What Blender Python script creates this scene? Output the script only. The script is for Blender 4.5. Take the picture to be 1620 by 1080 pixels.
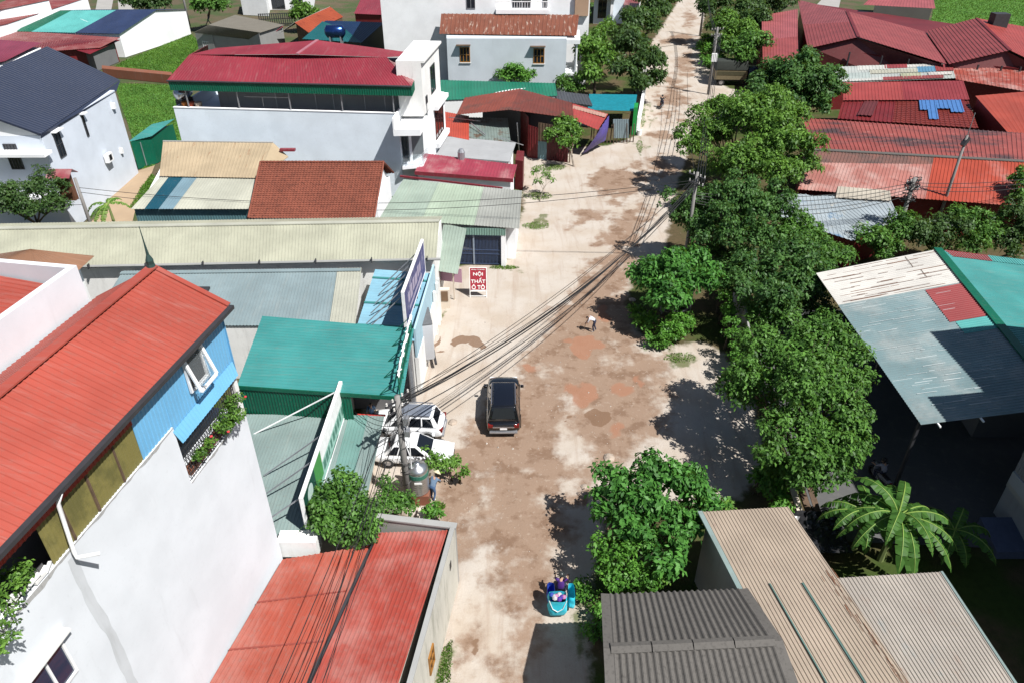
import bpy, bmesh, math, random
import numpy as np
from mathutils import Vector, Matrix, noise as mnoise

for _o in list(bpy.data.objects): bpy.data.objects.remove(_o)
SC = bpy.context.scene
COL = SC.collection
R = math.radians

# ------------------------------------------------------------------ camera, sky, sun, exposure
CAM_H, PITCH, FPX = 28.0, R(33.7), 1171.0          # drone height (m), downward pitch, focal length in photo pixels
cd = bpy.data.cameras.new('camera'); cam = bpy.data.objects.new('camera', cd); COL.objects.link(cam)
cd.sensor_width = 36.0; cd.lens = FPX / 1620.0 * 36.0; cd.clip_start = 0.1; cd.clip_end = 3000.0
cam.location = (0, 0, CAM_H); cam.rotation_euler = (math.pi / 2 - PITCH, 0, 0)
SC.camera = cam

LIGHT = Vector((-0.53, 0.42, -1.0)).normalized()   # direction the sunlight travels
SUN_EL = math.asin(-LIGHT.z); SUN_AZ = math.atan2(-LIGHT.x, -LIGHT.y)
world = bpy.data.worlds.new('World'); SC.world = world; world.use_nodes = True
_n = world.node_tree.nodes; _l = world.node_tree.links
_bg = _n.get('Background') or _n.new('ShaderNodeBackground')
_sky = _n.new('ShaderNodeTexSky'); _sky.sky_type = 'NISHITA'; _sky.sun_disc = False
_sky.sun_elevation = SUN_EL; _sky.sun_rotation = SUN_AZ; _sky.air_density = 1.0; _sky.dust_density = 1.0
_l.new(_sky.outputs[0], _bg.inputs['Color']); _bg.inputs['Strength'].default_value = 0.05
sd = bpy.data.lights.new('sun', 'SUN'); sd.energy = 5.0; sd.angle = R(0.5); sd.color = (1.0, 0.975, 0.94)
sun = bpy.data.objects.new('sun', sd); COL.objects.link(sun)
sun.rotation_euler = LIGHT.to_track_quat('-Z', 'Y').to_euler(); sun.location = (40, -30, 80)
SC.view_settings.view_transform = 'Standard'; SC.view_settings.look = 'None'
SC.view_settings.gamma = 1.0; SC.view_settings.use_curve_mapping = False; SC.view_settings.exposure = 0.55
SC.render.engine = 'CYCLES'
SC.cycles.use_denoising = True
SC.cycles.max_bounces = 6; SC.cycles.diffuse_bounces = 3; SC.cycles.glossy_bounces = 3
SC.cycles.transmission_bounces = 4; SC.cycles.transparent_max_bounces = 8

# ------------------------------------------------------------------ surveying helpers
_S, _C = math.sin(PITCH), math.cos(PITCH)
def P(px, py, z=0.0):
    """point at height z seen at photo position (px, py)"""
    u, v = px - 810.0, py - 540.0
    t = (CAM_H - z) / (v * _C + FPX * _S)
    return Vector((u * t, t * (FPX * _C - v * _S), z))
def on_wall(A, B, px, py):
    """(s, z): metres along A->B and height, on the vertical plane through A and B"""
    u, v = px - 810.0, py - 540.0
    dx, dy, dz = u, FPX * _C - v * _S, -(v * _C + FPX * _S)
    L = math.hypot(B[0] - A[0], B[1] - A[1]); ex, ey = (B[0] - A[0]) / L, (B[1] - A[1]) / L
    det = -dx * ey + dy * ex
    t = (-A[0] * ey + A[1] * ex) / det
    return (t * dx - A[0]) * ex + (t * dy - A[1]) * ey, CAM_H + t * dz
def V(x, y, z=0.0): return Vector((x, y, z))

# ------------------------------------------------------------------ materials
MATS = {}
def lin(c):
    return tuple(((x / 12.92) if x <= 0.04045 else ((x + 0.055) / 1.055) ** 2.4) for x in c)
def hexc(h):
    h = h.lstrip('#'); return lin(tuple(int(h[i:i + 2], 16) / 255.0 for i in (0, 2, 4)))
def _new(name):
    m = bpy.data.materials.new(name); m.use_nodes = True
    nt = m.node_tree; b = nt.nodes['Principled BSDF']; return m, nt, b
def _mix(nt, fac, a, b, blend='MIX'):
    n = nt.nodes.new('ShaderNodeMix'); n.data_type = 'RGBA'; n.blend_type = blend
    for sock, val in ((n.inputs[0], fac), (n.inputs[6], a), (n.inputs[7], b)):
        if isinstance(val, bpy.types.NodeSocket): nt.links.new(val, sock)
        else: sock.default_value = (*val[:3], 1.0) if hasattr(val, "__len__") else val
    return n.outputs[2]
def _noise(nt, scale, detail=4, rough=0.55, vec=None, mapscale=None, dist=0.0):
    tc = nt.nodes.new('ShaderNodeTexCoord'); src = tc.outputs['Object'] if vec is None else vec
    if mapscale is not None:
        mp = nt.nodes.new('ShaderNodeMapping'); mp.inputs['Scale'].default_value = mapscale
        nt.links.new(src, mp.inputs['Vector']); src = mp.outputs[0]
    n = nt.nodes.new('ShaderNodeTexNoise'); n.inputs['Scale'].default_value = scale
    n.inputs['Detail'].default_value = detail; n.inputs['Roughness'].default_value = rough; n.inputs['Distortion'].default_value = dist
    nt.links.new(src, n.inputs['Vector']); return n.outputs['Fac']
def _ramp(nt, fac, lo, hi, out_lo=0.0, out_hi=1.0):
    r = nt.nodes.new('ShaderNodeMapRange'); r.interpolation_type = 'SMOOTHSTEP'
    r.inputs['From Min'].default_value = lo; r.inputs['From Max'].default_value = hi
    r.inputs['To Min'].default_value = out_lo; r.inputs['To Max'].default_value = out_hi
    nt.links.new(fac, r.inputs['Value']); return r.outputs[0]
def _bump(nt, b, h, strength=0.2, dist=0.02):
    n = nt.nodes.new('ShaderNodeBump'); n.inputs['Strength'].default_value = strength; n.inputs['Distance'].default_value = dist
    nt.links.new(h, n.inputs['Height']); nt.links.new(n.outputs[0], b.inputs['Normal'])
def _sc(c, k): return tuple(min(1.0, x * k) for x in c[:3])

def metal(name, col, rough=0.42, var=0.12, rust=0.0, fade=0.0, dirt=0.25, rustc=(0.22, 0.075, 0.025), streak=None):
    """painted steel sheet: faint panel-to-panel tone changes, dust, fading, rust specks"""
    if name in MATS: return MATS[name]
    m, nt, b = _new(name); c = col
    big = _noise(nt, 0.35, 3); fine = _noise(nt, 6.0, 5)
    x = _mix(nt, _ramp(nt, big, 0.3, 0.7), _sc(c, 1 - var), _sc(c, 1 + var))
    if fade: x = _mix(nt, _ramp(nt, _noise(nt, 0.5, 5, 0.6), 0.42, 0.7, 0, fade), x, (0.62, 0.55, 0.5))
    x = _mix(nt, _ramp(nt, fine, 0.5, 0.8, 0, dirt), x, (0.16, 0.14, 0.12))
    if streak:                                       # rain and dust run along the ribs
        ms = (.22, 3.2, 1) if streak == 'x' else (3.2, .22, 1)
        x = _mix(nt, _ramp(nt, _noise(nt, 1.3, 7, .7, mapscale=ms), .5, .78, 0, .42), x, tuple((.62 * q + .13) * w for q, w in zip(c, (1.0, .95, .88))))
        x = _mix(nt, _ramp(nt, _noise(nt, 1.9, 7, .7, mapscale=ms), .56, .8, 0, .45), x, (.13, .11, .09))
    if rust:
        r1 = _ramp(nt, _noise(nt, 2.2, 8, 0.72), 0.66 - 0.22 * rust, 0.72 - 0.16 * rust, 0, 0.9)
        x = _mix(nt, r1, x, rustc)
    nt.links.new(x, b.inputs['Base Color']); b.inputs['Roughness'].default_value = rough
    b.inputs['Metallic'].default_value = 0.0; b.inputs['Specular IOR Level'].default_value = 0.35
    MATS[name] = m; return m
def plaster(name, col, stain=0.3, rough=0.9, stainc=(0.2, 0.19, 0.17), scale=0.6):
    if name in MATS: return MATS[name]
    m, nt, b = _new(name)
    x = _mix(nt, _ramp(nt, _noise(nt, 0.5, 4), 0.3, 0.7), _sc(col, 0.93), _sc(col, 1.04))
    streak = _noise(nt, scale * 1.6, 7, 0.68, mapscale=(2.2, 2.2, 0.35))
    x = _mix(nt, _ramp(nt, streak, 0.6 - 0.2 * stain, 0.86, 0, min(0.85, stain * 1.3)), x, stainc)
    x = _mix(nt, _ramp(nt, _noise(nt, 9, 4), 0.55, 0.85, 0, 0.18 + stain * 0.2), x, stainc)
    nt.links.new(x, b.inputs['Base Color']); b.inputs['Roughness'].default_value = rough
    b.inputs['Specular IOR Level'].default_value = 0.2
    _bump(nt, b, _noise(nt, 18, 3), 0.15, 0.01)
    MATS[name] = m; return m
def plain(name, col, rough=0.6, metallic=0.0, spec=0.4, coat=0.0, var=0.08):
    if name in MATS: return MATS[name]
    m, nt, b = _new(name)
    x = _mix(nt, _ramp(nt, _noise(nt, 3.0, 4), 0.3, 0.7), _sc(col, 1 - var), _sc(col, 1 + var))
    nt.links.new(x, b.inputs['Base Color']); b.inputs['Roughness'].default_value = rough
    b.inputs['Metallic'].default_value = metallic; b.inputs['Specular IOR Level'].default_value = spec
    b.inputs['Coat Weight'].default_value = coat; b.inputs['Coat Roughness'].default_value = 0.05
    MATS[name] = m; return m
def glass(name, col=(0.012, 0.016, 0.022), rough=0.06):
    if name in MATS: return MATS[name]
    m, nt, b = _new(name); b.inputs['Base Color'].default_value = (*col, 1); b.inputs['Roughness'].default_value = rough
    b.inputs['Specular IOR Level'].default_value = 0.6; MATS[name] = m; return m
def clear_glass(name, tint=(0.8, 0.9, 0.95)):
    if name in MATS: return MATS[name]
    m, nt, b = _new(name); b.inputs['Base Color'].default_value = (*tint, 1); b.inputs['Roughness'].default_value = 0.03
    b.inputs['Transmission Weight'].default_value = 0.85; b.inputs['IOR'].default_value = 1.2
    b.inputs['Alpha'].default_value = 0.45; MATS[name] = m; return m
def leafmat(name, col, light=None, transl=0.3, rough=0.5):
    """foliage: colour changes leaf by leaf (stored per leaf), some light comes through"""
    if name in MATS: return MATS[name]
    m, nt, b = _new(name); light = light or _sc(col, 1.7)
    at = nt.nodes.new('ShaderNodeAttribute'); at.attribute_name = 'tone'
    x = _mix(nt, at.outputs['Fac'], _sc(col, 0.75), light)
    nt.links.new(x, b.inputs['Base Color']); b.inputs['Roughness'].default_value = rough
    b.inputs['Specular IOR Level'].default_value = 0.25
    tr = nt.nodes.new('ShaderNodeBsdfTranslucent')
    y = _mix(nt, 0.35, x, (0.28, 0.42, 0.03)); nt.links.new(y, tr.inputs['Color'])
    mx = nt.nodes.new('ShaderNodeMixShader'); mx.inputs[0].default_value = transl
    out = nt.nodes['Material Output']
    nt.links.new(b.outputs[0], mx.inputs[1]); nt.links.new(tr.outputs[0], mx.inputs[2]); nt.links.new(mx.outputs[0], out.inputs['Surface'])
    MATS[name] = m; return m
def blob_mat(name, base, patch, lo, hi, scale=0.6, rough=0.5, amount=0.9, mapscale=None, third=None, detail=6):
    """painted sheet with large irregular patches of another colour (soot, rust, bleaching)"""
    if name in MATS: return MATS[name]
    m, nt, b = _new(name)
    x = _mix(nt, _ramp(nt, _noise(nt, 0.4, 3), 0.3, 0.7), _sc(base, 0.88), _sc(base, 1.1))
    x = _mix(nt, _ramp(nt, _noise(nt, scale, detail, 0.66, mapscale=mapscale), lo, hi, 0, amount), x, patch)
    if third: x = _mix(nt, _ramp(nt, _noise(nt, scale * 3.1, 7, 0.7, mapscale=mapscale), 0.56, 0.68, 0, 0.75), x, third)
    nt.links.new(x, b.inputs['Base Color']); b.inputs['Roughness'].default_value = rough; b.inputs['Specular IOR Level'].default_value = 0.25
    MATS[name] = m; return m

# ------------------------------------------------------------------ mesh builder
class MB:
    def __init__(s): s.v = []; s.f = []; s.tone = []; s.mi = []; s.cur = 0
    def add(s, vs, fs):
        n = len(s.v); s.v.extend([tuple(p) for p in vs]); s.f.extend([tuple(i + n for i in f) for f in fs]); s.mi.extend([s.cur] * len(fs)); return s
    def quad(s, a, b, c, d): return s.add([a, b, c, d], [(0, 1, 2, 3)])
    def box(s, lo, hi):
        x0, y0, z0 = lo; x1, y1, z1 = hi
        return s.add([(x0, y0, z0), (x1, y0, z0), (x1, y1, z0), (x0, y1, z0), (x0, y0, z1), (x1, y0, z1), (x1, y1, z1), (x0, y1, z1)],
                     [(0, 3, 2, 1), (4, 5, 6, 7), (0, 1, 5, 4), (1, 2, 6, 5), (2, 3, 7, 6), (3, 0, 4, 7)])
    def hexa(s, b4, t4):
        return s.add(list(b4) + list(t4), [(0, 3, 2, 1), (4, 5, 6, 7), (0, 1, 5, 4), (1, 2, 6, 5), (2, 3, 7, 6), (3, 0, 4, 7)])
    def prism(s, pts, z0, tops):
        """upright solid on polygon pts (x, y); tops: one height or one per corner"""
        n = len(pts)
        if not hasattr(tops, '__len__'): tops = [tops] * n
        if sum(pts[i][0] * pts[(i + 1) % n][1] - pts[(i + 1) % n][0] * pts[i][1] for i in range(n)) < 0:
            pts = list(pts)[::-1]; tops = list(tops)[::-1]
        vs = [(p[0], p[1], z0) for p in pts] + [(p[0], p[1], t) for p, t in zip(pts, tops)]
        fs = [tuple(range(n))[::-1], tuple(range(n, 2 * n))] + [(i, (i + 1) % n, n + (i + 1) % n, n + i) for i in range(n)]
        return s.add(vs, fs)
    def bar(s, a, b, w, h=None, up=(0, 0, 1)):
        h = h or w; a, b = Vector(a), Vector(b); d = (b - a).normalized(); u = Vector(up)
        if abs(d.dot(u)) > 0.95: u = Vector((1, 0, 0))
        x = d.cross(u).normalized() * w / 2; y = x.cross(d).normalized() * h / 2
        return s.hexa([a - x - y, a + x - y, a + x + y, a - x + y], [b - x - y, b + x - y, b + x + y, b - x + y])
    def tube(s, pts, r, n=6, caps=True):
        pts = [Vector(p) for p in pts]; rs = r if hasattr(r, '__len__') else [r] * len(pts); vs = []; fs = []
        ref = None
        for i, p in enumerate(pts):
            d = (pts[min(i + 1, len(pts) - 1)] - pts[max(i - 1, 0)]).normalized()
            if ref is None: ref = Vector((0, 0, 1)) if abs(d.z) < 0.9 else Vector((1, 0, 0))
            x = d.cross(ref).normalized(); ref = x.cross(d).normalized()
            for k in range(n):
                a = 2 * math.pi * k / n; vs.append(p + (x * math.cos(a) + ref * math.sin(a)) * rs[i])
        for i in range(len(pts) - 1):
            for k in range(n):
                k2 = (k + 1) % n; fs.append((i * n + k, i * n + k2, (i + 1) * n + k2, (i + 1) * n + k))
        if caps: fs.append(tuple(range(n))); fs.append(tuple(range((len(pts) - 1) * n, len(pts) * n))[::-1])
        return s.add(vs, fs)
    def lathe(s, prof, c=(0, 0, 0), n=16):
        vs = []; fs = []
        for r, z in prof:
            for k in range(n):
                a = 2 * math.pi * k / n; vs.append((c[0] + r * math.cos(a), c[1] + r * math.sin(a), c[2] + z))
        for i in range(len(prof) - 1):
            for k in range(n):
                k2 = (k + 1) % n; fs.append((i * n + k, i * n + k2, (i + 1) * n + k2, (i + 1) * n + k))
        fs.append(tuple(range(n))[::-1]); fs.append(tuple(range((len(prof) - 1) * n, len(prof) * n)))
        return s.add(vs, fs)
    def sheet(s, A, B, C, D, pitch=0.25, amp=0.03, wave=False, seg=1, thick=0.015, flat=False, jag=0.0, seed=1):
        """corrugated sheet; ribs run from edge AB to edge DC"""
        A, B, C, D = map(Vector, (A, B, C, D)); rng = random.Random(seed)
        nrm = (B - A).cross(D - A).normalized()
        if nrm.z < 0: nrm = -nrm
        L = ((B - A).length + (C - D).length) / 2; n = max(1, round(L / pitch)); us = []
        if flat: us = [(0, 0), (1, 0)]
        else:
            for i in range(n):
                if wave:
                    for k in range(6): us.append(((i + k / 6) / n, 0.5 - 0.5 * math.cos(2 * math.pi * k / 6)))
                else:
                    for q, h in ((0.0, 0), (0.56, 0), (0.66, 1), (0.9, 1)): us.append(((i + q) / n, h))
            us.append((1.0, 0))
        m = len(us); vs = []; jj = {}
        for j in range(seg + 1):
            v = j / seg
            for i, (u, h) in enumerate(us):
                vv = v
                if jag and j in (0, seg):
                    k = (int(u * L / 0.9), j); jj.setdefault(k, rng.uniform(-jag, jag)); vv = v + jj[k] / max((D - A).length, 0.1)
                p = (A * (1 - u) + B * u) * (1 - vv) + (D * (1 - u) + C * u) * vv + nrm * (h * amp); vs.append(p)
        top = len(vs); vs += [p - nrm * thick for p in vs]; fs = []
        for j in range(seg):
            for i in range(m - 1):
                a = j * m + i; fs.append((a, a + 1, a + m + 1, a + m)); fs.append((top + a, top + a + m, top + a + m + 1, top + a + 1))
        for i in range(m - 1):
            fs.append((i, top + i, top + i + 1, i + 1)); a = seg * m + i; fs.append((a, a + 1, top + a + 1, top + a))
        for j in range(seg):
            a = j * m; fs.append((a, a + m, top + a + m, top + a)); a = j * m + m - 1; fs.append((a, top + a, top + a + m, a + m))
        return s.add(vs, fs)
    def build(s, name, mat, parent=None, smooth=False, org=None):
        """link as ONE mesh object; vertices are given in world space (or local when org=False)"""
        me = bpy.data.meshes.new(name); o = bpy.data.objects.new(name, me)
        if org is False: off = Vector((0, 0, 0))
        elif parent is not None: off = Vector(parent['_o']) if '_o' in parent.keys() else Vector((0, 0, 0))
        else:
            a = np.array(s.v); off = Vector((float((a[:, 0].min() + a[:, 0].max()) / 2), float((a[:, 1].min() + a[:, 1].max()) / 2), float(a[:, 2].min())))
        me.from_pydata([(p[0] - off.x, p[1] - off.y, p[2] - off.z) for p in s.v], [], s.f)
        for mt in (mat if isinstance(mat, (list, tuple)) else [mat]): me.materials.append(mt)
        if any(s.mi): me.polygons.foreach_set('material_index', s.mi)
        if s.tone:
            at = me.attributes.new('tone', 'FLOAT', 'FACE'); at.data.foreach_set('value', s.tone)
        bm = bmesh.new(); bm.from_mesh(me)
        if not s.tone and len(s.f) < 60000: bmesh.ops.recalc_face_normals(bm, faces=bm.faces)
        bm.to_mesh(me); bm.free()
        if smooth: me.polygons.foreach_set('use_smooth', [True] * len(me.polygons))
        COL.objects.link(o); o['_o'] = tuple(off)
        if parent is not None: o.parent = parent
        else: o.location = off
        return o
def tag(o, label=None, cat=None, group=None, kind=None):
    if label: o['label'] = label
    if cat: o['category'] = cat
    if group: o['group'] = group
    if kind: o['kind'] = kind
    return o
def thing(name, loc, label, cat, group=None):
    o = bpy.data.objects.new(name, None); COL.objects.link(o); o.location = loc; o['_o'] = tuple(loc); o.empty_display_size = 0.3
    return tag(o, label, cat, group)
def copy_thing(root, loc, label, rotz=None, scale=None):
    c = root.copy(); COL.objects.link(c); c.location = loc; c['label'] = label
    if rotz is not None: c.rotation_euler = (0, 0, rotz)
    if scale is not None: c.scale = (scale,) * 3 if not hasattr(scale, '__len__') else scale
    for ch in list(root.children):
        k = ch.copy(); COL.objects.link(k); k.parent = c
        for g in list(ch.children):
            q = g.copy(); COL.objects.link(q); q.parent = k
    return c
def sheet_part(name, parent, mat, A, B, C, D, **kw): return MB().sheet(A, B, C, D, **kw).build(name, mat, parent)
def box_part(name, parent, mat, lo, hi): return MB().box(lo, hi).build(name, mat, parent)
def inset(pts, d):
    c = sum((Vector((p[0], p[1])) for p in pts), Vector((0, 0))) / len(pts)
    return [(p[0] + (c.x - p[0]) * d / max(0.1, (c - Vector((p[0], p[1]))).length), p[1] + (c.y - p[1]) * d / max(0.1, (c - Vector((p[0], p[1]))).length)) for p in pts]

class Wall:
    """vertical wall plane from A to B with outward normal to the right of A->B"""
    def __init__(s, A, B):
        s.A = Vector((A[0], A[1], 0)); d = Vector((B[0] - A[0], B[1] - A[1], 0)); s.L = d.length; s.e = d.normalized(); s.n = Vector((s.e.y, -s.e.x, 0))
    def p(s, a, z, out=0.0): return s.A + s.e * a + s.n * out + Vector((0, 0, z))
    def px(s, px, py): return on_wall(s.A, s.A + s.e, px, py)
    def slab(s, a0, a1, z0, z1, o0, o1):
        return ([s.p(a0, z0, o1), s.p(a1, z0, o1), s.p(a1, z0, o0), s.p(a0, z0, o0)], [s.p(a0, z1, o1), s.p(a1, z1, o1), s.p(a1, z1, o0), s.p(a0, z1, o0)])
def wall_slab(name, parent, mat, w, a0, a1, z0, z1, o0, o1): return MB().hexa(*w.slab(a0, a1, z0, z1, o0, o1)).build(name, mat, parent)
def window(parent, w, a0, a1, z0, z1, frame, pane, cols=2, rows=1, fw=0.06, sill=None, name='window', hood=None):
    """frame proud of the wall, each pane its own mesh, sill and hood where asked"""
    f = MB(); 
    for q in (a0, a1 - fw): f.hexa(*w.slab(q, q + fw, z0, z1, -0.02, 0.07))
    for q in (z0, z1 - fw): f.hexa(*w.slab(a0 + fw, a1 - fw, q, q + fw, -0.02, 0.07))
    cw = (a1 - a0 - fw) / cols; rh = (z1 - z0 - fw) / rows
    for i in range(1, cols): f.hexa(*w.slab(a0 + cw * i, a0 + cw * i + fw, z0 + fw, z1 - fw, -0.02, 0.06))
    for j in range(1, rows): f.hexa(*w.slab(a0 + fw, a1 - fw, z0 + rh * j, z0 + rh * j + fw * 0.7, -0.02, 0.055))
    wo = f.build(name, frame, parent)
    for i in range(cols):
        for j in range(rows):
            MB().hexa(*w.slab(a0 + cw * i + fw, a0 + cw * (i + 1), z0 + rh * j + fw, z0 + rh * (j + 1), -0.03, 0.02)).build('pane', pane, wo)
    if sill: MB().hexa(*w.slab(a0 - 0.08, a1 + 0.08, z0 - 0.09, z0 - 0.003, -0.02, 0.14)).build('sill', sill, wo)
    if hood: MB().hexa(*w.slab(a0 - 0.15, a1 + 0.15, z1 + 0.08, z1 + 0.18, -0.02, 0.45)).build('hood', hood, wo)
    return wo
def text_mesh(name, s, mat, parent, origin, ex, ey, height, width=None, depth=0.01, bold=0.0):
    """raised lettering on a plane: origin = centre of the line, ex = reading direction, ey = up"""
    cu = bpy.data.curves.new(name, 'FONT'); cu.body = s; cu.align_x = 'CENTER'; cu.align_y = 'CENTER'; cu.extrude = 0.5; cu.offset = bold
    ob = bpy.data.objects.new(name, cu); COL.objects.link(ob)
    me = bpy.data.meshes.new_from_object(ob.evaluated_get(bpy.context.evaluated_depsgraph_get())); bpy.data.objects.remove(ob)
    vs = np.array([v.co[:] for v in me.vertices]); lo, hi = vs.min(0), vs.max(0); c = (lo + hi) / 2
    ky = height / (hi[1] - lo[1]); kx = width / (hi[0] - lo[0]) if width else ky
    ex, ey = Vector(ex).normalized(), Vector(ey).normalized(); nz = ex.cross(ey)
    off = Vector(parent['_o']); og = Vector(origin)
    for v in me.vertices:
        q = v.co; v.co = og + ex * ((q.x - c[0]) * kx) + ey * ((q.y - c[1]) * ky) + nz * (q.z * 2 * depth) - off
    me.materials.clear(); me.materials.append(mat)
    o = bpy.data.objects.new(name, me); COL.objects.link(o); o.parent = parent; o['_o'] = parent['_o']; return o

# ------------------------------------------------------------------ colours (real-world base colours)
def ph(r, g, b, k=0.5): return tuple(x * k for x in lin((r / 255., g / 255., b / 255.)))
M_CORAL = metal('coral_sheet', ph(208, 100, 84), streak='x', dirt=0.2)
M_CORAL_OLD = metal('coral_sheet_worn', ph(202, 100, 80), streak='y', fade=0.12, dirt=0.4)
M_CRIMSON = metal('crimson_sheet', ph(174, 66, 80), streak='y', dirt=0.15)
M_CRIM_OLD = metal('faded_crimson_sheet', ph(176, 88, 96), dirt=0.3, fade=0.3)
M_BRICKRED = metal('brick_red_sheet', ph(168, 86, 84), dirt=0.25, fade=0.12)
M_REDWALL = metal('dark_red_sheet', ph(140, 46, 50), dirt=0.35)
M_ORANGE = metal('orange_red_sheet', ph(196, 88, 68), dirt=0.2)
M_TEAL = metal('teal_sheet', ph(84, 176, 172), streak='x', dirt=0.2)
M_TEALD = metal('dark_green_sheet', ph(20, 120, 92), dirt=0.2)
M_GREYGR = metal('grey_green_sheet', ph(166, 188, 184), streak='y', dirt=0.35)
M_GREYBL = metal('grey_blue_sheet', ph(170, 190, 194), streak='y', dirt=0.3)
M_BEIGE = metal('beige_sheet', ph(216, 216, 192), streak='y', dirt=0.25)
M_CREAM = metal('cream_sheet', ph(226, 226, 208), dirt=0.25)
M_TAN = blob_mat('tan_timber_sheet', ph(222, 200, 166), ph(176, 130, 96), 0.58, 0.72, 0.9, mapscale=(3, 0.5, 1), amount=0.7)
M_TANROOF = blob_mat('pinkish_tan_old_sheet', ph(206, 188, 168), ph(150, 100, 72), 0.66, 0.73, 1.1, mapscale=(4, 0.6, 1), third=ph(186, 160, 146))
M_TANBLUE = blob_mat('pale_weathered_sheet', ph(206, 196, 184), ph(164, 182, 186), 0.55, 0.7, 0.28, mapscale=(1.4, 0.8, 1), third=ph(192, 174, 160))
M_RUSTROOF = blob_mat('rusted_sheet', ph(150, 88, 66), ph(216, 196, 180), 0.56, 0.66, 1.2, mapscale=(2.4, 0.45, 1), third=ph(120, 66, 50))
M_RUSTRED = blob_mat('sooty_red_sheet', ph(168, 86, 70), ph(104, 84, 76), 0.5, 0.7, 0.3, third=ph(126, 70, 60))
M_SKYBL = metal('sky_blue_sheet', ph(128, 198, 242, .68), dirt=0.12, var=0.06)
M_LTBLUE = metal('pale_blue_sheet', ph(160, 214, 236, .56), streak='x', dirt=0.2)
M_NAVY = metal('navy_sheet', ph(58, 74, 112), dirt=0.2)
M_DKBLUE = metal('dark_blue_sheet', ph(28, 58, 98), dirt=0.2)
M_CYAN = metal('cyan_sheet', ph(112, 206, 200), dirt=0.15)
M_WHITESH = metal('white_sheet', ph(240, 238, 232, 0.8), dirt=0.18, rust=0.25)
M_OLDBLUE = blob_mat('patched_blue_white_sheet', ph(196, 208, 214), ph(120, 160, 196), 0.55, 0.66, 0.45, third=ph(226, 220, 206))
M_SMOKERED = blob_mat('soot_stained_red_sheet', ph(190, 100, 92), ph(82, 78, 80), 0.46, 0.66, 0.14, mapscale=(1, 3.0, 1), third=ph(206, 140, 130))
M_REDOR = blob_mat('sun_faded_red_sheet', ph(206, 92, 70), ph(214, 160, 150), 0.5, 0.75, 0.16, mapscale=(1.2, 0.8, 1), third=ph(196, 96, 80))
M_TRANS = blob_mat('olive_fibreglass_sheet', ph(168, 158, 96), ph(132, 128, 80), 0.45, 0.65, 0.8)
M_WHITE = plaster('white_plaster', (0.80, 0.81, 0.82), 0.10)
M_WHITEH = plaster('cool_white_plaster', (0.64, 0.665, 0.695), 0.3, stainc=(.44, .45, .46))
M_WHITEST = plaster('stained_white_plaster', (0.74, 0.74, 0.72), 0.42)
M_PALEBL = plaster('pale_blue_plaster', ph(226, 236, 244, 0.92), 0.10)
M_GREYPL = plaster('grey_cement_plaster', (0.30, 0.30, 0.29), 0.45)
M_MOSS = plaster('mossy_old_plaster', (0.52, 0.50, 0.44), 0.7, stainc=(0.13, 0.13, 0.09))
M_CREAMPL = plaster('cream_plaster', ph(238, 224, 206, 0.7), 0.25)
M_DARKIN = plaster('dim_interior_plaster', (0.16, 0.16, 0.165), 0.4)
M_BRICK = plaster('old_brick', ph(170, 110, 86), 0.5)
M_CONC = plaster('concrete', (0.32, 0.31, 0.29), 0.4)
M_FIBRE = plaster('fibre_cement', ph(128, 124, 119), 0.75, stainc=(0.035, 0.033, 0.03), scale=2.4)
M_STEEL = plain('grey_steel', (0.35, 0.36, 0.38), 0.45, 0.6)
M_DKSTEEL = plain('dark_steel', (0.05, 0.05, 0.055), 0.5, 0.3)
M_PAINTW = plain('white_paint', (0.8, 0.8, 0.8), 0.45)
M_BLACK = plain('black_plastic', (0.015, 0.015, 0.016), 0.5)
M_WOODOR = plain('orange_brown_wood', ph(196, 136, 62), 0.5)
M_WOOD = plain('weathered_wood', ph(128, 104, 84), 0.85, var=0.25)
M_GLASS = glass('window_glass')
M_TILE = blob_mat('clay_tile', ph(172, 102, 82), ph(124, 76, 64), 0.45, 0.7, 4.0, third=ph(148, 90, 74), rough=0.9)
M_CLEAR = clear_glass('balcony_glass')

def shed(name, label, cat, A, B, C, D, roof, wall, ins=0.3, pitch=0.25, amp=0.035, group=None, part='roof', drop=0.07, **kw):
    """a building under one sloping sheet roof A B C D (ribs from AB to DC), walls down to the ground"""
    c = (A + B + C + D) / 4; t = thing(name, (c.x, c.y, 0), label, cat, group)
    sheet_part(part, t, roof, A, B, C, D, pitch=pitch, amp=amp, **kw)
    if wall:
        pts = inset([A, B, C, D], ins); MB().prism(pts, 0, [p.z - drop for p in (A, B, C, D)]).build('wall', wall, t)
    return t
def lerp(a, b, t): return a + (b - a) * t
def ridge_cap(parent, mat, a, b, w=0.22, name='ridge_cap'): return MB().bar(a + V(0, 0, .03), b + V(0, 0, .03), w, 0.07).build(name, mat, parent)
def gutter(parent, mat, a, b, r=0.07): return MB().tube([a, b], r, 6).build('gutter', mat, parent)

# ================================================================== LEFT SIDE OF THE ROAD
# ---- tall white house at the left front, coral roof and blue cladding
HA = V(-9.7, 20.97); HD = V(-.168, -.986); HL = V(-.986, .168)
def hp(a, b, z): return HA + HD * a + HL * b + V(0, 0, z)
hw = Wall(hp(14, 0, 0), hp(0, 0, 0))                       # outward = towards the road
def hs(s): return 14 - s
t = thing('tall_house', hp(7, 2.2, 0), 'tall white house with coral red roof and sky blue upper cladding, front left', 'house')
MB().prism([hp(0, 0, 0), hp(14.5, 0, 0), hp(14.5, 4.5, 0), hp(0, 4.5, 0)], 0, 11.0).build('wall', M_WHITEH, t)
m = MB(); m.hexa(*hw.slab(hs(14.5), hs(3.72), 11.0, 13.33, -0.18, 0.0)); m.build('parapet', M_WHITEH, t)
MB().hexa(*hw.slab(hs(0.22), hs(0.0), 11.0, 12.75, -0.2, 0.0)).build('corner_post', M_WHITEST, t)
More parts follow.
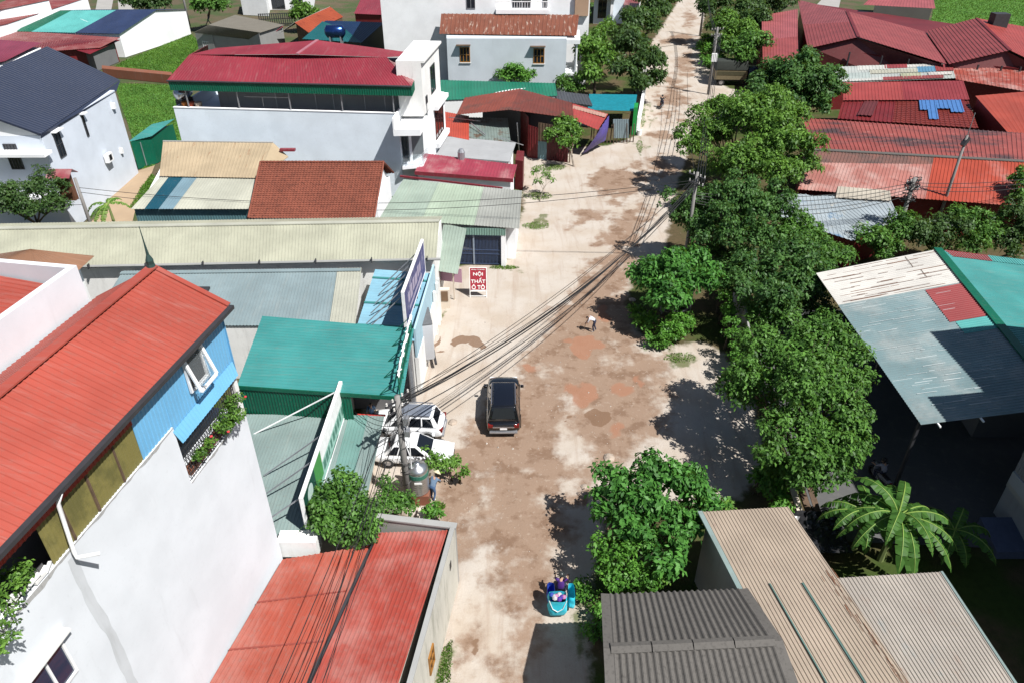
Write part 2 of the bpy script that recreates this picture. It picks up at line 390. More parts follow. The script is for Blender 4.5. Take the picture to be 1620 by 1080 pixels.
MB().prism([hp(0.05, 1.3, 0), hp(14.5, 1.3, 0), hp(14.5, 4.45, 0), hp(0.05, 4.45, 0)], 11.0, 15.2).build('upper_wall', M_DARKIN, t)
sheet_part('roof', t, M_CORAL, hp(14.6, -.22, 15.25), hp(-.3, -.22, 15.25), hp(-.3, 2.2, 16.5), hp(14.6, 2.2, 16.5), pitch=0.2, amp=0.03)
sheet_part('roof', t, M_CORAL, hp(-.3, 4.6, 15.2), hp(14.6, 4.6, 15.2), hp(14.6, 2.2, 16.5), hp(-.3, 2.2, 16.5), pitch=0.2, amp=0.03)
rc = MB().bar(hp(-.32, 2.2, 16.55), hp(14.6, 2.2, 16.55), 0.34, 0.05).build('ridge_cap', M_CORAL, t)
MB().bar(hp(-.3, -.2, 15.3), hp(-.3, 2.2, 16.53), 0.2, 0.06).build('verge_trim', M_CORAL, t)
MB().lathe([(0.16, 0), (0.12, 0.18), (0.13, 0.3), (0.05, 0.5), (0.025, 0.9), (0.01, 1.5)], hp(-.22, 2.2, 16.5), 8).build('finial', plain('dark_green_paint', (0.02, 0.05, 0.045)), t)
MB().bar(hp(-.3, -.3, 15.24), hp(14.6, -.3, 15.24), 0.16, 0.13).build('gutter', M_DKSTEEL, t)
bp = sheet_part('blue_cladding', t, M_SKYBL, hp(5.2, .05, 13.34), hp(3.7, .05, 13.34), hp(3.7, .0, 15.2), hp(5.2, .0, 15.2), pitch=0.16, amp=0.02)
sheet_part('blue_cladding', t, M_SKYBL, hp(3.7, .04, 13.12), hp(-.05, .04, 13.12), hp(-.05, .0, 15.2), hp(3.7, .0, 15.2), pitch=0.16, amp=0.02)
sheet_part('blue_cladding', t, M_SKYBL, hp(-.05, -.04, 12.8), hp(-.05, 2.2, 12.8), hp(-.05, 2.2, 16.3), hp(-.05, -.04, 15.2), pitch=0.16, amp=0.02)
sheet_part('skirt_sheet', t, M_SKYBL, hp(3.7, -.16, 12.7), hp(.1, -.16, 12.7), hp(.0, .0, 13.2), hp(3.78, .0, 13.2), pitch=0.16, amp=0.02)
fl = MB(); fl.sheet(hp(14.5, -.02, 14.68), hp(5.2, -.02, 14.68), hp(5.2, -.02, 15.2), hp(14.5, -.02, 15.2), pitch=0.16, amp=0.02)
fl.build('fascia', metal('coral_fascia', ph(206, 72, 60)), t)
sheet_part('fibreglass_screen', t, M_TRANS, hp(9.0, .06, 13.34), hp(5.2, .06, 13.34), hp(5.2, .04, 14.75), hp(9.0, .04, 14.75), pitch=0.12, amp=0.02)
for q in (6.1, 7.2, 8.2): MB().bar(hp(q, .03, 13.36), hp(q, .03, 14.7), 0.06).build('screen_post', M_WOOD, t)
# downpipe with its kick-out, and the stain it has left
MB().tube([hp(8.35, -.34, 15.2), hp(8.4, -.2, 14.9), hp(8.55, -.16, 13.35), hp(8.6, -.22, 13.2), hp(8.3, -.62, 13.08)], 0.055, 8).build('downpipe', M_PAINTW, t, smooth=True)
rng = random.Random(5); L, Rr = [], []
for i in range(26):
    z = 13.1 - i * 0.38; w0 = 0.10 + 0.06 * mnoise.noise(V(3.1, 0, i * .4)) + 0.01 * i * .4; cx = 8.55 + 0.05 * math.sin(i * .5)
    L.append(hp(cx + w0 + rng.uniform(0, .05), -.004, z)); Rr.append(hp(cx - w0 - rng.uniform(0, .05), -.004, z))
m = MB(); m.add(L + Rr, [(i, i + 1, 26 + i + 1, 26 + i) for i in range(25)]); m.build('water_stain', plaster('grey_water_stain', (0.53, 0.55, 0.57), 0.8, stainc=(0.36, 0.37, 0.37)), t)
for s0, s1, zt in ((3.72, 12.0, 13.332), (.24, 3.7, 11.0)):
    n = 60; T_, B_ = [], []
    for i in range(n + 1):
        a = s0 + (s1 - s0) * i / n; d = .05 + .16 * max(0, mnoise.noise(V(a * 1.7, 1.3, 0)) + .25) + .05 * mnoise.noise(V(a * 9, 4, 0)); T_.append(hp(a, -.003, zt)); B_.append(hp(a, -.003, zt - max(.015, d)))
    m = MB(); m.add(T_ + B_, [(i, i + 1, n + 2 + i, n + 1 + i) for i in range(n)]); m.build('mould_stain', plaster('grey_mould', (0.36, 0.36, 0.35), .8, stainc=(.14, .14, .14), scale=3), t)
window(t, hw, hs(11.05), hs(9.8), 10.2, 11.55, M_PAINTW, glass('blue_window_glass', (0.02, 0.03, 0.06)), cols=2, fw=0.07)
MB().hexa(*hw.slab(hs(11.2), hs(9.6), 11.66, 11.72, -.02, .25)).build('hood', M_WHITEST, t)
# top-hung window standing open in the blue cladding
wf = MB()
for s0, s1, z0, z1 in ((1.55, 1.63, 13.75, 15.0), (2.47, 2.55, 13.75, 15.0), (1.63, 2.47, 13.75, 13.83), (1.63, 2.47, 14.92, 15.0)): wf.hexa(*hw.slab(hs(s1), hs(s0), z0, z1, 0.02, 0.1))
wo = wf.build('window', M_PAINTW, t); MB().hexa(*hw.slab(hs(2.47), hs(1.63), 13.83, 14.92, 0.03, 0.045)).build('opening', M_BLACK, wo)
so = MB(); q0, q1 = 0.10, 0.42
def sash(s, k): return hp(s, -(q0 + (q1 - q0) * k), 14.98 - 1.12 * k)
for a, b in (((1.57, 0), (1.57, 1)), ((2.53, 0), (2.53, 1)), ((1.57, 0), (2.53, 0)), ((1.57, 1), (2.53, 1))): so.bar(sash(*a), sash(*b), 0.11, 0.06, up=hw.n)
sa = so.build('open_sash', M_PAINTW, wo)
MB().bar(hp(2.4, -.08, 13.9), hp(2.4, -.55, 14.0), 0.03).build('stay', M_STEEL, wo)
m = MB(); m.quad(sash(1.6, .04), sash(2.5, .04), sash(2.5, .96), sash(1.6, .96)); m.build('pane', M_CLEAR, wo)
# balcony grille
g = MB()
for i in range(26): a = 0.3 + i * 0.13; g.bar(hp(a, .05, 11.0), hp(a, .05, 12.72), 0.018)
for i in range(9): g.bar(hp(.25, .05, 11.05 + i * .2), hp(3.7, .05, 11.05 + i * .2), 0.016)
g.build('balcony_grille', M_DKSTEEL, t)

# ---- white-parapet house behind it
t = thing('parapet_house', hp(6, 7.5, 0), 'white parapet house with coral roof sunk behind its parapet, left edge', 'house')
MB().prism([hp(0, 4.78, 0), hp(14, 4.78, 0), hp(14, 11, 0), hp(0, 11, 0)], 0, 15.4).build('wall', M_WHITEH, t)
m = MB()
for a0, a1, b0, b1 in ((0, 14, 4.78, 5.0), (0, .22, 5.0, 11), (0.22, 14, 10.8, 11)):
    m.hexa([hp(a1, b0, 15.4), hp(a0, b0, 15.4), hp(a0, b1, 15.4), hp(a1, b1, 15.4)], [hp(a1, b0, 16.5), hp(a0, b0, 16.5), hp(a0, b1, 16.5), hp(a1, b1, 16.5)])
m.build('parapet', M_WHITEH, t)
sheet_part('roof', t, M_CORAL, hp(14, 5.05, 15.75), hp(.3, 5.05, 15.75), hp(.3, 10.7, 16.3), hp(14, 10.7, 16.3), pitch=0.22)

# ---- two low coral sheds by the road, bottom centre-left
t = shed('low_shed', 'low shed with worn coral sheet roof against the tall white house', 'shed', P(325, 1085, 3.55) + V(-.35, -2, 0), P(476, 1085, 3.05) + V(-.26, -2, 0), P(583, 862, 3.05) + V(.06, 0, 0), P(447, 884, 3.55), M_CORAL_OLD, M_WHITEST, pitch=0.22)
def laps(parent, A, B, C, D, vs, mat):
    for v in vs: MB().bar(lerp(A, D, v) + V(0, 0, .035), lerp(B, C, v) + V(0, 0, .035), .07, .02).build('sheet_lap', mat, parent)
laps(t, P(325, 1085, 3.55) + V(-.35, -2, 0), P(476, 1085, 3.05) + V(-.32, -2, 0), P(583, 862, 3.05), P(447, 884, 3.55), (.45, .72), metal('lap_dark_coral', ph(178, 88, 76)))  # lap strips in a darker coral than the sheets
box_part('flashing', t, M_WHITEST, (-9.75, 21.05, 3.0), (-8.2, 21.4, 3.9))
A, B, C, D = P(487, 1085, 3.2) + V(-.32, -2, 0), P(627, 1085, 3.6) + V(-.32, -2, 0), P(708, 838, 3.6), P(600, 842, 3.2)
t = thing('roadside_shed', V(-4.6, 17.5), 'roadside shed with coral ribbed roof and mossy stained outer wall', 'shed')
sheet_part('roof', t, metal('coral_sheet_ribbed', ph(204, 92, 78), streak='y', dirt=0.35, fade=0.18), A, B, C, D, pitch=0.19, amp=0.035)
MB().hexa([A + V(-.5, 0, -.3), A + V(.05, 0, -.3), D + V(.05, 0, -.3), D + V(-.45, 0, -.3)], [A + V(-.5, 0, -.16), A + V(.05, 0, -.16), D + V(.05, 0, -.16), D + V(-.45, 0, -.16)]).build('valley_gutter', M_DKSTEEL, t)
ra, rb = V(-2.45, 22.0), V(-3.72, 13.2)
MB().prism([(A.x + .25, A.y), (B.x - .1, B.y), (C.x - .1, C.y - .05), (D.x + .3, D.y - .05)], 0, [3.1, 3.48, 3.48, 3.1]).build('wall', M_MOSS, t)
rw = Wall((rb.x, rb.y), (ra.x, ra.y))
MB().hexa(*rw.slab(0, rw.L, 0, 3.75, -.2, 0)).build('road_wall', M_MOSS, t)
bk = Wall((ra.x, ra.y), (-5.9, 22.55)); MB().hexa(*bk.slab(0, bk.L, 0, 3.7, 0, .2)).build('back_wall', M_CONC, t)
MB().hexa(*bk.slab(-.05, bk.L, 3.7, 3.78, -.06, .26)).build('coping', M_GREYPL, t)
MB().hexa(*rw.slab(0, rw.L + .02, 3.75, 3.8, -.2, .0)).build('coping', M_GREYPL, t)
MB().hexa(*rw.slab(7.6, 7.85, 2.5, 2.9, -.01, .02)).build('vent', M_BLACK, t)
dw = window(t, rw, 3.6, 4.3, 1.2, 2.3, M_WOODOR, M_GLASS, cols=2, rows=2)

# ---- grey-green flat shop roof with the long green signboard
t = shed('shop_building', 'shop with nearly flat grey-green sheet roof under the green signboard', 'shop', V(-14.6, 22.35, 2.85), V(-6.75, 22.35, 2.8), V(-6.75, 30.45, 3.0), V(-14.6, 30.5, 3.05), M_GREYGR, M_CREAMPL, ins=1.0, pitch=0.16, amp=0.02)
MB().bar(V(-8.2, 30.5, 3.02), V(-6.7, 30.45, 3.0), 0.1, 0.08).build('red_trim', plain('red_paint', (0.55, 0.05, 0.04)), t)
sheet_part('roof_sheet', t, metal('teal_grey_sheet', ph(140, 184, 176)), V(-8.6, 24.6, 2.9), V(-7.6, 24.6, 2.9), V(-7.6, 30.4, 3.06), V(-8.6, 30.4, 3.06), pitch=0.16, amp=0.02)
wb = MB().box((-10.1, 21.55, 2.4), (-8.4, 22.3, 3.25)); wb.build('white_box', M_WHITEST, t)

# ---- green canopy roof building
A, B, C, D = P(375, 610, 4.8), P(637, 628, 4.75), P(655, 520, 5.45), P(415, 500, 5.5)
t = thing('green_roof_building', V(-10, 33), 'building with large green sheet roof and dark green fascia beside the white cars', 'shop')
sheet_part('roof', t, M_TEAL, B, C, D, A, pitch=0.22, amp=0.025)
e = (B - A).normalized()
MB().bar(A + V(0, -.03, -.06), B + V(0, -.03, -.06), .06, .22).build('edge_trim', M_TEALD, t)
F1 = A + e * 6.0
sheet_part('fascia', t, M_TEALD, A + V(0, .02, -1.8), F1 + V(0, .02, -1.8), F1 + V(0, .02, -.1), A + V(0, .02, -.1), pitch=0.16, amp=0.03)
MB().prism([(-14.0, 31.0), (-9.6, 30.75), (-9.4, 35.6), (-14.2, 36.0)], 0, 4.7).build('wall', M_CREAMPL, t)
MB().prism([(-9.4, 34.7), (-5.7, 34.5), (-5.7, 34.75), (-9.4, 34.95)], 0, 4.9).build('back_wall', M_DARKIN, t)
for q in (V(-8.6, 30.2), V(-5.75, 34.2)): MB().box((q.x - .08, q.y - .08, 0), (q.x + .08, q.y + .08, 4.75)).build('post', M_STEEL, t)
# bare signboard frame standing on the roof edge
fr = thing('sign_frame', V(-5.8, 32.3, 5.0), 'bare steel signboard frame standing on the green roof edge', 'frame')
m = MB(); p0, p1 = V(-5.72, 29.9), V(-5.62, 34.9)
def fp(k, z, x=0): q = lerp(p0, p1, k); return V(q.x + x, q.y, z + 0.45 * k)
for k in [i / 4 for i in range(5)]:
    m = MB(); m.bar(fp(k, 4.8), fp(k, 6.0), .05); m.bar(fp(k, 4.85, -1.0), fp(k, 5.95), .035); m.bar(fp(k, 4.85, -1.0), fp(k, 5.4), .03); m.build('strut', M_TEALD, fr)
for z in (5.1, 5.55, 6.0): MB().bar(fp(0, z), fp(1, z), .06).build('rail', M_PAINTW if z == 6.0 else M_TEALD, fr)
m = MB(); rng = random.Random(3)
for i in range(14): k = i / 13; m.bar(fp(k, 5.95 + rng.uniform(-.1, .1), rng.uniform(-.06, .06)), fp(min(1, k + .07), 5.95 + rng.uniform(-.12, .1), rng.uniform(-.06, .06)), .1, .05)
m.build('torn_banner_strip', M_PAINTW, fr)

# ---- grey-blue roof, cream end strip
t = thing('long_shed', V(-17, 40.5), 'long shed with grey-blue sheet roof and cream end strip', 'shed')
A, B, C, D = V(-25.5, 37.6, 4.05), P(562, 515, 4.0), P(572, 424, 4.6), V(-25.8, 43.4, 4.65)
bx = 1.6; e = (B - A).normalized(); e2 = (C - D).normalized()
sheet_part('roof', t, M_GREYBL, A, B - e * bx, C - e2 * bx, D, pitch=0.2, amp=0.03)
sheet_part('roof_end_strip', t, M_CREAM, B - e * (bx - .02), B, C, C - e2 * (bx - .02), pitch=0.2, amp=0.03)
MB().prism(inset([A, B, C, D], .3), 0, [3.95, 3.9, 4.5, 4.55]).build('wall', M_WHITEST, t)
MB().bar(D + V(0, -.3, .03), C + V(0, -.3, .03), .35, .05).build('ridge_flashing', M_GREYBL, t)
box_part('skylight', t, M_DKSTEEL, (-20.3, 40.9, 4.38), (-19.4, 41.5, 4.55))
# ---- long beige roof
A, B, C, D = P(0, 425, 5.0) + V(-3, 0, 0), P(690, 409, 4.95), P(695, 350, 5.95), P(0, 362, 6.0) + V(-3, -.1, 0)
t = thing('long_beige_building', V(-21, 46), 'long building under a beige sheet roof running to the road', 'building')
sheet_part('roof', t, M_BEIGE, A, B, C, D, pitch=0.22, amp=0.03)
sheet_part('roof', t, M_BEIGE, C + V(0, 2.6, -.8), D + V(0, 2.6, -.8), D, C, pitch=0.22, amp=0.03)
ridge_cap(t, M_CREAM, D, C, .4)
gutter(t, M_GREYPL, A + V(0, -.06, -.02), B + V(.3, -.06, -.02), .09)
MB().prism([(A.x, A.y + .35), (B.x - .15, B.y + .35), (C.x - .1, C.y + 2.3), (D.x, D.y + 2.3)], 0, [4.9, 4.85, 5.0, 5.0]).build('wall', M_WHITEST, t)
for i in range(8): box_part('gutter_bracket', t, M_DKSTEEL, (A.x + 5 + i * 3.7, A.y + .02 + i * .18 - .1, 4.9), (A.x + 5.06 + i * 3.7, A.y + .16 + i * .18, 5.2))
# ---- brown pyramid roof at the left edge
t = thing('pavilion', V(-29.0, 38.7), 'brown hipped pavilion roof at the left edge beside the beige roof', 'pavilion')
MB().box((-31.4, 37.0, 0), (-26.6, 40.4, 6.95)).build('wall', M_WHITEST, t)
ap, q4 = V(-28.6, 39.6, 8.15), [V(-32.2, 36.4, 7.0), V(-26.0, 36.2, 7.0), V(-25.8, 41.0, 7.0), V(-32.0, 41.2, 7.0)]
M_BRN = metal('brown_sheet', ph(176, 132, 104), dirt=.3)
for i in range(4): sheet_part('roof', t, M_BRN, q4[i], q4[(i + 1) % 4], ap + V(.02, 0, 0), ap - V(.02, 0, 0), pitch=.3, amp=.02)
# ---- pale blue shop-front roof under the purple board
t = thing('blue_shop_front', V(-7.6, 40), 'shop front with pale blue sheet roof and blue-white facade behind the purple board', 'shop')
A, B, C, D = V(-9.35, 36.3, 4.0), V(-5.75, 36.2, 3.9), V(-5.45, 43.9, 4.2), V(-9.2, 44.1, 4.4)
sheet_part('roof', t, M_LTBLUE, B, C, D, A, pitch=0.3, amp=0.025)
for k in (.17, .48, .86): MB().bar(lerp(A, D, k) + V(0, 0, .05), lerp(B, C, k) + V(0, 0, .05), .16, .06).build('cover_strip', M_TEAL, t)
MB().prism([(-9.2, 36.5), (-5.85, 36.4), (-5.6, 43.7), (-9.1, 43.9)], 0, [3.8, 3.75, 4.0, 4.2]).build('wall', M_WHITEST, t)
sf = Wall((-5.72, 36.35), (-5.3, 44.6)); MB().hexa(*sf.slab(0, sf.L, 0, 2.6, -.1, .12)).build('facade', M_WHITEST, t)
MB().hexa(*sf.slab(0, sf.L - .2, 2.62, 4.6, -.05, .07)).build('facade_panel', plaster('pale_blue_panel', ph(190, 224, 238, .7), .3), t)
for a in (6.4, 7.6, 8.2): MB().hexa(*sf.slab(a, a + .22, 0, 3.4, .12, .3)).build('pillar', M_WHITEST, t)
# ---- gated warehouse with green-grey roof
A, B, C, D = P(600, 346, 3.7), P(822, 362, 3.45), P(826, 302, 3.75), P(638, 284, 4.4)
t = thing('gated_shed', V(-4, 56), 'shed with pale green and grey roof and barred blue-grey gate facing the road', 'shed')
m1 = [metal('pale_green_sheet', ph(190, 208, 192), streak='y'), metal('light_green_sheet', ph(206, 224, 200), streak='y'), metal('warm_grey_sheet', ph(196, 198, 190), streak='y')]
for i, (k0, k1) in enumerate(((0, .3), (.3, .68), (.68, 1))):
    sheet_part('roof', t, m1[i], lerp(A, B, k0), lerp(A, B, k1) - V(.02, 0, 0), lerp(D, C, k1) - V(.02, 0, 0), lerp(D, C, k0), pitch=.25, amp=.03)
MB().prism([(A.x + .2, A.y + 1.5), (B.x - .3, B.y + 1.6), (C.x - .3, C.y - .2), (D.x + .2, D.y - .2)], 0, [3.65, 3.4, 3.65, 4.2]).build('wall', M_WHITE, t)
fw = Wall((-5.6, 53.0), (.55, 52.7))
MB().hexa(*fw.slab(4.75, 5.1, 0, 3.3, -1.2, 0)).build('pillar', M_WHITE, t); MB().hexa(*fw.slab(1.0, 1.3, 0, 3.3, -1.2, 0)).build('pillar', M_WHITE, t)
MB().sheet(fw.p(1.0, 2.75, .02), fw.p(5.1, 2.75, .02), fw.p(5.1, 3.35, .02), fw.p(1.0, 3.35, .02), pitch=.2).build('fascia', metal('green_grey_fascia', ph(150, 190, 176)), t)
M_GATE = plain('blue_grey_gate_paint', ph(92, 112, 150), .45, .3)
gm = MB()
for i in range(30): a = 1.4 + i * 0.112; gm.hexa(*fw.slab(a, a + .05, .1, 2.7, -.22, -.17))
go = gm.build('gate', M_GATE, t)
for z in (.12, 1.0, 1.35, 2.6): MB().hexa(*fw.slab(1.36, 4.72, z, z + .07, -.17, -.13)).build('gate_rail', M_GATE, go)
MB().hexa(*fw.slab(2.5, 2.62, .1, 2.7, -.16, -.1)).build('gate_leaf_edge', plain('pale_gate_paint', ph(180, 196, 214)), go)
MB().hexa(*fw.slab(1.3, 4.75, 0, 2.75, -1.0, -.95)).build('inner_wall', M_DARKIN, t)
# ---- awning stall beside the gate
t = thing('awning_stall', V(-4.6, 50.5), 'stall with pale green awning and pink side panel beside the barred gate', 'stall')
sheet_part('awning', t, m1[0], P(687, 428, 2.75), P(724, 434, 2.7), P(738, 362, 3.4), P(702, 354, 3.45), pitch=.25, amp=.02)
w = Wall((-5.35, 47.75), (-3.65, 47.35)); MB().hexa(*w.slab(0, 1.75, 1.55, 2.68, -.02, .02)).build('pink_panel', plaster('pink_printed_sheet', ph(232, 184, 206), .25, stainc=ph(190, 90, 120)), t)
for a in (.02, 1.05): MB().hexa(*w.slab(a, a + .1, 0, 2.7, -.06, .03)).build('post', M_CREAMPL, t)
MB().box((-5.2, 46.2, 0), (-4.5, 46.6, 1.6)).build('cabinet', M_CREAMPL, t); MB().box((-5.1, 46.15, .7), (-4.62, 46.19, 1.5)).build('cabinet_recess', plain('tan_recess', ph(150, 120, 92)), t)
# ---- clay tile roof house
rz, ez = 6.2, 4.2
t = thing('tile_roof_house', V(-15.5, 57), 'white house with brown-red clay tile roof in the middle left', 'house')
RA, RB = P(412, 258, rz), P(607, 258, rz); EA, EB = P(393, 346, ez), P(592, 347, ez)
BA, BB = RA + V(-.3, 2.6, -1.9), RB + V(.3, 2.6, -1.9)
def tiles(mb, EA, EB, RA, RB, tw=.24, rows=26):
    L = ((EB - EA).length + (RB - RA).length) / 2; n = round(L / tw); nr = (EB - EA).cross(RA - EA).normalized()
    if nr.z < 0: nr = -nr
    for j in range(rows):
        v0, v1 = j / rows, (j + 1.12) / rows
        us = []
        for i in range(n):
            for q, h in ((0, 0), (.45, .0), (.6, .05), (.85, .05)): us.append(((i + q) / n, h))
        us.append((1, 0)); k = len(us); vs = []
        for v, lift in ((v0, .05), (min(v1, 1.0), .0)):
            for u, h in us:
                vs.append((EA * (1 - u) + EB * u) * (1 - v) + (RA * (1 - u) + RB * u) * v + nr * (h + lift + .012 * mnoise.noise(V(u * 40, j * 1.7, 0))))
        lo = [p - nr * .06 for p in vs[:k]]
        mb.add(vs + lo, [(i, i + 1, k + i + 1, k + i) for i in range(k - 1)] + [(2 * k + i, 2 * k + i + 1, i + 1, i) for i in range(k - 1)])
m = MB(); tiles(m, EA, EB, RA, RB); o = m.build('roof_tiles', M_TILE, t); o['kind'] = 'stuff'
m = MB(); tiles(m, BB, BA, RB, RA, rows=12); o = m.build('roof_tiles', M_TILE, t); o['kind'] = 'stuff'
m = MB()
for i in range(34): k = i / 34; m.tube([lerp(RA, RB, k) + V(0, 0, .06), lerp(RA, RB, k + .033) + V(0, 0, .1)], .1, 6)
m.build('ridge_tiles', M_TILE, t)['kind'] = 'stuff'
for a, b, c in ((EB, RB, BB), (EA, RA, BA)): MB().tube([a + V(0, 0, .08), b + V(0, 0, .08), c + V(0, 0, .08)], .08, 6).build('verge_cap', M_TILE, t)
MB().prism([(EA.x + .3, EA.y + .4), (EB.x - .25, EB.y + .4), (BB.x - .3, BB.y - .3), (BA.x + .3, BA.y - .3)], 0, 4.15).build('wall', M_WHITE, t)
m = MB()
for x, f in ((EB.x - .3, 1), (EA.x + .35, -1)): m.add([(x, EB.y + .45, 4.15), (x, RB.y, 6.1), (x, BB.y - .3, 4.15), (x - .15 * f, EB.y + .45, 4.15), (x - .15 * f, RB.y, 6.1), (x - .15 * f, BB.y - .3, 4.15)], [(0, 1, 2), (3, 5, 4), (0, 3, 4, 1), (1, 4, 5, 2), (2, 5, 3, 0)])
m.build('gable_wall', M_WHITE, t)
MB().box((EA.x + .8, EA.y + .38, 2.2), (EB.x - .8, EA.y + .44, 4.0)).build('veranda_shade_panel', M_DARKIN, t)  # flat dark panel under the eave, veranda shade put into its colour
# ---- tan and blue striped double shed
t = thing('striped_shed', V(-26.5, 60), 'double shed with tan board roof above a cream roof striped dark blue', 'shed')
Z1, Z2, Z3 = 5.9, 4.75, 4.0
A, B, C, D = P(252, 279, Z2), P(410, 282, Z2), P(432, 226, Z1), P(258, 224, Z1)
sheet_part('upper_roof', t, M_TAN, A, B, C, D, pitch=.3, amp=.02)
C2 = P(456, 248, 4.9); MB().add([C, B, C2, C - V(0, 0, .05), B - V(0, 0, .05), C2 - V(0, 0, .05)], [(0, 1, 2), (3, 5, 4), (0, 3, 4, 1), (1, 4, 5, 2), (2, 5, 3, 0)]).build('roof_side', M_TAN, t)
A2, B2, C3, D2 = P(207, 331, Z3), P(393, 331, Z3), B + V(0, .1, -.12), A + V(0, .1, -.12)
for (k0, k1, q0, q1, mt) in ((0, .115, 0, .085, M_CREAM), (.115, .235, .085, .23, metal('petrol_blue_sheet', ph(38, 98, 118))), (.235, .36, .23, .37, metal('dusty_blue_sheet', ph(150, 182, 196))), (.36, 1, .37, 1, M_CREAM)):
    sheet_part('lower_roof', t, mt, lerp(A2, B2, k0), lerp(A2, B2, k1 - .002), lerp(D2, C3, q1 - .002), lerp(D2, C3, q0), pitch=.25, amp=.025)
ridge_cap(t, M_GREYPL, D, C, .18)
MB().prism([(A2.x + .3, A2.y + .4), (B2.x - .3, B2.y + .4), (C.x - .2, C.y - .2), (D.x + .3, D.y - .2)], 0, [3.7, 3.7, 4.9, 4.9]).build('wall', M_WHITEST, t)
sheet_part('front_cladding', t, metal('blue_green_cladding', ph(116, 160, 168)), V(A2.x + .1, A2.y + .3, .1), V(B2.x - .1, B2.y + .3, .1), V(B2.x - .1, B2.y + .3, 3.85), V(A2.x + .1, A2.y + .3, 3.85), pitch=.22, amp=.03)
MB().box((-33.5, 50.6, 0), (-24.6, 50.72, 1.9)).build('yard_fence', metal('blue_green_fence', ph(70, 120, 124)), t)
MB().box((-20.75, 64.4, 5.4), (-19.4, 64.8, 5.6)).build('red_hood', M_CRIMSON, t)
# ---- green hut behind the dark-roofed house
t = thing('green_hut', V(-37, 77), 'small dark green sheet hut beside the dark-roofed white house', 'hut')
q = [P(219, 268, 0), P(250, 258, 0)]; q = [q[0], q[1], q[1] + V(.8, 4, 0), q[0] + V(.8, 4, 0)]
MB().prism(q, 0, 2.9).build('wall', M_TEALD, t)
sheet_part('roof', t, M_TEAL, q[0] + V(-.2, -.2, 2.95), q[1] + V(.2, -.2, 2.95), q[2] + V(.2, .2, 3.4), q[3] + V(-.2, .2, 3.4), pitch=.3)
MB().bar(q[0] * .55 + q[1] * .45 + V(0, -.06, 0), q[0] * .55 + q[1] * .45 + V(0, -.06, 2.6), .14, .05).build('door_edge', M_GREYGR, t)

# ---- big white house with crimson roof and open green-edged terrace
t = thing('terrace_house', V(-20, 71), 'big pale house with crimson roof and open terrace edged in green', 'house')
WA, WB = V(-31.3, 68.9), V(-10.35, 67.0)
dep = V(.9, 9.6)
MB().prism([WA, WB, WB + dep, WA + dep], 0, 6.9).build('wall', M_PALEBL, t)
fw = Wall(WA, WB); lw = Wall(WA + dep, WA)
MB().hexa(*fw.slab(0, fw.L, 6.9, 8.0, -.2, 0)).build('parapet', M_PALEBL, t)
MB().hexa(*fw.slab(-.02, fw.L, 8.0, 8.06, -.24, .04)).build('coping', M_WHITE, t)
MB().hexa(*lw.slab(0, lw.L - .2, 6.9, 8.0, -.2, 0)).build('parapet', M_PALEBL, t)
c0 = WA + dep * .28; c1 = WB + dep * .28
MB().prism([c0 + V(3.2, -.3), c1 + V(-.3, 0), WB + dep, WA + dep + V(3, 0)], 6.9, 10.9).build('terrace_room', M_GREYPL, t)
EA, EB = P(264, 128, 10.45), P(651, 137, 10.5); SA, SB = P(300, 87, 12.0), P(612, 91, 12.0)
sheet_part('roof_skirt', t, M_CRIMSON, EA, EB, SB, SA, pitch=.25, amp=.03)
XL = V(-30.5, 78, 10.45)
sheet_part('roof_hip', t, M_CRIM_OLD, EB, P(662, 110, 10.9), P(617, 98, 11.8), SB, pitch=.3, amp=.03)
sheet_part('roof_hip', t, M_CRIMSON, XL, EA, SA, SA + V(.3, 4, 0), pitch=.3, amp=.03)
r0, r1 = P(470, 86, 12.3), P(502, 64, 12.7)
LB, RB = P(345, 76, 11.9), P(674, 87, 11.2)
sheet_part('main_roof', t, M_CRIMSON, LB, SA + V(0, .02, .01), r0, r1, pitch=.3, amp=.02)
sheet_part('main_roof', t, M_CRIMSON, SB + V(0, .02, .01), RB, r1, r0, pitch=.3, amp=.02)
ridge_cap(t, metal('pale_crimson', ph(214, 140, 152)), r0, r1, .3)
MB().add([r0 + V(0, -.02, -.03), SA + V(0, 0, -.02), SB + V(0, 0, -.02)], [(0, 1, 2)]).build('front_gable', M_CRIMSON, t)
MB().tube([EA + V(0, -.05, 0), EB + V(0, -.05, 0)], .08, 6).build('gutter', M_DKSTEEL, t)
sheet_part('fascia', t, M_TEALD, EA + V(.1, 0, -.85), EB + V(0, 0, -.85), EB + V(0, 0, -.05), EA + V(.1, 0, -.05), pitch=.22, amp=.03)
sheet_part('fascia', t, M_TEALD, EB + V(0, 0, -.85), P(662, 110, 10.9) + V(0, 0, -.85), P(662, 110, 10.9) + V(0, 0, -.05), EB + V(0, 0, -.05), pitch=.22, amp=.03)
for k in (.07, .3, .53, .76, .985):
    q = fw.p(fw.L * k, 8.06, -.1); MB().bar(q, V(q.x, q.y, 10.2), .1).build('terrace_post', M_STEEL, t)
for k in (.44, .5, .62, .7, .84, .93): q = fw.p(fw.L * k, 7, -1.6); MB().bar(q, q + V(0, 0, 3.2), .06).build('inner_post', M_STEEL, t)
m = MB(); m.bar(fw.p(fw.L * .32, 9.0, -.6), fw.p(fw.L * .52, 9.0, -.6), .06); m.bar(fw.p(fw.L * .52, 9.0, -.6), fw.p(fw.L * .52, 7.9, -.6), .05); m.bar(fw.p(fw.L * .4, 9.0, -.6), fw.p(fw.L * .4, 7.9, -.6), .05)
m.build('clothes_rail', M_STEEL, t)
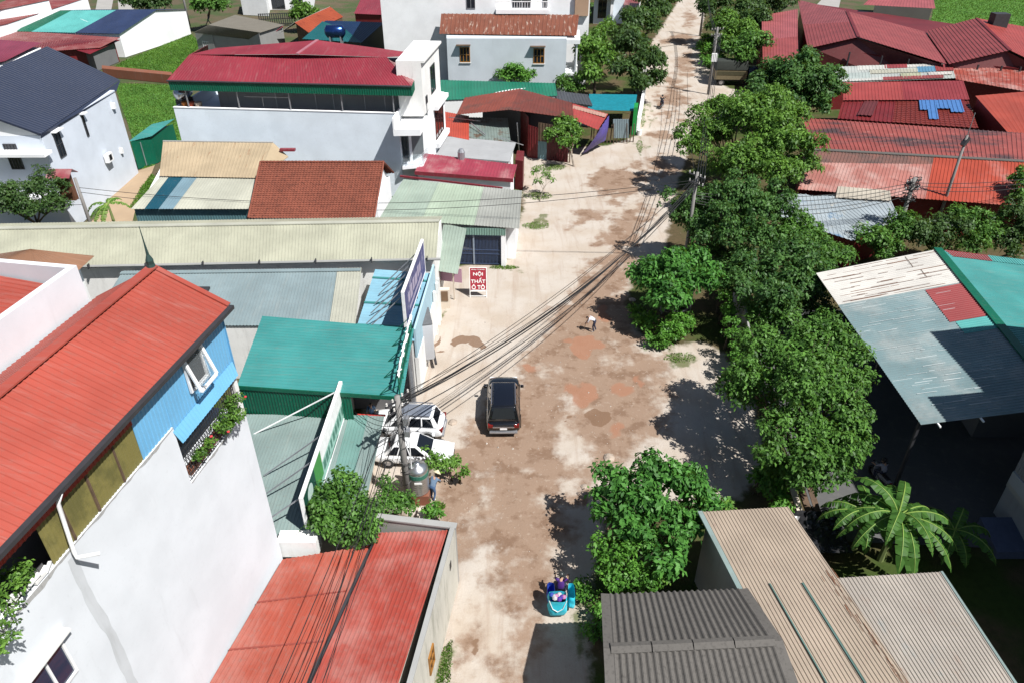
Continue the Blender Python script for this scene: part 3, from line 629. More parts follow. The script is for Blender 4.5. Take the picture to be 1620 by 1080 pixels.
# stair tower and balconies on the road side
tw = [V(-10.3, 68.2), V(-8.1, 68.2), V(-7.2, 76.3), V(-9.6, 76.5)]
MB().prism(tw, 7.4, 12.1).build('stair_tower', M_WHITEST, t)
MB().prism([tw[0], tw[1] + V(.3, 0), tw[2] + V(.3, 0), tw[3]], 12.1, 12.3).build('tower_coping', M_WHITEST, t)
MB().prism([V(-10.3, 69.5), V(-7.6, 71.2), V(-6.9, 76.6), V(-9.4, 77.2)], 0, 7.35).build('front_wall', M_WHITE, t)
rw = Wall(tw[1], tw[2])
for a0, a1, z0, z1 in ((3.6, 5.6, 8.4, 10.9), (1.0, 1.7, 8.2, 8.9)): window(t, rw, a0, a1, z0, z1, M_DKSTEEL, M_GLASS, cols=2)
rw2 = Wall(V(-7.6, 71.2), V(-6.9, 76.6))
window(t, rw2, .7, 4.4, 3.9, 6.9, plain('dark_brown_frame', (0.05, 0.025, 0.02)), glass('dark_red_glass', (0.03, 0.012, 0.014)), cols=3)
MB().hexa(*rw2.slab(.2, 5.2, 7.0, 7.35, 0, .5)).build('lintel_band', M_WHITE, t); MB().hexa(*rw2.slab(.2, 5.2, 3.3, 3.75, 0, .45)).build('floor_band', M_WHITE, t)
b1 = [V(-10.6, 65.3), V(-8.2, 65.4), V(-7.9, 69.6), V(-10.3, 69.6)]
MB().prism(b1, 6.5, 7.1).build('balcony', M_WHITE, t); MB().prism([b1[0], b1[0] + V(.15, 0), b1[3] + V(.15, 0), b1[3]], 7.1, 8.1).build('balcony_wall', M_WHITE, t)
MB().prism([b1[3] + V(.2, -.2), b1[2] + V(0, -.2), b1[2] + V(0, -.12), b1[3] + V(.2, -.12)], 7.1, 8.1).build('balcony_panel', plain('slate_cladding', ph(120, 130, 134), .6), t)
MB().prism([V(-10.2, 66.3), V(-8.3, 66.8), V(-8.0, 69.5), V(-10.2, 69.5)], 3.0, 3.3).build('balcony', M_WHITE, t)
MB().prism([V(-10.15, 67.6), V(-9.4, 67.6), V(-8.5, 69.6), V(-10.15, 69.6)], 3.3, 6.5).build('balcony_room', plain('slate_cladding', (0.2, 0.2, 0.2)), t)
MB().prism([V(-10.1, 67.5), V(-9.75, 67.55), V(-9.75, 67.6), V(-10.1, 67.58)], 3.3, 6.45).build('balcony_door', M_GLASS, t)
MB().prism([V(-9.6, 67.5), V(-9.35, 67.5), V(-9.35, 67.62), V(-9.6, 67.62)], 3.3, 6.45).build('balcony_pier', M_WHITE, t)
MB().prism([V(-10.2, 66.32), V(-8.3, 66.82), V(-8.3, 66.86), V(-10.2, 66.36)], 3.3, 4.3).build('balustrade_glass', M_CLEAR, t)
MB().prism([V(-8.3, 66.82), V(-8.0, 69.5), V(-8.05, 69.5), V(-8.35, 66.82)], 3.3, 4.3).build('balustrade_glass', M_CLEAR, t)
MB().prism([WB + V(0, .1), V(-7.6, 71.0), V(-7.6, 71.2), WB + V(0, .3)], 0, 3.0).build('ground_floor', M_WHITE, t)
# terrace clutter: steel water tank on its side and pots
tk = thing('water_tank', V(-31.2, 70.2, 6.9), 'steel water tank lying on the crimson-roofed house terrace corner', 'tank')
MB().tube([V(-31.0, 69.6, 8.9), V(-30.9, 69.9, 8.9), V(-30.8, 71.4, 8.9), V(-30.75, 71.7, 8.9)], [.3, .62, .62, .3], 14).build('drum', plain('tank_steel', (0.5, 0.52, 0.54), .28, .9), tk, smooth=True)
for y in (70.1, 71.2): MB().box((-31.5, y, 6.9), (-30.3, y + .1, 8.35)).build('stand', M_DKSTEEL, tk)
rng = random.Random(8)
for i, (k, c, nm) in enumerate(((.04, (200, 120, 40), 'orange'), (.07, (190, 90, 60), 'terracotta'), (.1, (220, 200, 180), 'pale'))):
    q = fw.p(fw.L * k, 6.95, -.7); o = MB().lathe([(.2, 0), (.32, .5), (.34, 1.4), (.24, 1.45)], q, 10).build('clay_pot', plain('pot_%s' % nm, ph(*c)), None)
    tag(o, '%s pot standing on the terrace corner of the crimson-roofed house' % nm, 'pot', 'pots on the terrace')

# ---- white house with dark slate-blue roof, left edge
t = thing('slate_roof_house', V(-45, 66), 'white two-storey house with dark slate-blue roof at the left edge', 'house')
M_SLATE = metal('slate_blue_sheet', ph(58, 68, 92), rough=.55, var=.05, dirt=.15)
hA, hB = V(-38.5, 59.6), V(-38.6, 73.3)
MB().prism([hA, hB, V(-52.4, 73.3), V(-52.4, 59.6)], 0, 8.4).build('wall', plaster('cool_pale_plaster', (.58, .63, .70), .12, stainc=(.4, .42, .44)), t)
RN, RF = V(-45.4, 58.9, 11.8), V(-45.2, 75.8, 11.9); EN, EF = P(64, 213, 8.55), P(190, 127, 8.5)
sheet_part('roof', t, M_SLATE, EN, EF, RF, RN, pitch=.4, amp=.025, seg=1)
sheet_part('roof', t, M_SLATE, V(-53, 75.5, 8.5), V(-53, 58.9, 8.5), RN, RF, pitch=.4, amp=.025)
sheet_part('eave_soffit', t, M_SLATE, EN + V(0, .1, -.03), EF + V(0, 0, -.03), hB + V(.02, .3, 8.25), hA + V(.02, -.2, 8.25), flat=True)
m = MB(); m.add([(-38.6, 59.62, 8.4), (-45.4, 59.62, 11.65), (-52.3, 59.62, 8.4), (-38.6, 59.8, 8.4), (-45.4, 59.8, 11.65), (-52.3, 59.8, 8.4)], [(0, 1, 2), (3, 5, 4), (0, 3, 4, 1), (1, 4, 5, 2)]); m.build('gable_wall', M_WHITE, t)
MB().bar(EN + V(0, -.03, .02), RN + V(0, -.03, .02), .1, .16).build('verge_trim', M_SLATE, t)
rw = Wall(hA, hB)
for (x0, y0), (x1, y1), nc in (((82, 212), (105, 245), 2), ((127, 183), (141, 215), 1)):
    a0, z1 = rw.px(x0, y0); a1, z0 = rw.px(x1, y1); window(t, rw, min(a0, a1), max(a0, a1), z0, z1, M_DKSTEEL, M_GLASS, cols=nc, rows=2, fw=.07, hood=M_WHITE)
a, z = rw.px(167, 250); ac = MB(); ac.hexa(*rw.slab(a - .5, a + .5, z - .35, z + .4, .12, .5)); aco = ac.build('air_conditioner', M_PAINTW, t); MB().hexa(*rw.slab(a - .25, a + .25, z - .2, z + .3, .5, .52)).build('fan_grille', M_BLACK, aco)
a, z = rw.px(177, 168); MB().hexa(*rw.slab(a - .2, a + .2, z - .25, z + .25, 0, .3)).build('vent_cowl', M_PAINTW, t)
a, z = rw.px(190, 238); MB().hexa(*rw.slab(a - .15, a + .15, z - .3, z + .2, 0, .25)).build('meter_box', M_PAINTW, t)
fwl = Wall((-52.4, 59.6), (-38.5, 59.6)); a0, z1 = fwl.px(4, 228); a1, z0 = fwl.px(40, 268)
window(t, fwl, a0, a1, z0, z1, M_DKSTEEL, M_GLASS, cols=4, rows=1)
MB().hexa(*fwl.slab(5, 14.6, 3.2, 3.5, 0, 1.6)).build('balcony', M_WHITE, t)
m = MB()
for i in range(40): a = 6 + i * .215; m.bar(fwl.p(a, 3.5, 1.5), fwl.p(a, 4.45, 1.5), .03)
m.bar(fwl.p(5.5, 4.45, 1.5), fwl.p(14.5, 4.45, 1.5), .05); m.bar(fwl.p(14.5, 4.45, 1.5), fwl.p(14.5, 4.45, 0), .05)
m.build('balcony_railing', M_DKSTEEL, t)
MB().hexa(*fwl.slab(4, 14.4, 7.0, 7.25, 0, 1.2)).build('canopy', M_WHITE, t)
# ---- far left roofs
def gable_barn(name, label, cat, N0, N1, Rd0, Rd1, F0, F1, roof, wall, stripes=None, group=None, pitch=.4):
    c = (N0 + N1 + F0 + F1) / 4; t = thing(name, (c.x, c.y, 0), label, cat, group)
    for (k0, k1, q0, q1, mt) in (stripes or [(0, 1, 0, 1, roof)]):
        sheet_part('roof', t, mt, lerp(N0, N1, k0), lerp(N0, N1, k1 - .001), lerp(Rd0, Rd1, q1 - .001), lerp(Rd0, Rd1, q0), pitch=pitch, amp=.03)
    sheet_part('roof', t, roof, F1, F0, Rd0, Rd1, pitch=pitch, amp=.03)
    m = MB(); i = .25
    def dn(p, dx, dy): return V(p.x + dx, p.y + dy, 0)
    m.prism([dn(N0, i, i), dn(N1, -i, i), dn(Rd1, -i, 0), dn(F1, -i, -i), dn(F0, i, -i), dn(Rd0, i, 0)], 0, [N0.z - .1, N1.z - .1, Rd1.z - .1, F1.z - .1, F0.z - .1, Rd0.z - .1])
    m.build('wall', wall, t); return t
gable_barn('warehouse', 'white warehouse with roof striped green, cyan and navy, top left', 'warehouse', P(21, 50, 3.6), V(-61.7, 123.7, 3.6), P(95, 17, 5.5), V(-59.2, 133, 5.5), P(95, 17, 5.5) + V(1, 9, -1.4), V(-57.6, 142, 4.1), M_NAVY, M_WHITE,
           stripes=[(0, .17, 0, .12, M_TEALD), (.17, .58, .12, .58, M_CYAN), (.58, 1, .58, 1, M_NAVY)])
shed('red_roof_shed', 'shed with dusty crimson roof and white wall in the top left corner', 'shed', P(-30, 48, 5), P(12, 38, 5), P(140, -4, 5.6), P(60, -6, 5.6), M_BRICKRED, M_WHITE, pitch=.4)
shed('red_roof_shed', 'shed with crimson roof filling the extreme top left corner', 'shed', P(-60, 30, 6.5), P(-10, 18, 6.5), P(80, 0, 7), P(40, -12, 7), M_BRICKRED, M_WHITE, pitch=.4)
shed('lean_to', 'long crimson lean-to roof in front of the striped warehouse', 'shed', P(-20, 88, 3), P(158, 76, 3), P(190, 60, 3.5), P(-20, 46, 3.6), M_BRICKRED, M_REDWALL, pitch=.4, ins=1.0)
shed('lean_to', 'small dark crimson porch roof on posts by the white warehouse corner', 'shed', P(118, 79, 2.9), P(142, 86, 2.7), P(190, 64, 3.0), P(170, 60, 3.2), metal('deep_crimson', ph(150, 44, 56)), M_DARKIN, pitch=.3, ins=1.2)
shed('purple_roof_shed', 'shed with mauve-red roof behind the slate-blue roof', 'shed', P(-25, 104, 5), P(8, 97, 5), P(66, 68, 6), P(-20, 62, 6), metal('mauve_red_sheet', ph(164, 78, 100)), M_WHITE, pitch=.4, drop=.6)
# junk under the porch: rack of bars
o = MB()
for i in range(5): o.bar(P(145 + i * 6, 104 - i, 0), P(145 + i * 6, 104 - i, 0) + V(0, 0, 2.2), .08)
o.bar(P(145, 104, 0) + V(0, 0, 1.6), P(170, 100, 0) + V(0, 0, 1.6), .08); o.bar(P(145, 104, 0) + V(0, 0, .5), P(170, 100, 0) + V(0, 0, .5), .08)
tag(o.build('pipe_rack', M_STEEL), 'rack of grey pipes standing in the grass by the crimson porch', 'rack')
# ---- grey concrete house, red porch and neighbours at the top
N0, N1 = P(305, 52, 3.4), P(395, 62, 3.4)
t = gable_barn('grey_house', 'old grey cement house with weathered grey roof, top centre-left', 'house', N0, N1, P(330, 40, 4.8), P(412, 52, 4.8), P(372, 24, 3.4), P(450, 40, 3.4), plaster('old_grey_roof', ph(150, 144, 132), .6), M_GREYPL)
w = Wall((N0.x + .25, N0.y + .25), (N1.x - .25, N1.y + .25)); window(t, w, 1.2, 2.6, .9, 2.2, M_PAINTW, M_GLASS, cols=3, rows=2)
t = shed('porch', 'crimson porch roof on white posts beside the grey house', 'shed', P(382, 60, 3), P(412, 68, 3), P(448, 42, 3.4), P(420, 38, 3.4), M_CRIMSON, None, pitch=.3)
for q in ((384, 62), (410, 68), (440, 46)): MB().bar(P(*q, 3), V(P(*q, 3).x, P(*q, 3).y, 0), .1).build('post', M_PAINTW, t)
t = shed('orange_roof_house', 'grey boarded hut with orange rusty roof, top centre', 'hut', P(488, 52, 3.2), P(466, 36, 4.4), P(522, 11, 4.4), P(543, 27, 3.2), blob_mat('rusty_orange_sheet', ph(196, 96, 64), ph(160, 74, 52), .5, .7, .8), M_WOOD, pitch=.4)
sheet_part('roof', t, M_GREYPL, P(440, 54, 3), P(466, 36, 4.4), P(522, 11, 4.4), P(500, 20, 3.0), pitch=.5)
t = shed('blue_roof_house', 'house with teal and dark blue roof behind the crimson roof', 'house', P(478, 62, 4.6), P(572, 68, 4.6), P(608, 36, 5.4), P(515, 33, 5.4), M_DKBLUE, M_DKSTEEL, pitch=.4)
sheet_part('roof_sheet', t, metal('petrol_teal', ph(34, 116, 120)), P(478, 62, 4.66), P(572, 68, 4.66), P(548, 48, 5.1), P(510, 34, 5.46), pitch=.4)
bt = thing('water_tank', P(531, 58, 5.4), 'shiny blue-steel water tank on the dark blue roof', 'tank')
q = P(531, 50, 6.4); MB().tube([q + V(-1.5, 0, 0), q + V(-1.2, 0, 0), q + V(1.0, 0, 0), q + V(1.3, 0, 0)], [.45, .85, .85, .45], 14).build('drum', plain('blue_tank_steel', ph(70, 110, 190), .22, .85), bt, smooth=True)
for dx in (-.8, .7): MB().box((q.x + dx - .08, q.y - .7, 4.7), (q.x + dx + .08, q.y + .7, q.z - .6)).build('stand', M_STEEL, bt)
shed('red_roof_house', 'house with crimson roof left of the tall white house', 'house', P(560, 22, 4), P(604, 24, 4), P(614, -4, 4.8), P(572, -4, 4.8), M_CRIMSON, M_REDWALL, pitch=.4)
t = thing('white_villa', P(440, 12), 'white villa with dark gate at the top edge, left of centre', 'house')
q = [P(370, 18), P(500, 18), P(505, -8), P(372, -8)]; MB().prism([P(420, 16), P(496, 16), P(500, -10), P(424, -10)], 0, 6).build('wall', M_WHITE, t)
MB().prism([P(385, 24), P(425, 26), P(428, 14), P(388, 12)], 0, 3).build('garage', M_WHITE, t)
w = Wall(P(420, 16), P(496, 16)); window(t, w, 1.5, 4.2, .2, 3.2, M_DKSTEEL, M_GLASS, cols=3); window(t, w, 6, 8, .2, 3.0, M_DKSTEEL, M_GLASS, cols=2)
g = MB()
for i in range(16): q = P(412 + i * 3.4, 42 - i * .1); g.bar(q, q + V(0, 0, 2.2), .14)
for z in (.3, 1.2, 2.1): g.bar(P(412, 42) + V(0, 0, z), P(464, 40) + V(0, 0, z), .12)
tag(g.build('iron_gate', M_DKSTEEL), 'black iron gate in front of the white villa', 'gate')
# ---- tall white house and the wooden-window house
t = thing('tall_white_house', V(-4, 113), 'tall white house rising behind the rusty-roofed house', 'house')
pw = [V(-17.6, 107.5), V(10.4, 107.2), V(11, 122), V(-18, 122)]
MB().prism(pw, 0, 16).build('wall', M_WHITE, t); w = Wall(pw[0], pw[1])
for px in ((738, 752), (810, 840), (858, 866)): 
    a0, z0 = w.px(px[0], 14); a1, _ = w.px(px[1], 14); window(t, w, a0, a1, z0, z0 + 2.4, M_STEEL, M_GLASS, cols=2)
a0, z0 = w.px(785, 13); a1, _ = w.px(868, 13); MB().hexa(*w.slab(a0, a1, z0 - .5, z0, 0, 1.4)).build('balcony', M_WHITE, t)
m = MB(); [m.bar(w.p(a0 + i * .35, z0, 1.35), w.p(a0 + i * .35, z0 + 1, 1.35), .06) for i in range(int((a1 - a0) / .35))]; m.bar(w.p(a0, z0 + 1, 1.35), w.p(a1, z0 + 1, 1.35), .1); m.build('balcony_railing', M_PAINTW, t)
MB().hexa(*w.slab(26, 27.8, 9.2, 12, 0, .5)).build('stair_bay', plaster('peach_plaster', ph(226, 190, 160), .2), t)
t = thing('rusty_roof_house', V(-1, 103), 'pale house with rusty striped roof and two orange wooden windows', 'house')
fA, fB = V(-8.3, 99.4), V(6.95, 99.3); MB().prism([fA, fB, V(7.4, 106.5), V(-8.9, 106.5)], 0, 7.85).build('wall', plaster('pale_grey_blue_plaster', ph(212, 220, 226, .8), .2), t)
E0, E1, R0, R1 = P(695, 54, 8.0), P(912, 57, 8.0), P(698, 22, 9.5), P(916, 24, 9.5)
sheet_part('roof', t, M_RUSTROOF, E0, E1, R1, R0, pitch=.55, amp=.05)
w = Wall(fA, fB)
for x0, x1, y0, y1 in ((727, 744, 75, 99), (844, 861, 77, 101)):
    a0, z1 = w.px(x0, y0); a1, z0 = w.px(x1, y1); window(t, w, a0, a1, z0, z1, M_WOODOR, M_GLASS, cols=3, rows=2, fw=.1, sill=M_WHITEST); MB().hexa(*w.slab(a0 - .4, a1 + .1, z1 + .25, z1 + .33, 0, .6)).build('hood', M_WOOD, t)
bw = Wall(fB, V(7.4, 106.5)); MB().hexa(*bw.slab(.1, 6, 3.3, 3.6, 0, 1.6)).build('balcony', M_WHITE, t)
for a in (.3, 2.2, 4.0, 5.8): MB().lathe([(.16, 0), (.13, .1), (.11, 3.4), (.17, 3.6)], bw.p(a, 3.6, 1.3), 8).build('column', M_WHITE, t)
m = MB(); [m.lathe([(.05, 0), (.1, .35), (.05, .8)], bw.p(.5 + i * .3, 3.6, 1.45), 6) for i in range(18)]; m.bar(bw.p(.2, 4.45, 1.45), bw.p(6, 4.45, 1.45), .16, .1); m.build('balustrade', M_WHITE, t)
MB().hexa(*bw.slab(.0, 6.2, 7.2, 7.7, 0, 1.7)).build('balcony_roof', M_WHITE, t)
# ---- green flat roof, weathered sheds around the open yard
shed('green_low_shed', 'long low shed with flat emerald roof below the wooden windows', 'shed', P(697, 159, 3.0), P(882, 152, 3.0), P(878, 132, 3.5), P(697, 127, 3.5), metal('emerald_sheet', ph(24, 142, 112)), M_WHITE, pitch=.4)
shed('dark_low_shed', 'low shed with dark grey roof between emerald roof and teal tarp', 'shed', P(882, 160, 2.6), P(938, 168, 2.6), P(930, 150, 2.9), P(878, 144, 2.9), metal('dark_grey_sheet', ph(92, 96, 104)), M_GREYPL, pitch=.4)
t = thing('red_barn', V(2, 79), 'open red barn with rust-brown hipped roof and red sheet walls facing the yard', 'barn')
ap0, ap1 = P(806, 174, 5.2), P(822, 141, 5.4); LL, LF = P(722, 182, 4.1), P(735, 155, 4.3)
RL, RF = P(908, 188, 4.1), P(905, 163, 4.3)
sheet_part('roof', t, M_RUSTRED, LL, ap0, ap1, LF, pitch=.35, amp=.03)
sheet_part('roof', t, blob_mat('brown_red_sheet', ph(140, 74, 64), ph(110, 78, 70), .5, .7, .6), ap0, RL, RF, ap1, pitch=.35, amp=.03)
sheet_part('roof', t, metal('fresh_red_sheet', ph(206, 88, 82)), P(903, 188, 4.0), P(946, 206, 3.2), P(962, 181, 3.3), P(906, 164, 4.2), pitch=.35, amp=.03)
sheet_part('roof_sheet', t, metal('peach_sheet', ph(226, 178, 160)), P(906, 172, 4.12), P(957, 186, 3.4), P(960, 181, 3.4), P(907, 167, 4.2), pitch=.35, amp=.03)
gA, gB = P(835, 250), P(898, 258); gw = Wall(gA, gB)
for k0, k1, mt in ((0, .25, M_REDWALL), (.25, .47, metal('pale_blue_wall_sheet', ph(140, 180, 190))), (.47, 1, metal('maroon_sheet', ph(104, 36, 44)))):
    sheet_part('wall_sheet', t, mt, lerp(gA, gB, k0), lerp(gA, gB, k1), lerp(gA, gB, k1) + V(0, 0, 3.4), lerp(gA, gB, k0) + V(0, 0, 3.6), pitch=.3, amp=.03)
sheet_part('wall_sheet', t, M_WOOD, lerp(gA, gB, .25) + V(0, -.04, 2.0), lerp(gA, gB, .6) + V(0, -.04, 2.0), lerp(gA, gB, .6) + V(0, -.04, 3.9), lerp(gA, gB, .25) + V(0, -.04, 4.0), pitch=.3)
sheet_part('wall_sheet', t, M_REDWALL, P(820, 225), gA, gA + V(0, 0, 4.4), V(P(820, 225).x, P(820, 225).y, 4.4), pitch=.3)
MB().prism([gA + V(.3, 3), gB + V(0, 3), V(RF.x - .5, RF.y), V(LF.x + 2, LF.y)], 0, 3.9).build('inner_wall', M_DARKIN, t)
for q in (gB + V(.2, 0), P(905, 245), P(944, 226)): MB().bar(q, q + V(0, 0, 3.3), .12).build('post', M_WOOD, t)
# purple tarp hanging from the barn eave
m = MB(); n = 12; tl, tr = P(964, 182, 3.35), P(948, 206, 3.15)
for j in range(n + 1):
    for i in range(n + 1):
        u, v = i / n, j / n; p = lerp(tl, tr, u); b = P(958, 222, .9) * (1 - u) + P(918, 246, .15) * u
        q = lerp(p, b, v); q = q + V(.5 * math.sin(math.pi * u) * math.sin(math.pi * v) + .06 * math.sin(u * 26), -.3 * math.sin(v * 3.1) + .05 * math.sin(u * 22 + 1), 0); m.v.append(tuple(q))
for j in range(n):
    for i in range(n): a = j * (n + 1) + i; m.f.append((a, a + 1, a + n + 2, a + n + 1)); m.mi.append(0)
tag(m.build('purple_tarp', plain('purple_tarpaulin', ph(112, 98, 186), .55), smooth=True), 'violet tarpaulin hanging from the eave of the red barn', 'tarpaulin')
t = shed('patched_shed', 'broken shed with coral and grey-teal roof sheets left of the red barn', 'shed', P(700, 214, 2.8), P(742, 222, 2.8), P(742, 184, 3.4), P(702, 177, 3.4), metal('bright_coral_sheet', ph(222, 96, 76)), M_DARKIN, pitch=.3)
sheet_part('roof_sheet', t, blob_mat('teal_rust_sheet', ph(150, 166, 160), ph(120, 90, 70), .5, .66, .7), P(742, 224, 2.7), P(808, 226, 2.6), P(803, 187, 3.3), P(742, 186, 3.3), pitch=.3)
for a, b, k in ((P(745, 195, 3.5), P(768, 214, 3.0), .12), (P(710, 186, 3.6), P(760, 192, 3.5), .1), (P(790, 218, 3.2), P(828, 230, 2.2), .1), (P(818, 195, 4.5), P(822, 250, .2), .12)): MB().bar(a, b, k * .7).build('loose_batten', M_STEEL, t)
t = shed('grey_flat_roof', 'low shed with flat pale grey cement roof left of the red barn', 'shed', P(688, 246, 2.75), P(806, 256, 2.75), P(816, 226, 2.8), P(706, 216, 2.8), plaster('pale_cement', ph(206, 208, 210, .5), .45), M_WHITE, flat=True, thick=.12)
t = shed('crimson_low_shed', 'low shed with bright crimson roof facing the road below the terrace house', 'shed', P(656, 272, 3.0), P(812, 284, 2.9), P(818, 261, 3.3), P(672, 243, 3.4), metal('rose_crimson_sheet', ph(190, 76, 96), fade=.25), M_WHITE, pitch=.3)
MB().bar(P(656, 272, 3.0) + V(0, -.05, -.1), P(812, 284, 2.9) + V(0, -.05, -.1), .06, .35).build('fascia', M_CRIMSON, t)
MB().lathe([(.35, 0), (.35, .7), (.2, 1.0)], P(730, 252, 3.3), 10).build('roof_vent', M_STEEL, t)
MB().bar(P(633, 279, 2.5), P(795, 298, 2.4), .12, .16).build('red_rail', M_CRIMSON, t)
rg = MB(); rg.prism([P(815, 300), P(827, 302), P(829, 285), P(818, 284)], 0, 3.0); rg.build('red_end_wall', M_REDWALL, t)
# ---- teal tarp yard, stake fence, propped sheet, green gate post and white yard wall by the road
t = thing('tarp_shelter', V(13, 91), 'shelter covered with a teal tarpaulin behind the stake fence', 'shelter')
sheet_part('tarpaulin', t, plain('teal_tarpaulin', ph(34, 158, 176), .5, var=.15), P(930, 174, 2.4), P(1004, 176, 2.4), P(1008, 150, 2.7), P(932, 149, 2.7), flat=True, thick=.03)
for q in ((932, 172), (1000, 174), (1004, 152), (936, 152)): r = P(*q, 2.35); MB().bar(V(r.x, r.y, 0), r, .08).build('post', M_WOOD, t)
stf = thing('stake_fence', V(0, 0, 0), 'weathered wooden stake fence between the violet tarp and the green post', 'fence')
for i in range(14):
    q = P(934 + i * 5.2, 229 - i * .3); o = MB().bar(q, q + V(random.Random(i).uniform(-.1, .1), 0, 1.7 + .4 * random.Random(i + 9).random()), .16, .1).build('stake', M_WOOD, stf)
t = thing('propped_sheet', P(985, 226), 'white-blue corrugated sheet propped on legs beside the road fence', 'sheet')
sheet_part('panel', t, metal('pale_cyan_sheet', ph(196, 224, 234), dirt=.3), P(970, 219, .6), P(995, 219, .6), P(995, 189, 2.9), P(970, 189, 2.9), pitch=.25, amp=.03)
for x in (971, 992): MB().bar(P(x, 228), P(x, 190, 2.8), .08).build('leg', M_WOOD, t)
t = thing('yard_gate', P(1003, 212), 'bright green gate post and white yard wall along the road', 'gate')
MB().prism([P(999, 214), P(1005, 214), P(1006, 206), P(1000, 206)], 0, 3.2).build('post', plain('bright_green_paint', ph(40, 178, 84)), t)
MB().prism([P(1006, 212), P(1010, 212), P(1021, 152), P(1017, 152)], 0, 1.9).build('yard_wall', M_WHITE, t)
MB().prism([P(1005, 152), P(1021, 152), P(1021, 144), P(1006, 144)], 0, 3).build('gate_pillar', M_CONC, t)
o = MB().lathe([(.26, 0), (.3, .55), (.31, .6), (.27, .6)], P(1011, 214), 12).build('bucket', M_PAINTW); tag(o, 'white bucket on the road edge below the green gate post', 'bucket')
t = thing('pink_house', P(965, 36), 'far pale house with pink-red awning above the roadside trees', 'house')
MB().prism([P(938, 38), P(985, 38), P(990, 12), P(942, 12)], 0, 7.5).build('wall', M_PALEBL, t); w = Wall(P(938, 38), P(985, 38))
sheet_part('awning', t, metal('pink_red_sheet', ph(206, 84, 92)), w.p(.2, 4.8, 2.0), w.p(4.6, 4.8, 2.0), w.p(4.6, 5.9, 0), w.p(.2, 5.9, 0), pitch=.4)
window(t, w, .8, 2.4, 1.0, 4.2, M_WOOD, M_GLASS, cols=2); MB().hexa(*w.slab(3.0, 3.5, 0, 7, 0, 1.5)).build('pier', M_WHITE, t)
shed('red_roof_shed', 'far crimson roof above the roadside trees left of the road', 'shed', P(985, 12, 3.5), P(1010, 12, 3.5), P(1015, -4, 4), P(990, -4, 4), M_BRICKRED, M_WHITE, pitch=.4)
# brick garden wall across the grass
o = MB().prism([P(165, 122), P(275, 133), P(275, 128), P(165, 117)], 0, 1.2).build('brick_wall', M_BRICK); tag(o, 'low reddish brick wall crossing the grass by the terrace house', 'wall')

# ================================================================== RIGHT SIDE OF THE ROAD
# ---- grey fibre-cement roof house, bottom centre-right
t = thing('fibre_cement_house', V(6, 15.5), 'small house with grey wavy fibre-cement roof at the bottom edge', 'house')
E0, E1 = P(961, 940, 4.4), P(1172, 932, 4.4); R0, R1 = P(966, 1026, 5.1), P(1226, 1014, 5.1)
F0, F1 = R0 + V(-.1, -3.2, -.8), R1 + V(.4, -3.2, -.8)
sheet_part('roof', t, M_FIBRE, E1, E0, R0, R1, pitch=.24, amp=.085, wave=True)
sheet_part('roof', t, M_FIBRE, F0, F1, R1 + V(0, 0, .0), R0, pitch=.24, amp=.085, wave=True)
ns = 4
for i in range(ns):
    a, b = lerp(R0, R1, i / ns), lerp(R0, R1, (i + .97) / ns)
    m = MB(); m.hexa([a + V(0, -.2, .0), b + V(0, -.2, .0), b + V(0, .0, .1), a + V(0, .0, .1)], [a + V(0, -.2, .05), b + V(0, -.2, .05), b + V(0, 0, .15), a + V(0, 0, .15)])
    m.hexa([a + V(0, 0, .1), b + V(0, 0, .1), b + V(0, .2, .02), a + V(0, .2, .02)], [a + V(0, 0, .15), b + V(0, 0, .15), b + V(0, .2, .07), a + V(0, .2, .07)]); m.build('ridge_piece', M_FIBRE, t)
for e, r, f, d in ((E0, R0, F0, -.2), (E1, R1, F1, .25)):
    m = MB(); m.bar(e + V(d * .3, 0, .04), r + V(d * .3, 0, .04), .38, .05); m.bar(r + V(d * .3, 0, .04), f + V(d * .3, 0, .04), .38, .05); m.build('verge_slab', M_FIBRE, t)
MB().prism([(F0.x + .2, F0.y), (F1.x - .2, F1.y), (R1.x - .2, R1.y), (E1.x - .2, E1.y - .35), (E0.x + .15, E0.y - .35), (R0.x + .2, R0.y)], 0, [4.1, 4.1, 4.95, 4.2, 4.2, 4.95]).build('wall', M_GREYPL, t)
MB().tube([P(962, 945, 3.9) + V(-.05, 0, 0), P(961, 958, 3.3) + V(-.05, 0, 0)], .03, 6).build('pipe', M_PAINTW, t)
# ---- pinkish tan roof shed
t = thing('tan_roof_shed', V(13, 17), 'shed with weathered pinkish tan ribbed roof in two parts, bottom right', 'shed')
A, B, C, D = P(1247, 1095, 4.2), P(1425, 1095, 4.0), P(1247, 801, 4.0), P(1108, 809, 4.2)
A = V(9.6, 14.0, 4.2); B = V(13.9, 14.0, 4.0)
sheet_part('roof', t, M_TANROOF, A, B, C, D, pitch=.16, amp=.03)
A2, B2, C2, D2 = V(13.5, 14.0, 3.92), P(1606, 1084, 3.45), P(1487, 904, 3.55), P(1318, 914, 3.9)
sheet_part('roof', t, M_TANBLUE, A2, B2, C2, D2, pitch=.16, amp=.03)
for k, w_, mt in ((.3, .05, M_TEAL), (.62, .07, M_TEAL)):
    a, b = lerp(A, B, k), lerp(D, C, k); b = lerp(a, b, .55); MB().bar(a + V(0, 0, .06), b + V(0, 0, .06), w_, .05).build('roof_strip', metal('faded_teal_strip', ph(110, 146, 138)), t)
MB().bar(D + V(-.03, 0, .02), A + V(-.03, 0, .02), .2, .08).build('verge_trim', M_GREYGR, t)
MB().bar(C2 + V(.05, 0, .02), B2 + V(.05, 0, .02), .1, .08).build('verge_trim', M_GREYGR, t)
rl = MB(); rng = random.Random(4)
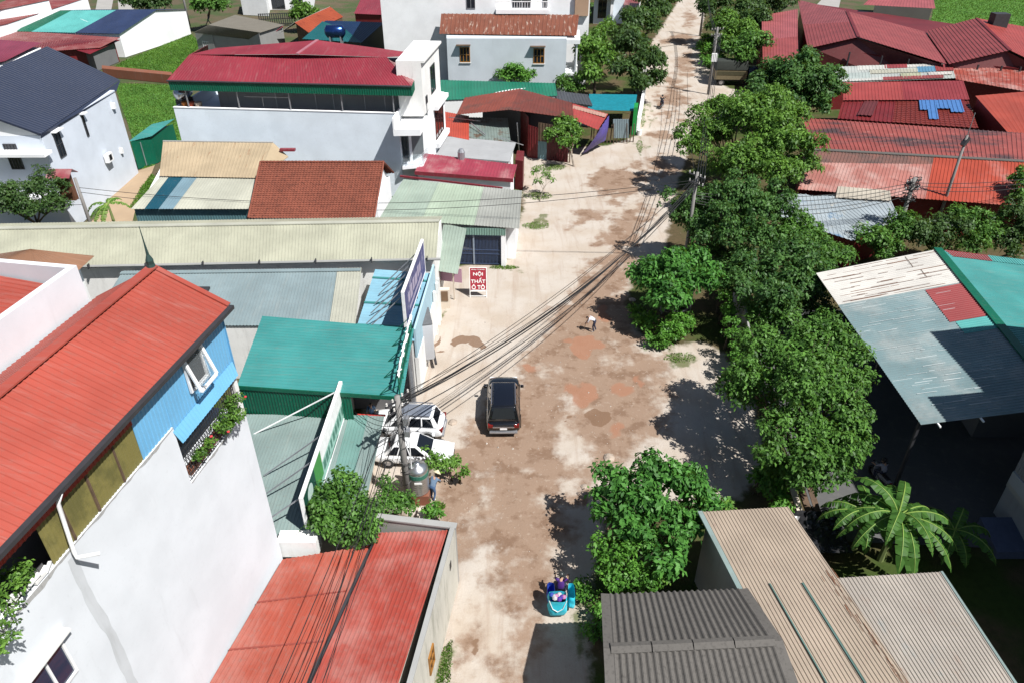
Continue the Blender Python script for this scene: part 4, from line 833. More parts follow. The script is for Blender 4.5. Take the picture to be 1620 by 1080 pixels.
for i in range(46):
    k = rng.uniform(.0, .6); a, b = lerp(A, D, k), lerp(B, C, k); u = .93 + rng.gauss(0, .03); p = lerp(a, b, u); rl.bar(p + V(0, 0, .04), p + (D - A).normalized() * rng.uniform(.1, .5) + V(0, 0, .04), rng.uniform(.008, .022), .01)
rl.build('rust_streaks', plain('rust', (0.17, 0.075, 0.04), .9), t)['kind'] = 'stuff'
MB().prism([(9.9, 14.0), (C.x - .5, 14.0), (C.x - .25, C.y - .3), (D.x + .25, D.y - .3)], 0, 3.85).build('wall', M_GREYPL, t)
MB().prism([(12.6, 14.0), (B2.x - .3, B2.y), (C2.x - .3, C2.y - .3), (D2.x, D2.y - .3)], 0, 3.3).build('wall', M_GREYPL, t)
# ---- large patchwork shed on the right
t = thing('patchwork_shed', V(25, 35), 'large open shed with white, grey-blue, red and green roof sheets at the right edge', 'shed')
ZE, ZR = 5.0, 6.2
N0, Fr0 = P(1457, 671, ZE), P(1291, 433, ZE); RN, RF = P(1690, 660, ZR), P(1484, 395, ZR)
RN = V(26.0, 27.2, ZR)
RN_ = RN.copy()
def rp(u, v): return lerp(lerp(N0, RN_, u), lerp(Fr0, RF, u), v)      # u: eave->ridge, v: near->far
def patch(name, mt, u0, u1, v0, v1, lift=0, **kw): z = V(0, 0, lift); return sheet_part(name, t, mt, rp(u0, v0) + z, rp(u0, v1) + z, rp(u1, v1) + z, rp(u1, v0) + z, pitch=.2, amp=.03, **kw)
M_PGREY = metal('grey_teal_old_sheet', ph(150, 178, 182), dirt=.4, fade=.2)
M_PWHITE = blob_mat('white_sheet_streaked', ph(240, 236, 228, .56), ph(160, 140, 124), .63, .72, 1.2, mapscale=(.5, 4, 1), detail=8)
M_PRED = metal('brick_pink_sheet', ph(190, 92, 92), dirt=.15)
patch('roof_sheet', M_PGREY, 0, 1, 0, .735)
patch('roof_sheet', M_PWHITE, 0, 1, .73, 1, .02)
patch('roof_sheet', M_PRED, .68, 1, .5, .725, .035); patch('roof_sheet', M_CYAN, .72, 1, .42, .495, .03)
MB().bar(RN + V(0, 0, .06), RF + V(0, .1, .06), .5, .07).build('ridge_cap', M_TEALD, t)
rl = MB(); rng = random.Random(9)
for i in range(60):
    v = rng.choice([.745, .76, .775, .79, .81, .84, .87, .9, .93, .96, .985]) + rng.uniform(-.003, .003); u = rng.uniform(0, .8); rl.bar(rp(u, v) + V(0, 0, .058), rp(min(.98, u + rng.uniform(.06, .3)), v) + V(0, 0, .058), rng.uniform(.012, .035), .01)
rl.build('rust_lines', plain('brown_rust', (.16, .08, .05), .9), t)['kind'] = 'stuff'
for u in (.72, .76): MB().bar(rp(u, .9 if u < .75 else .81) + V(0, 0, .06), rp(u, .99 if u < .75 else .87) + V(0, 0, .06), .03, .012).build('sheet_lap', M_WOOD, t)
rl = MB()
for i in range(70):
    v = rng.uniform(.02, .72); u = rng.uniform(0, .75); rl.bar(rp(u, v) + V(0, 0, .036), rp(min(.98, u + rng.uniform(.03, .2)), v) + V(0, 0, .036), rng.uniform(.01, .03), .008)
rl.build('scratch_lines', plain('pale_scratch', (.5, .55, .55), .6), t)['kind'] = 'stuff'
G0, G1 = RN + V(8.5, .2, -1.2), RF + V(8.5, .2, -1.2)
G0 = lerp(G0, G1, .26); RN = lerp(RN, RF, .26)
sheet_part('roof', t, M_TEAL, G1, G0, RN, RF, pitch=.2, amp=.03)
def gp(u, v): return lerp(lerp(RN, G0, u), lerp(RF, G1, u), v) + V(0, 0, .03)
sheet_part('roof_sheet', t, M_PRED, gp(.08, .93), gp(.4, .93), gp(.4, 1.0), gp(.05, 1.0), pitch=.2); sheet_part('roof_sheet', t, M_CYAN, gp(.4, .93), gp(.75, .93), gp(.75, 1.0), gp(.4, 1.0), pitch=.2)
for v in (.02, .35, .68, .98):
    q = rp(.02, v); MB().bar(V(q.x, q.y, 0), q + V(0, 0, -.08), .13).build('post', M_DKSTEEL, t)
    MB().bar(rp(.02, v) + V(0, 0, -.12), rp(1, v) + V(0, 0, -.12), .08, .14).build('rafter', M_DKSTEEL, t)
for u in (.12, .42, .75): q = rp(u, 0); MB().bar(q + V(0, .5, -.06), q + V(0, -.28, -.06), .07).build('purlin_end', M_PAINTW, t)
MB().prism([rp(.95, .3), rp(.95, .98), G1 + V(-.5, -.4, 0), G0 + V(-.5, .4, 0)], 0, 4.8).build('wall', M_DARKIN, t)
# ---- tall grey neighbour at the right edge whose shadow falls on the shed
t = thing('grey_town_house', V(30, 19), 'tall grey plastered house with caged balcony cut off by the right edge', 'house')
M_GREYBLPL = plaster('grey_blue_plaster', (0.34, 0.35, 0.37), .5)
MB().prism([(24.33, 8), (36, 8), (36, 26.36), (24.33, 26.36)], 0, 12.0).build('wall', M_GREYBLPL, t)
MB().prism([(28.2, 14), (36.1, 14), (36.1, 30.6), (28.2, 30.6)], 0, 15.0).build('rear_wing', M_GREYBLPL, t)
MB().box((23.3, 21.6, 3.0), (24.33, 25.3, 3.25)).build('balcony', M_CONC, t); MB().prism([(23.3, 21.6), (23.4, 21.6), (23.4, 25.3), (23.3, 25.3)], 3.25, 3.9).build('balcony_wall', M_GREYBLPL, t)
g = MB()
for i in range(24): y = 21.7 + i * .155; g.bar(V(23.35, y, 3.9), V(23.35, y, 5.6), .03); g.bar(V(23.35, y, 5.6), V(24.35, y, 6.2), .025)
for z in (4.4, 5.0, 5.6): g.bar(V(23.35, 21.7, z), V(23.35, 25.3, z), .03)
g.build('balcony_grille', M_STEEL, t)
# ---- long red roof rows (kilns and workshops)
t = thing('long_red_shed', V(38, 66), 'long shed with soot-stained red roof running to the right edge', 'shed')
r0, r1 = P(1288, 237, 4.9), P(1660, 258, 4.9); f0, f1 = P(1268, 187, 4.4), P(1660, 214, 4.4); n0, n1 = P(1262, 300, 3.5), P(1660, 330, 3.5)
r0.z = r1.z = 4.9
sheet_part('roof', t, M_SMOKERED, f1, f0, r0, r1, pitch=.4, amp=.05)
k = .52
q0, q1 = lerp(n0, r0, .66), lerp(lerp(n0, n1, k), lerp(r0, r1, k), .8)
sheet_part('roof', t, metal('streaky_pink_sheet', ph(206, 136, 124), fade=.3, rust=.2, rustc=ph(190, 90, 70), streak='y'), n0, lerp(n0, n1, k), q1, q0, pitch=.3, amp=.04)
sheet_part('roof', t, blob_mat('soot', ph(124, 104, 98), ph(166, 116, 104), .4, .66, .4), q0, q1, lerp(r0, r1, k), r0, pitch=.3, amp=.04)
sheet_part('roof', t, M_REDOR, lerp(n0, n1, k + .001), n1, r1, lerp(r0, r1, k + .001), pitch=.3, amp=.04)
ridge_cap(t, M_FIBRE, r0, r1, .5)
MB().prism([(n0.x + .5, n0.y + .8), (n1.x, n1.y + .8), (f1.x, f1.y - .4), (f0.x + .5, f0.y - .4)], 0, [3.5, 3.5, 4.2, 4.2]).build('wall', M_REDWALL, t)
sheet_part('front_wall', t, M_REDWALL, V(P(1420, 345, 3).x, n0.y - .3, 0), V(n1.x, n1.y + .6, 0), V(n1.x, n1.y + .6, 3.5), V(P(1420, 345, 3).x, n0.y - .3, 3.45), pitch=.3)
t = shed('blue_patched_shed', 'low shed with patched pale blue and white roof behind the trees', 'shed', P(1345, 380, 2.7), P(1424, 348, 3.0), P(1408, 314, 3.4), P(1238, 308, 3.4), M_OLDBLUE, M_REDWALL, pitch=.35, ins=.5, jag=.25)
A, B, C, D = P(1236, 345, 3.0), P(1345, 380, 2.7), P(1325, 312, 3.4), P(1236, 308, 3.45)
sheet_part('roof_sheet', t, M_OLDBLUE, A, B, C, D, pitch=.35)
sheet_part('roof_sheet', t, metal('cream_old_sheet', ph(224, 214, 196), rust=.3), P(1322, 313, 3.5), P(1410, 318, 3.5), P(1408, 302, 3.75), P(1326, 295, 3.75), pitch=.35)
# tile-roofed row with blue tarps
t = thing('tile_shed', V(45, 85), 'shed with red front roof above dark tiles patched with blue tarps', 'shed')
A, B, C, D = P(1334, 159, 4.0), P(1534, 158, 4.0), P(1524, 128, 4.9), P(1334, 131, 4.9)
sheet_part('roof', t, metal('rose_red_sheet', ph(190, 84, 80)), A, lerp(A, B, .48), lerp(D, C, .48), D, pitch=.4); sheet_part('roof', t, metal('deep_rose_sheet', ph(172, 70, 74)), lerp(A, B, .481), B, C, lerp(D, C, .481), pitch=.4)
A2, B2 = P(1325, 188, 3.0), P(1548, 204, 3.0); m = MB(); tiles(m, lerp(A2, B2, .4), B2, lerp(A, B, .42) + V(0, .1, -.2), B + V(0, .1, -.2), tw=.5, rows=12); m.build('roof_tiles', metal('dark_tile', ph(150, 62, 54)), t)['kind'] = 'stuff'
sheet_part('roof_sheet', t, M_REDWALL, A2, lerp(A2, B2, .4), lerp(A, B, .42) + V(0, .1, -.2), A + V(0, .1, -.2), pitch=.45, amp=.06)
sheet_part('roof_sheet', t, metal('plum_sheet', ph(122, 60, 62)), lerp(A2, B2, .16) + V(0, .8, .35), lerp(A2, B2, .27) + V(0, .8, .35), lerp(A, B, .28) + V(0, 0, -.1), lerp(A, B, .17) + V(0, 0, -.1), pitch=.45, amp=.06)
M_BT = plain('blue_tarpaulin', ph(92, 146, 214), .5)
for i, (k0, k1, v) in enumerate(((.6, .66, .55), (.66, .73, .2), (.73, .83, .62), (.83, .93, .5))):
    a, b = lerp(A2, B2, k0), lerp(A2, B2, k1); c, d = lerp(A, B, k1) + V(0, 0, .0), lerp(A, B, k0) + V(0, 0, .0)
    sheet_part('blue_tarp', t, M_BT, lerp(a, d, v) + V(0, 0, .12), lerp(b, c, v) + V(0, 0, .12), c + V(0, 0, -.02), d + V(0, 0, -.02), pitch=.5, amp=.05)
MB().prism([(A2.x + .4, A2.y + .5), (B2.x - .4, B2.y + .5), (C.x - .4, C.y - .3), (D.x + .4, D.y - .3)], 0, [2.85, 2.85, 4.6, 4.6]).build('wall', M_REDWALL, t)
# strips of white patched sheets
t = thing('white_patched_shed', V(50, 98), 'low shed patched with white, cream and blue sheets below the twin red gables', 'shed')
A, B, C, D = P(1318, 132, 3.4), P(1512, 124, 3.4), P(1505, 101, 4.0), P(1318, 106, 4.0)
sheet_part('roof', t, metal('white_patched_base', ph(214, 220, 214), rust=.2), A, B, C, D, pitch=.45)
rng = random.Random(12)
for i, (u0, u1, v0, v1, c) in enumerate(((.2, .45, .72, 1.0, (240, 240, 232)), (.43, .62, .78, 1.02, (178, 84, 88)), (.62, .9, .8, .98, (238, 236, 228)), (.7, .85, .45, .82, (120, 176, 210)), (.3, .7, .45, .68, (222, 220, 200)), (.55, .72, .1, .4, (206, 208, 176)), (.4, .9, 0, .2, (176, 92, 90)), (.78, .98, .2, .4, (240, 232, 224)), (.85, 1.0, .45, .9, (184, 86, 86)), (.0, .3, .1, .5, (206, 218, 212)), (.02, .4, .0, .14, (236, 234, 226)))):
    def q(u, v): return lerp(lerp(A, B, u), lerp(D, C, u), v) + V(0, 0, .04 + .012 * i)
    sheet_part('roof_sheet', t, metal('patch_sheet_%d' % i, ph(*c)), q(u0, v0), q(u1, v0), q(u1, v1), q(u0, v1), pitch=.45)
MB().prism(inset([A, B, C, D], .5), 0, [3.2, 3.2, 3.8, 3.8]).build('wall', M_REDWALL, t)
shed('red_patched_shed', 'low shed with streaked red roof in front of the right red gable', 'shed', P(1512, 126, 3.2), P(1640, 148, 3.2), P(1640, 115, 4.0), P(1505, 102, 4.0), metal('streaked_red', ph(196, 96, 82), fade=.3, rust=.3, rustc=ph(230, 220, 210)), M_REDWALL, pitch=.45)
shed('orange_roof_shed', 'shed with plain orange-red roof at the right edge', 'shed', P(1597, 213, 3.6), P(1660, 214, 3.6), P(1650, 143, 4.8), P(1543, 152, 4.8), M_ORANGE, M_REDWALL, pitch=.6, amp=.015)
# twin gables
t = thing('twin_gable_shed', V(55, 112), 'big shed with two red gable roofs and dark red end walls, top right', 'shed')
M_BR2 = metal('dusky_red_sheet', ph(182, 88, 86)); M_BR3 = metal('light_dusky_red', ph(196, 106, 108))
a0, a1 = P(1358, 59, 6.4), P(1340, 18, 6.6); l0, l1 = P(1278, 77, 4.7), P(1262, 0, 4.9); v0, v1 = P(1498, 102, 4.4), P(1462, 50, 4.6)
k = .42
sheet_part('roof', t, M_BR2, l0, a0, lerp(a0, a1, k * 1.3), lerp(l0, l1, k), pitch=.5); sheet_part('roof', t, M_BR3, lerp(l0, l1, k), lerp(a0, a1, k * 1.3), a1, l1, pitch=.5)
sheet_part('roof', t, M_BR2, a0, v0, v1, a1, pitch=.5)
ridge_cap(t, M_REDWALL, a0, a1, .4)
b0, b1 = P(1598, 80, 6.2), P(1545, 29, 6.4); w0, w1 = P(1660, 110, 4.6), P(1640, 46, 4.8)
sheet_part('roof', t, M_BR2, v0 + V(.3, 0, .02), b0, b1, v1 + V(.3, 0, .02), pitch=.5, amp=.06); sheet_part('roof', t, metal('bright_dusky_red', ph(196, 84, 76)), b0, w0, w1, b1, pitch=.5)
ridge_cap(t, M_REDWALL, b0, b1, .4)
for L_, T_, R_ in ((l0, a0, v0), (v0, b0, w0)):
    m = MB(); pts = [V(L_.x + .8, L_.y + .6, 0), V(R_.x - .2, R_.y + .6, 0), V(R_.x - .2, R_.y + .6, R_.z - .25), V(T_.x, T_.y + .6, T_.z - .25), V(L_.x + .8, L_.y + .6, L_.z - .1)]
    m.add(pts + [p + V(0, .3, 0) for p in pts], [(0, 1, 2, 3, 4), (9, 8, 7, 6, 5)] + [(i, 5 + i, 5 + (i + 1) % 5, (i + 1) % 5) for i in range(5)]); m.build('end_wall', metal('maroon_wall_sheet', ph(134, 66, 66)), t)
    for k in (.3, .55, .75): q = lerp(pts[4], pts[2], k) + V(0, -.08, -.2); MB().bar(V(q.x, q.y, 0), V(q.x, q.y, lerp(L_, R_, k).z), .18).build('wall_post', M_DKSTEEL, t)
MB().prism([(l1.x + .8, l1.y), (w1.x, w1.y - 3), (w0.x, w0.y + 1), (l0.x + .8, l0.y + 1)], 0, [4.5, 4.2, 4.2, 4.5]).build('wall', M_REDWALL, t)
MB().box((P(1576, 44, 5.6).x - 1.1, P(1576, 44, 5.6).y - .8, 5.2), (P(1576, 44, 5.6).x + 1.1, P(1576, 44, 5.6).y + .8, 7.6)).build('roof_vent', M_DKSTEEL, t)
t = thing('grey_wall_shed', V(66, 137), 'shed with long grey cement side wall and red roof, top right', 'shed')
q = [P(1372, 28), P(1466, 48), P(1474, 24), P(1380, 8)]; MB().prism([P(1376, 40, 0), P(1465, 47, 0), P(1472, 22), P(1384, 18)], 0, 5.2).build('wall', plaster('cement_wall', ph(168, 164, 156), .4), t)
sheet_part('roof', t, M_BR3, P(1366, 8, 5.6), P(1480, 14, 5.4), P(1476, -4, 6), P(1380, -6, 6.4), pitch=.5)
shed('red_side_shed', 'shed with two-tone pink and red roof beside the dark driveway', 'shed', P(1207, 100, 4.5), P(1262, 95, 4.5), P(1262, 15, 5.6), P(1205, 25, 5.6), M_BR3, M_REDWALL, pitch=.5)
sheet_part('roof_sheet', bpy.data.objects['red_side_shed'], M_BR2, P(1207, 101, 4.55), P(1263, 96, 4.55), P(1262, 58, 5.1), P(1206, 64, 5.1), pitch=.5)

# ================================================================== GROUND AND ROAD
def poly_sd(X, Y, poly):
    """signed distance (m), positive inside"""
    poly = np.array([(p[0], p[1]) for p in poly]); n = len(poly); d2 = np.full(X.shape, 1e18); ins = np.zeros(X.shape, bool)
    for i in range(n):
        a, b = poly[i], poly[(i + 1) % n]; ab = b - a; t = np.clip(((X - a[0]) * ab[0] + (Y - a[1]) * ab[1]) / (ab @ ab + 1e-12), 0, 1)
        d2 = np.minimum(d2, (X - a[0] - t * ab[0]) ** 2 + (Y - a[1] - t * ab[1]) ** 2)
        c = ((a[1] > Y) != (b[1] > Y)) & (X < (b[0] - a[0]) * (Y - a[1]) / (b[1] - a[1] + 1e-12) + a[0]); ins ^= c
    return np.where(ins, 1, -1) * np.sqrt(d2)
def pp(l): return [P(x, y) for x, y in l]
def ell(cx, cy, rx, ry, n=12): return [P(cx + rx * math.cos(2 * math.pi * i / n), cy + ry * math.sin(2 * math.pi * i / n)) for i in range(n)]
road_poly = pp([(560, 1200), (640, 1080), (700, 830), (590, 800), (575, 600), (600, 480), (690, 430), (730, 420), (795, 420), (830, 330), (822, 240), (960, 232), (1010, 215), (1003, 150), (1030, 70), (1078, -4),
                (1120, -4), (1104, 70), (1112, 100), (1150, 140), (1210, 150), (1200, 170), (1100, 200), (1068, 300), (1048, 400), (1000, 430), (990, 480), (1010, 530), (1050, 545), (1120, 545), (1175, 590), (1190, 640), (1215, 740), (1160, 790), (960, 800), (935, 900), (930, 960), (930, 1080), (900, 1200)])
mud_polys = [pp([(840, 565), (900, 478), (975, 428), (998, 480), (1000, 520), (1048, 590), (1040, 640), (1012, 655), (1000, 735), (940, 745), (925, 790), (885, 800), (880, 850), (840, 880), (800, 865), (720, 870), (702, 815), (722, 720), (760, 660), (830, 600)]),
             pp([(905, 470), (960, 400), (1000, 330), (1020, 330), (1000, 400), (985, 440), (930, 470)]), ell(975, 285, 45, 16), ell(1040, 262, 28, 14), ell(932, 345, 28, 10), ell(955, 375, 14, 5), ell(985, 305, 34, 9), ell(950, 290, 20, 10),
             pp([(1042, 165), (1058, 118), (1078, 135), (1086, 165)]), ell(1078, 62, 16, 9), ell(1052, 66, 12, 4), ell(1085, 100, 9, 20), ell(1056, 185, 12, 10), ell(1090, 30, 5, 14), ell(1045, 215, 16, 7),
             pp([(800, 880), (870, 870), (880, 930), (840, 960), (812, 930)]), ell(828, 1010, 12, 20), ell(790, 1040, 22, 14), ell(735, 1020, 8, 24), ell(795, 905, 20, 12), ell(1000, 640, 46, 60)]
pale_polys = [pp([(868, 700), (885, 670), (905, 660), (912, 690), (940, 692), (952, 716), (938, 742), (905, 730), (880, 715)]), pp([(884, 752), (925, 742), (935, 745), (925, 785), (890, 775)]), pp([(856, 792), (876, 798), (876, 828), (858, 812)]),
              ell(972, 722, 10, 6), ell(770, 790, 20, 26), ell(770, 790, 9, 14), ell(762, 745, 14, 8), ell(900, 640, 8, 12), ell(832, 752, 12, 6), ell(736, 838, 14, 8), ell(808, 605, 6, 12), ell(860, 600, 8, 22), ell(965, 560, 6, 30), ell(985, 565, 14, 10), ell(935, 648, 18, 6), ell(735, 700, 12, 6)]
mud_polys.append(ell(770, 790, 10, 15))
red_polys = [ell(922, 543, 24, 15), ell(912, 622, 30, 16), ell(985, 618, 16, 7), ell(975, 682, 18, 9), ell(845, 588, 16, 12), ell(955, 495, 14, 16), ell(1020, 605, 12, 20), ell(890, 535, 10, 6)]
wet_polys = [pp([(722, 543), (748, 533), (766, 541), (765, 552), (748, 556), (735, 546)]), ell(692, 538, 6, 14), ell(700, 562, 12, 7), ell(733, 573, 3, 2), ell(740, 1030, 5, 20), ell(905, 668, 4, 3), ell(945, 660, 22, 12)]
green_polys = [ell(868, 268, 26, 6), ell(850, 312, 26, 7), ell(848, 358, 24, 8), ell(800, 424, 26, 4), ell(1018, 178, 5, 26), ell(1012, 232, 6, 14), ell(702, 1060, 18, 40), ell(1052, 548, 20, 10), ell(1075, 572, 26, 10), ell(690, 505, 8, 14), ell(690, 800, 12, 8), ell(925, 985, 16, 60), ell(820, 285, 14, 6)]
xs = np.concatenate([np.arange(-26, -13, 1.0), np.arange(-13, 24, .26), np.arange(24, 56, .9)])
ys = [9.0]
while ys[-1] < 192: ys.append(ys[-1] + max(.24, .0075 * ys[-1]) * (1 if ys[-1] > 14 else 2))
ys = np.array(ys); X, Y = np.meshgrid(xs, ys)
WX, WY = np.zeros(X.shape), np.zeros(X.shape)      # ragged outlines: distances are read at wandering positions
for i in range(X.shape[0]):
    for j in range(X.shape[1]):
        q = V(X[i, j], Y[i, j]); a = mnoise.noise_vector(q * .55); c = mnoise.noise_vector(q * 1.6 + V(7, 3, 1)); WX[i, j] = a.x * 1.3 + c.x * .55; WY[i, j] = a.y * 1.6 + c.y * .7
WK = np.clip((Y - 10) / 30, .6, 1.6)
def union(polys): return np.max([poly_sd(X + WX * WK, Y + WY * WK, p) for p in polys], 0)
att = {'road': poly_sd(X, Y, road_poly), 'mud': np.minimum(union(mud_polys), -union(pale_polys)), 'red': union(red_polys), 'wet': union(wet_polys), 'green': union(green_polys)}
Zg = np.zeros(X.shape)
for i in range(X.shape[0]):
    for j in range(X.shape[1]): Zg[i, j] = .035 * mnoise.noise(V(X[i, j] * .9, Y[i, j] * .9, 0)) + .03 * mnoise.noise(V(X[i, j] * .25, Y[i, j] * .25, 3))
Zg += np.where(att['mud'] > 0, -.015, 0) + .02
me = bpy.data.meshes.new('road'); nx, ny = len(xs), len(ys)
vs = np.stack([X.ravel(), Y.ravel(), Zg.ravel()], 1)
idx = np.arange(nx * ny).reshape(ny, nx); fs = np.stack([idx[:-1, :-1].ravel(), idx[:-1, 1:].ravel(), idx[1:, 1:].ravel(), idx[1:, :-1].ravel()], 1)
me.from_pydata(vs.tolist(), [], fs.tolist())
for k, a in att.items(): me.attributes.new(k, 'FLOAT', 'POINT').data.foreach_set('value', np.clip(a, -3, 3).ravel().astype(np.float32))
me.polygons.foreach_set('use_smooth', [True] * len(me.polygons))
road = bpy.data.objects.new('road', me); COL.objects.link(road); tag(road, kind='structure')
m, nt, b = _new('dirt_road')
def A_(n): a = nt.nodes.new('ShaderNodeAttribute'); a.attribute_name = n; return a.outputs['Fac']
def add_noise(sig, scale, amp, detail=6, rough=.65):
    n = _noise(nt, scale, detail, rough); mu = nt.nodes.new('ShaderNodeMath'); mu.operation = 'MULTIPLY_ADD'; mu.inputs[1].default_value = amp; nt.links.new(n, mu.inputs[0])
    sb = nt.nodes.new('ShaderNodeMath'); sb.operation = 'SUBTRACT'; sb.inputs[1].default_value = amp * .5; nt.links.new(sig, mu.inputs[2]); nt.links.new(mu.outputs[0], sb.inputs[0]); return sb.outputs[0]
soil = _mix(nt, _ramp(nt, _noise(nt, .25, 6), .4, .62), ph(120, 104, 78, .5), ph(84, 104, 50, .5)); soil = _mix(nt, _ramp(nt, _noise(nt, 2.5, 6, .7), .4, .75, 0, .5), soil, ph(60, 74, 38, .5))
cream = _mix(nt, _ramp(nt, _noise(nt, .35, 5), .35, .7), ph(236, 225, 212, .52), ph(224, 208, 190, .52))
cream = _mix(nt, _ramp(nt, _noise(nt, 2.2, 8, .72), .52, .75, 0, .55), cream, ph(210, 188, 168, .5))
cream = _mix(nt, _ramp(nt, _noise(nt, 22, 4, .7), .55, .8, 0, .35), cream, ph(184, 164, 148, .5))
cream = _mix(nt, _ramp(nt, _noise(nt, 1.0, 6, .6, mapscale=(1.6, .16, 1), dist=.6), .48, .7, 0, .45), cream, ph(204, 180, 160, .5))
mudc = _mix(nt, _ramp(nt, _noise(nt, .8, 6, .65), .38, .52), ph(162, 132, 110, .52), ph(186, 158, 136, .52))
mudc = _mix(nt, _ramp(nt, _noise(nt, 3.5, 8, .52), .58, .7, 0, .75), mudc, ph(206, 184, 164, .52))
mudc = _mix(nt, _ramp(nt, _noise(nt, 12, 6, .7), .56, .8, 0, .4), mudc, ph(120, 98, 82, .52))
mm = add_noise(add_noise(add_noise(A_('mud'), .45, 2.6, 3), 1.8, 1.9, 8, .75), 7, .9, 8, .8)
mm = _ramp(nt, mm, -1.0, .35)
x = _mix(nt, mm, cream, mudc)
x = _mix(nt, _ramp(nt, add_noise(A_('red'), 1.6, .5), -.1, .25, 0, .85), x, ph(196, 144, 116, .52))
wm = _ramp(nt, add_noise(A_('wet'), 3.0, .35), -.03, .05, 0, .9); x = _mix(nt, wm, x, ph(156, 124, 100, .52))
x = _mix(nt, _ramp(nt, add_noise(A_('green'), 2.4, 1.3), -.1, .4, 0, .8), x, ph(120, 132, 74, .45))
x = _mix(nt, _ramp(nt, add_noise(A_('road'), .9, 1.6), -.35, .25), soil, x)
nt.links.new(x, b.inputs['Base Color']); b.inputs['Roughness'].default_value = .95; b.inputs['Specular IOR Level'].default_value = .12
_bump(nt, b, _noise(nt, 9, 8, .7), .6, .05)
me.materials.append(m)
# ground to the horizon
m, nt, b = _new('earth_and_grass')
x = _mix(nt, _ramp(nt, _noise(nt, .25, 6), .4, .62), ph(120, 104, 78, .5), ph(84, 104, 50, .5)); x = _mix(nt, _ramp(nt, _noise(nt, 2.5, 6, .7), .4, .75, 0, .5), x, ph(60, 74, 38, .5))
nt.links.new(x, b.inputs['Base Color']); b.inputs['Roughness'].default_value = .95; _bump(nt, b, _noise(nt, 4, 6), .6, .08)
g = MB(); n = 24; ex = [-1500, -700, -300, -160] + list(range(-120, 121, 20)) + [160, 300, 700, 1500]; ey = [-300, -100, -40] + list(range(0, 241, 20)) + [300, 500, 900, 2500]
for yy in ey:
    for xx in ex: g.v.append((xx, yy, -.06))
for j in range(len(ey) - 1):
    for i in range(len(ex) - 1): a = j * len(ex) + i; g.f.append((a, a + 1, a + len(ex) + 1, a + len(ex))); g.mi.append(0)
gr = g.build('ground', m, None, org=False); gr.location = (0, 0, 0); tag(gr, kind='structure')
# paved yards
def pave(name, poly, mat, z=.03):
    o = MB().add([V(p.x, p.y, z) for p in poly], [tuple(range(len(poly)))]).build(name, mat); return tag(o, kind='structure')
pave('driveway', pp([(1250, 95), (1280, 20), (1300, 0), (1330, 0), (1300, 125), (1240, 130)]), M_CONC, .04)
pave('yard', [V(15.2, 27.5), V(15.6, 46), V(34, 46), V(34, 27.0), V(24, 24), V(15.5, 24.5)], plaster('shade_dark_worn_concrete', (.10, .10, .10), .5), .07)  # tree and building shade over the yard is put into this dark base colour
pave('side_path', pp([(110, 395), (150, 345), (205, 275), (245, 262), (240, 275), (222, 300), (210, 350), (206, 395)]), plaster('sandy_path', ph(214, 186, 154, .52), .4), .02)
pave('far_lane', pp([(150, 22), (175, 22), (180, -4), (155, -4)]), M_CONC, .02)
pave('far_lane', pp([(188, 20), (212, 18), (208, -4), (186, -4)]), M_CONC, .02)

# ================================================================== VEGETATION
LEAF = dict(
    mid=leafmat('leaf_mid', (0.038, 0.108, 0.019), (0.122, 0.270, 0.048)),
    bright=leafmat('leaf_bright', (0.050, 0.160, 0.020), (0.130, 0.320, 0.045)),
    palm=leafmat('leaf_palmate', (0.035, 0.130, 0.024), (0.100, 0.280, 0.050)),
    dark=leafmat('leaf_dark', (0.030, 0.072, 0.022), (0.080, 0.150, 0.040)),
    yellow=leafmat('leaf_yellowish', (0.046, 0.122, 0.019), (0.155, 0.305, 0.048)),
    feather=leafmat('leaf_feathery', (0.032, 0.098, 0.026), (0.095, 0.205, 0.050)),
    banana=leafmat('leaf_banana', (0.035, 0.110, 0.020), (0.085, 0.200, 0.035)),
    grass=leafmat('grass_blade', (0.060, 0.150, 0.022), (0.160, 0.290, 0.045)))
M_BARK = plain('bark', (0.085, 0.065, 0.048), .9, var=.3)
M_BARKP = plain('pale_bark', (0.26, 0.22, 0.18), .9, var=.25)

def leaf_mesh(name, cen, dirs, nrm, length, width, tone):
    """many leaf-sized faces, arrays in local space"""
    n = len(cen); side = np.cross(dirs, nrm); side /= np.linalg.norm(side, axis=1, keepdims=True) + 1e-9
    L = length[:, None]; W = width[:, None]
    mid = cen + dirs * L * .5
    v = np.empty((n, 4, 3)); v[:, 0] = cen; v[:, 1] = mid + side * W * .5 + nrm * L * .05; v[:, 2] = cen + dirs * L - nrm * L * .12; v[:, 3] = mid - side * W * .5 + nrm * L * .05
    me = bpy.data.meshes.new(name); me.vertices.add(n * 4); me.vertices.foreach_set('co', v.reshape(-1).astype(np.float32))
    me.loops.add(n * 4); me.loops.foreach_set('vertex_index', np.arange(n * 4, dtype=np.int32))
    me.polygons.add(n); me.polygons.foreach_set('loop_start', np.arange(0, n * 4, 4, dtype=np.int32)); me.polygons.foreach_set('loop_total', np.full(n, 4, dtype=np.int32))
    me.update(); me.attributes.new('tone', 'FLOAT', 'FACE').data.foreach_set('value', np.clip(tone, 0, 1).astype(np.float32)); return me
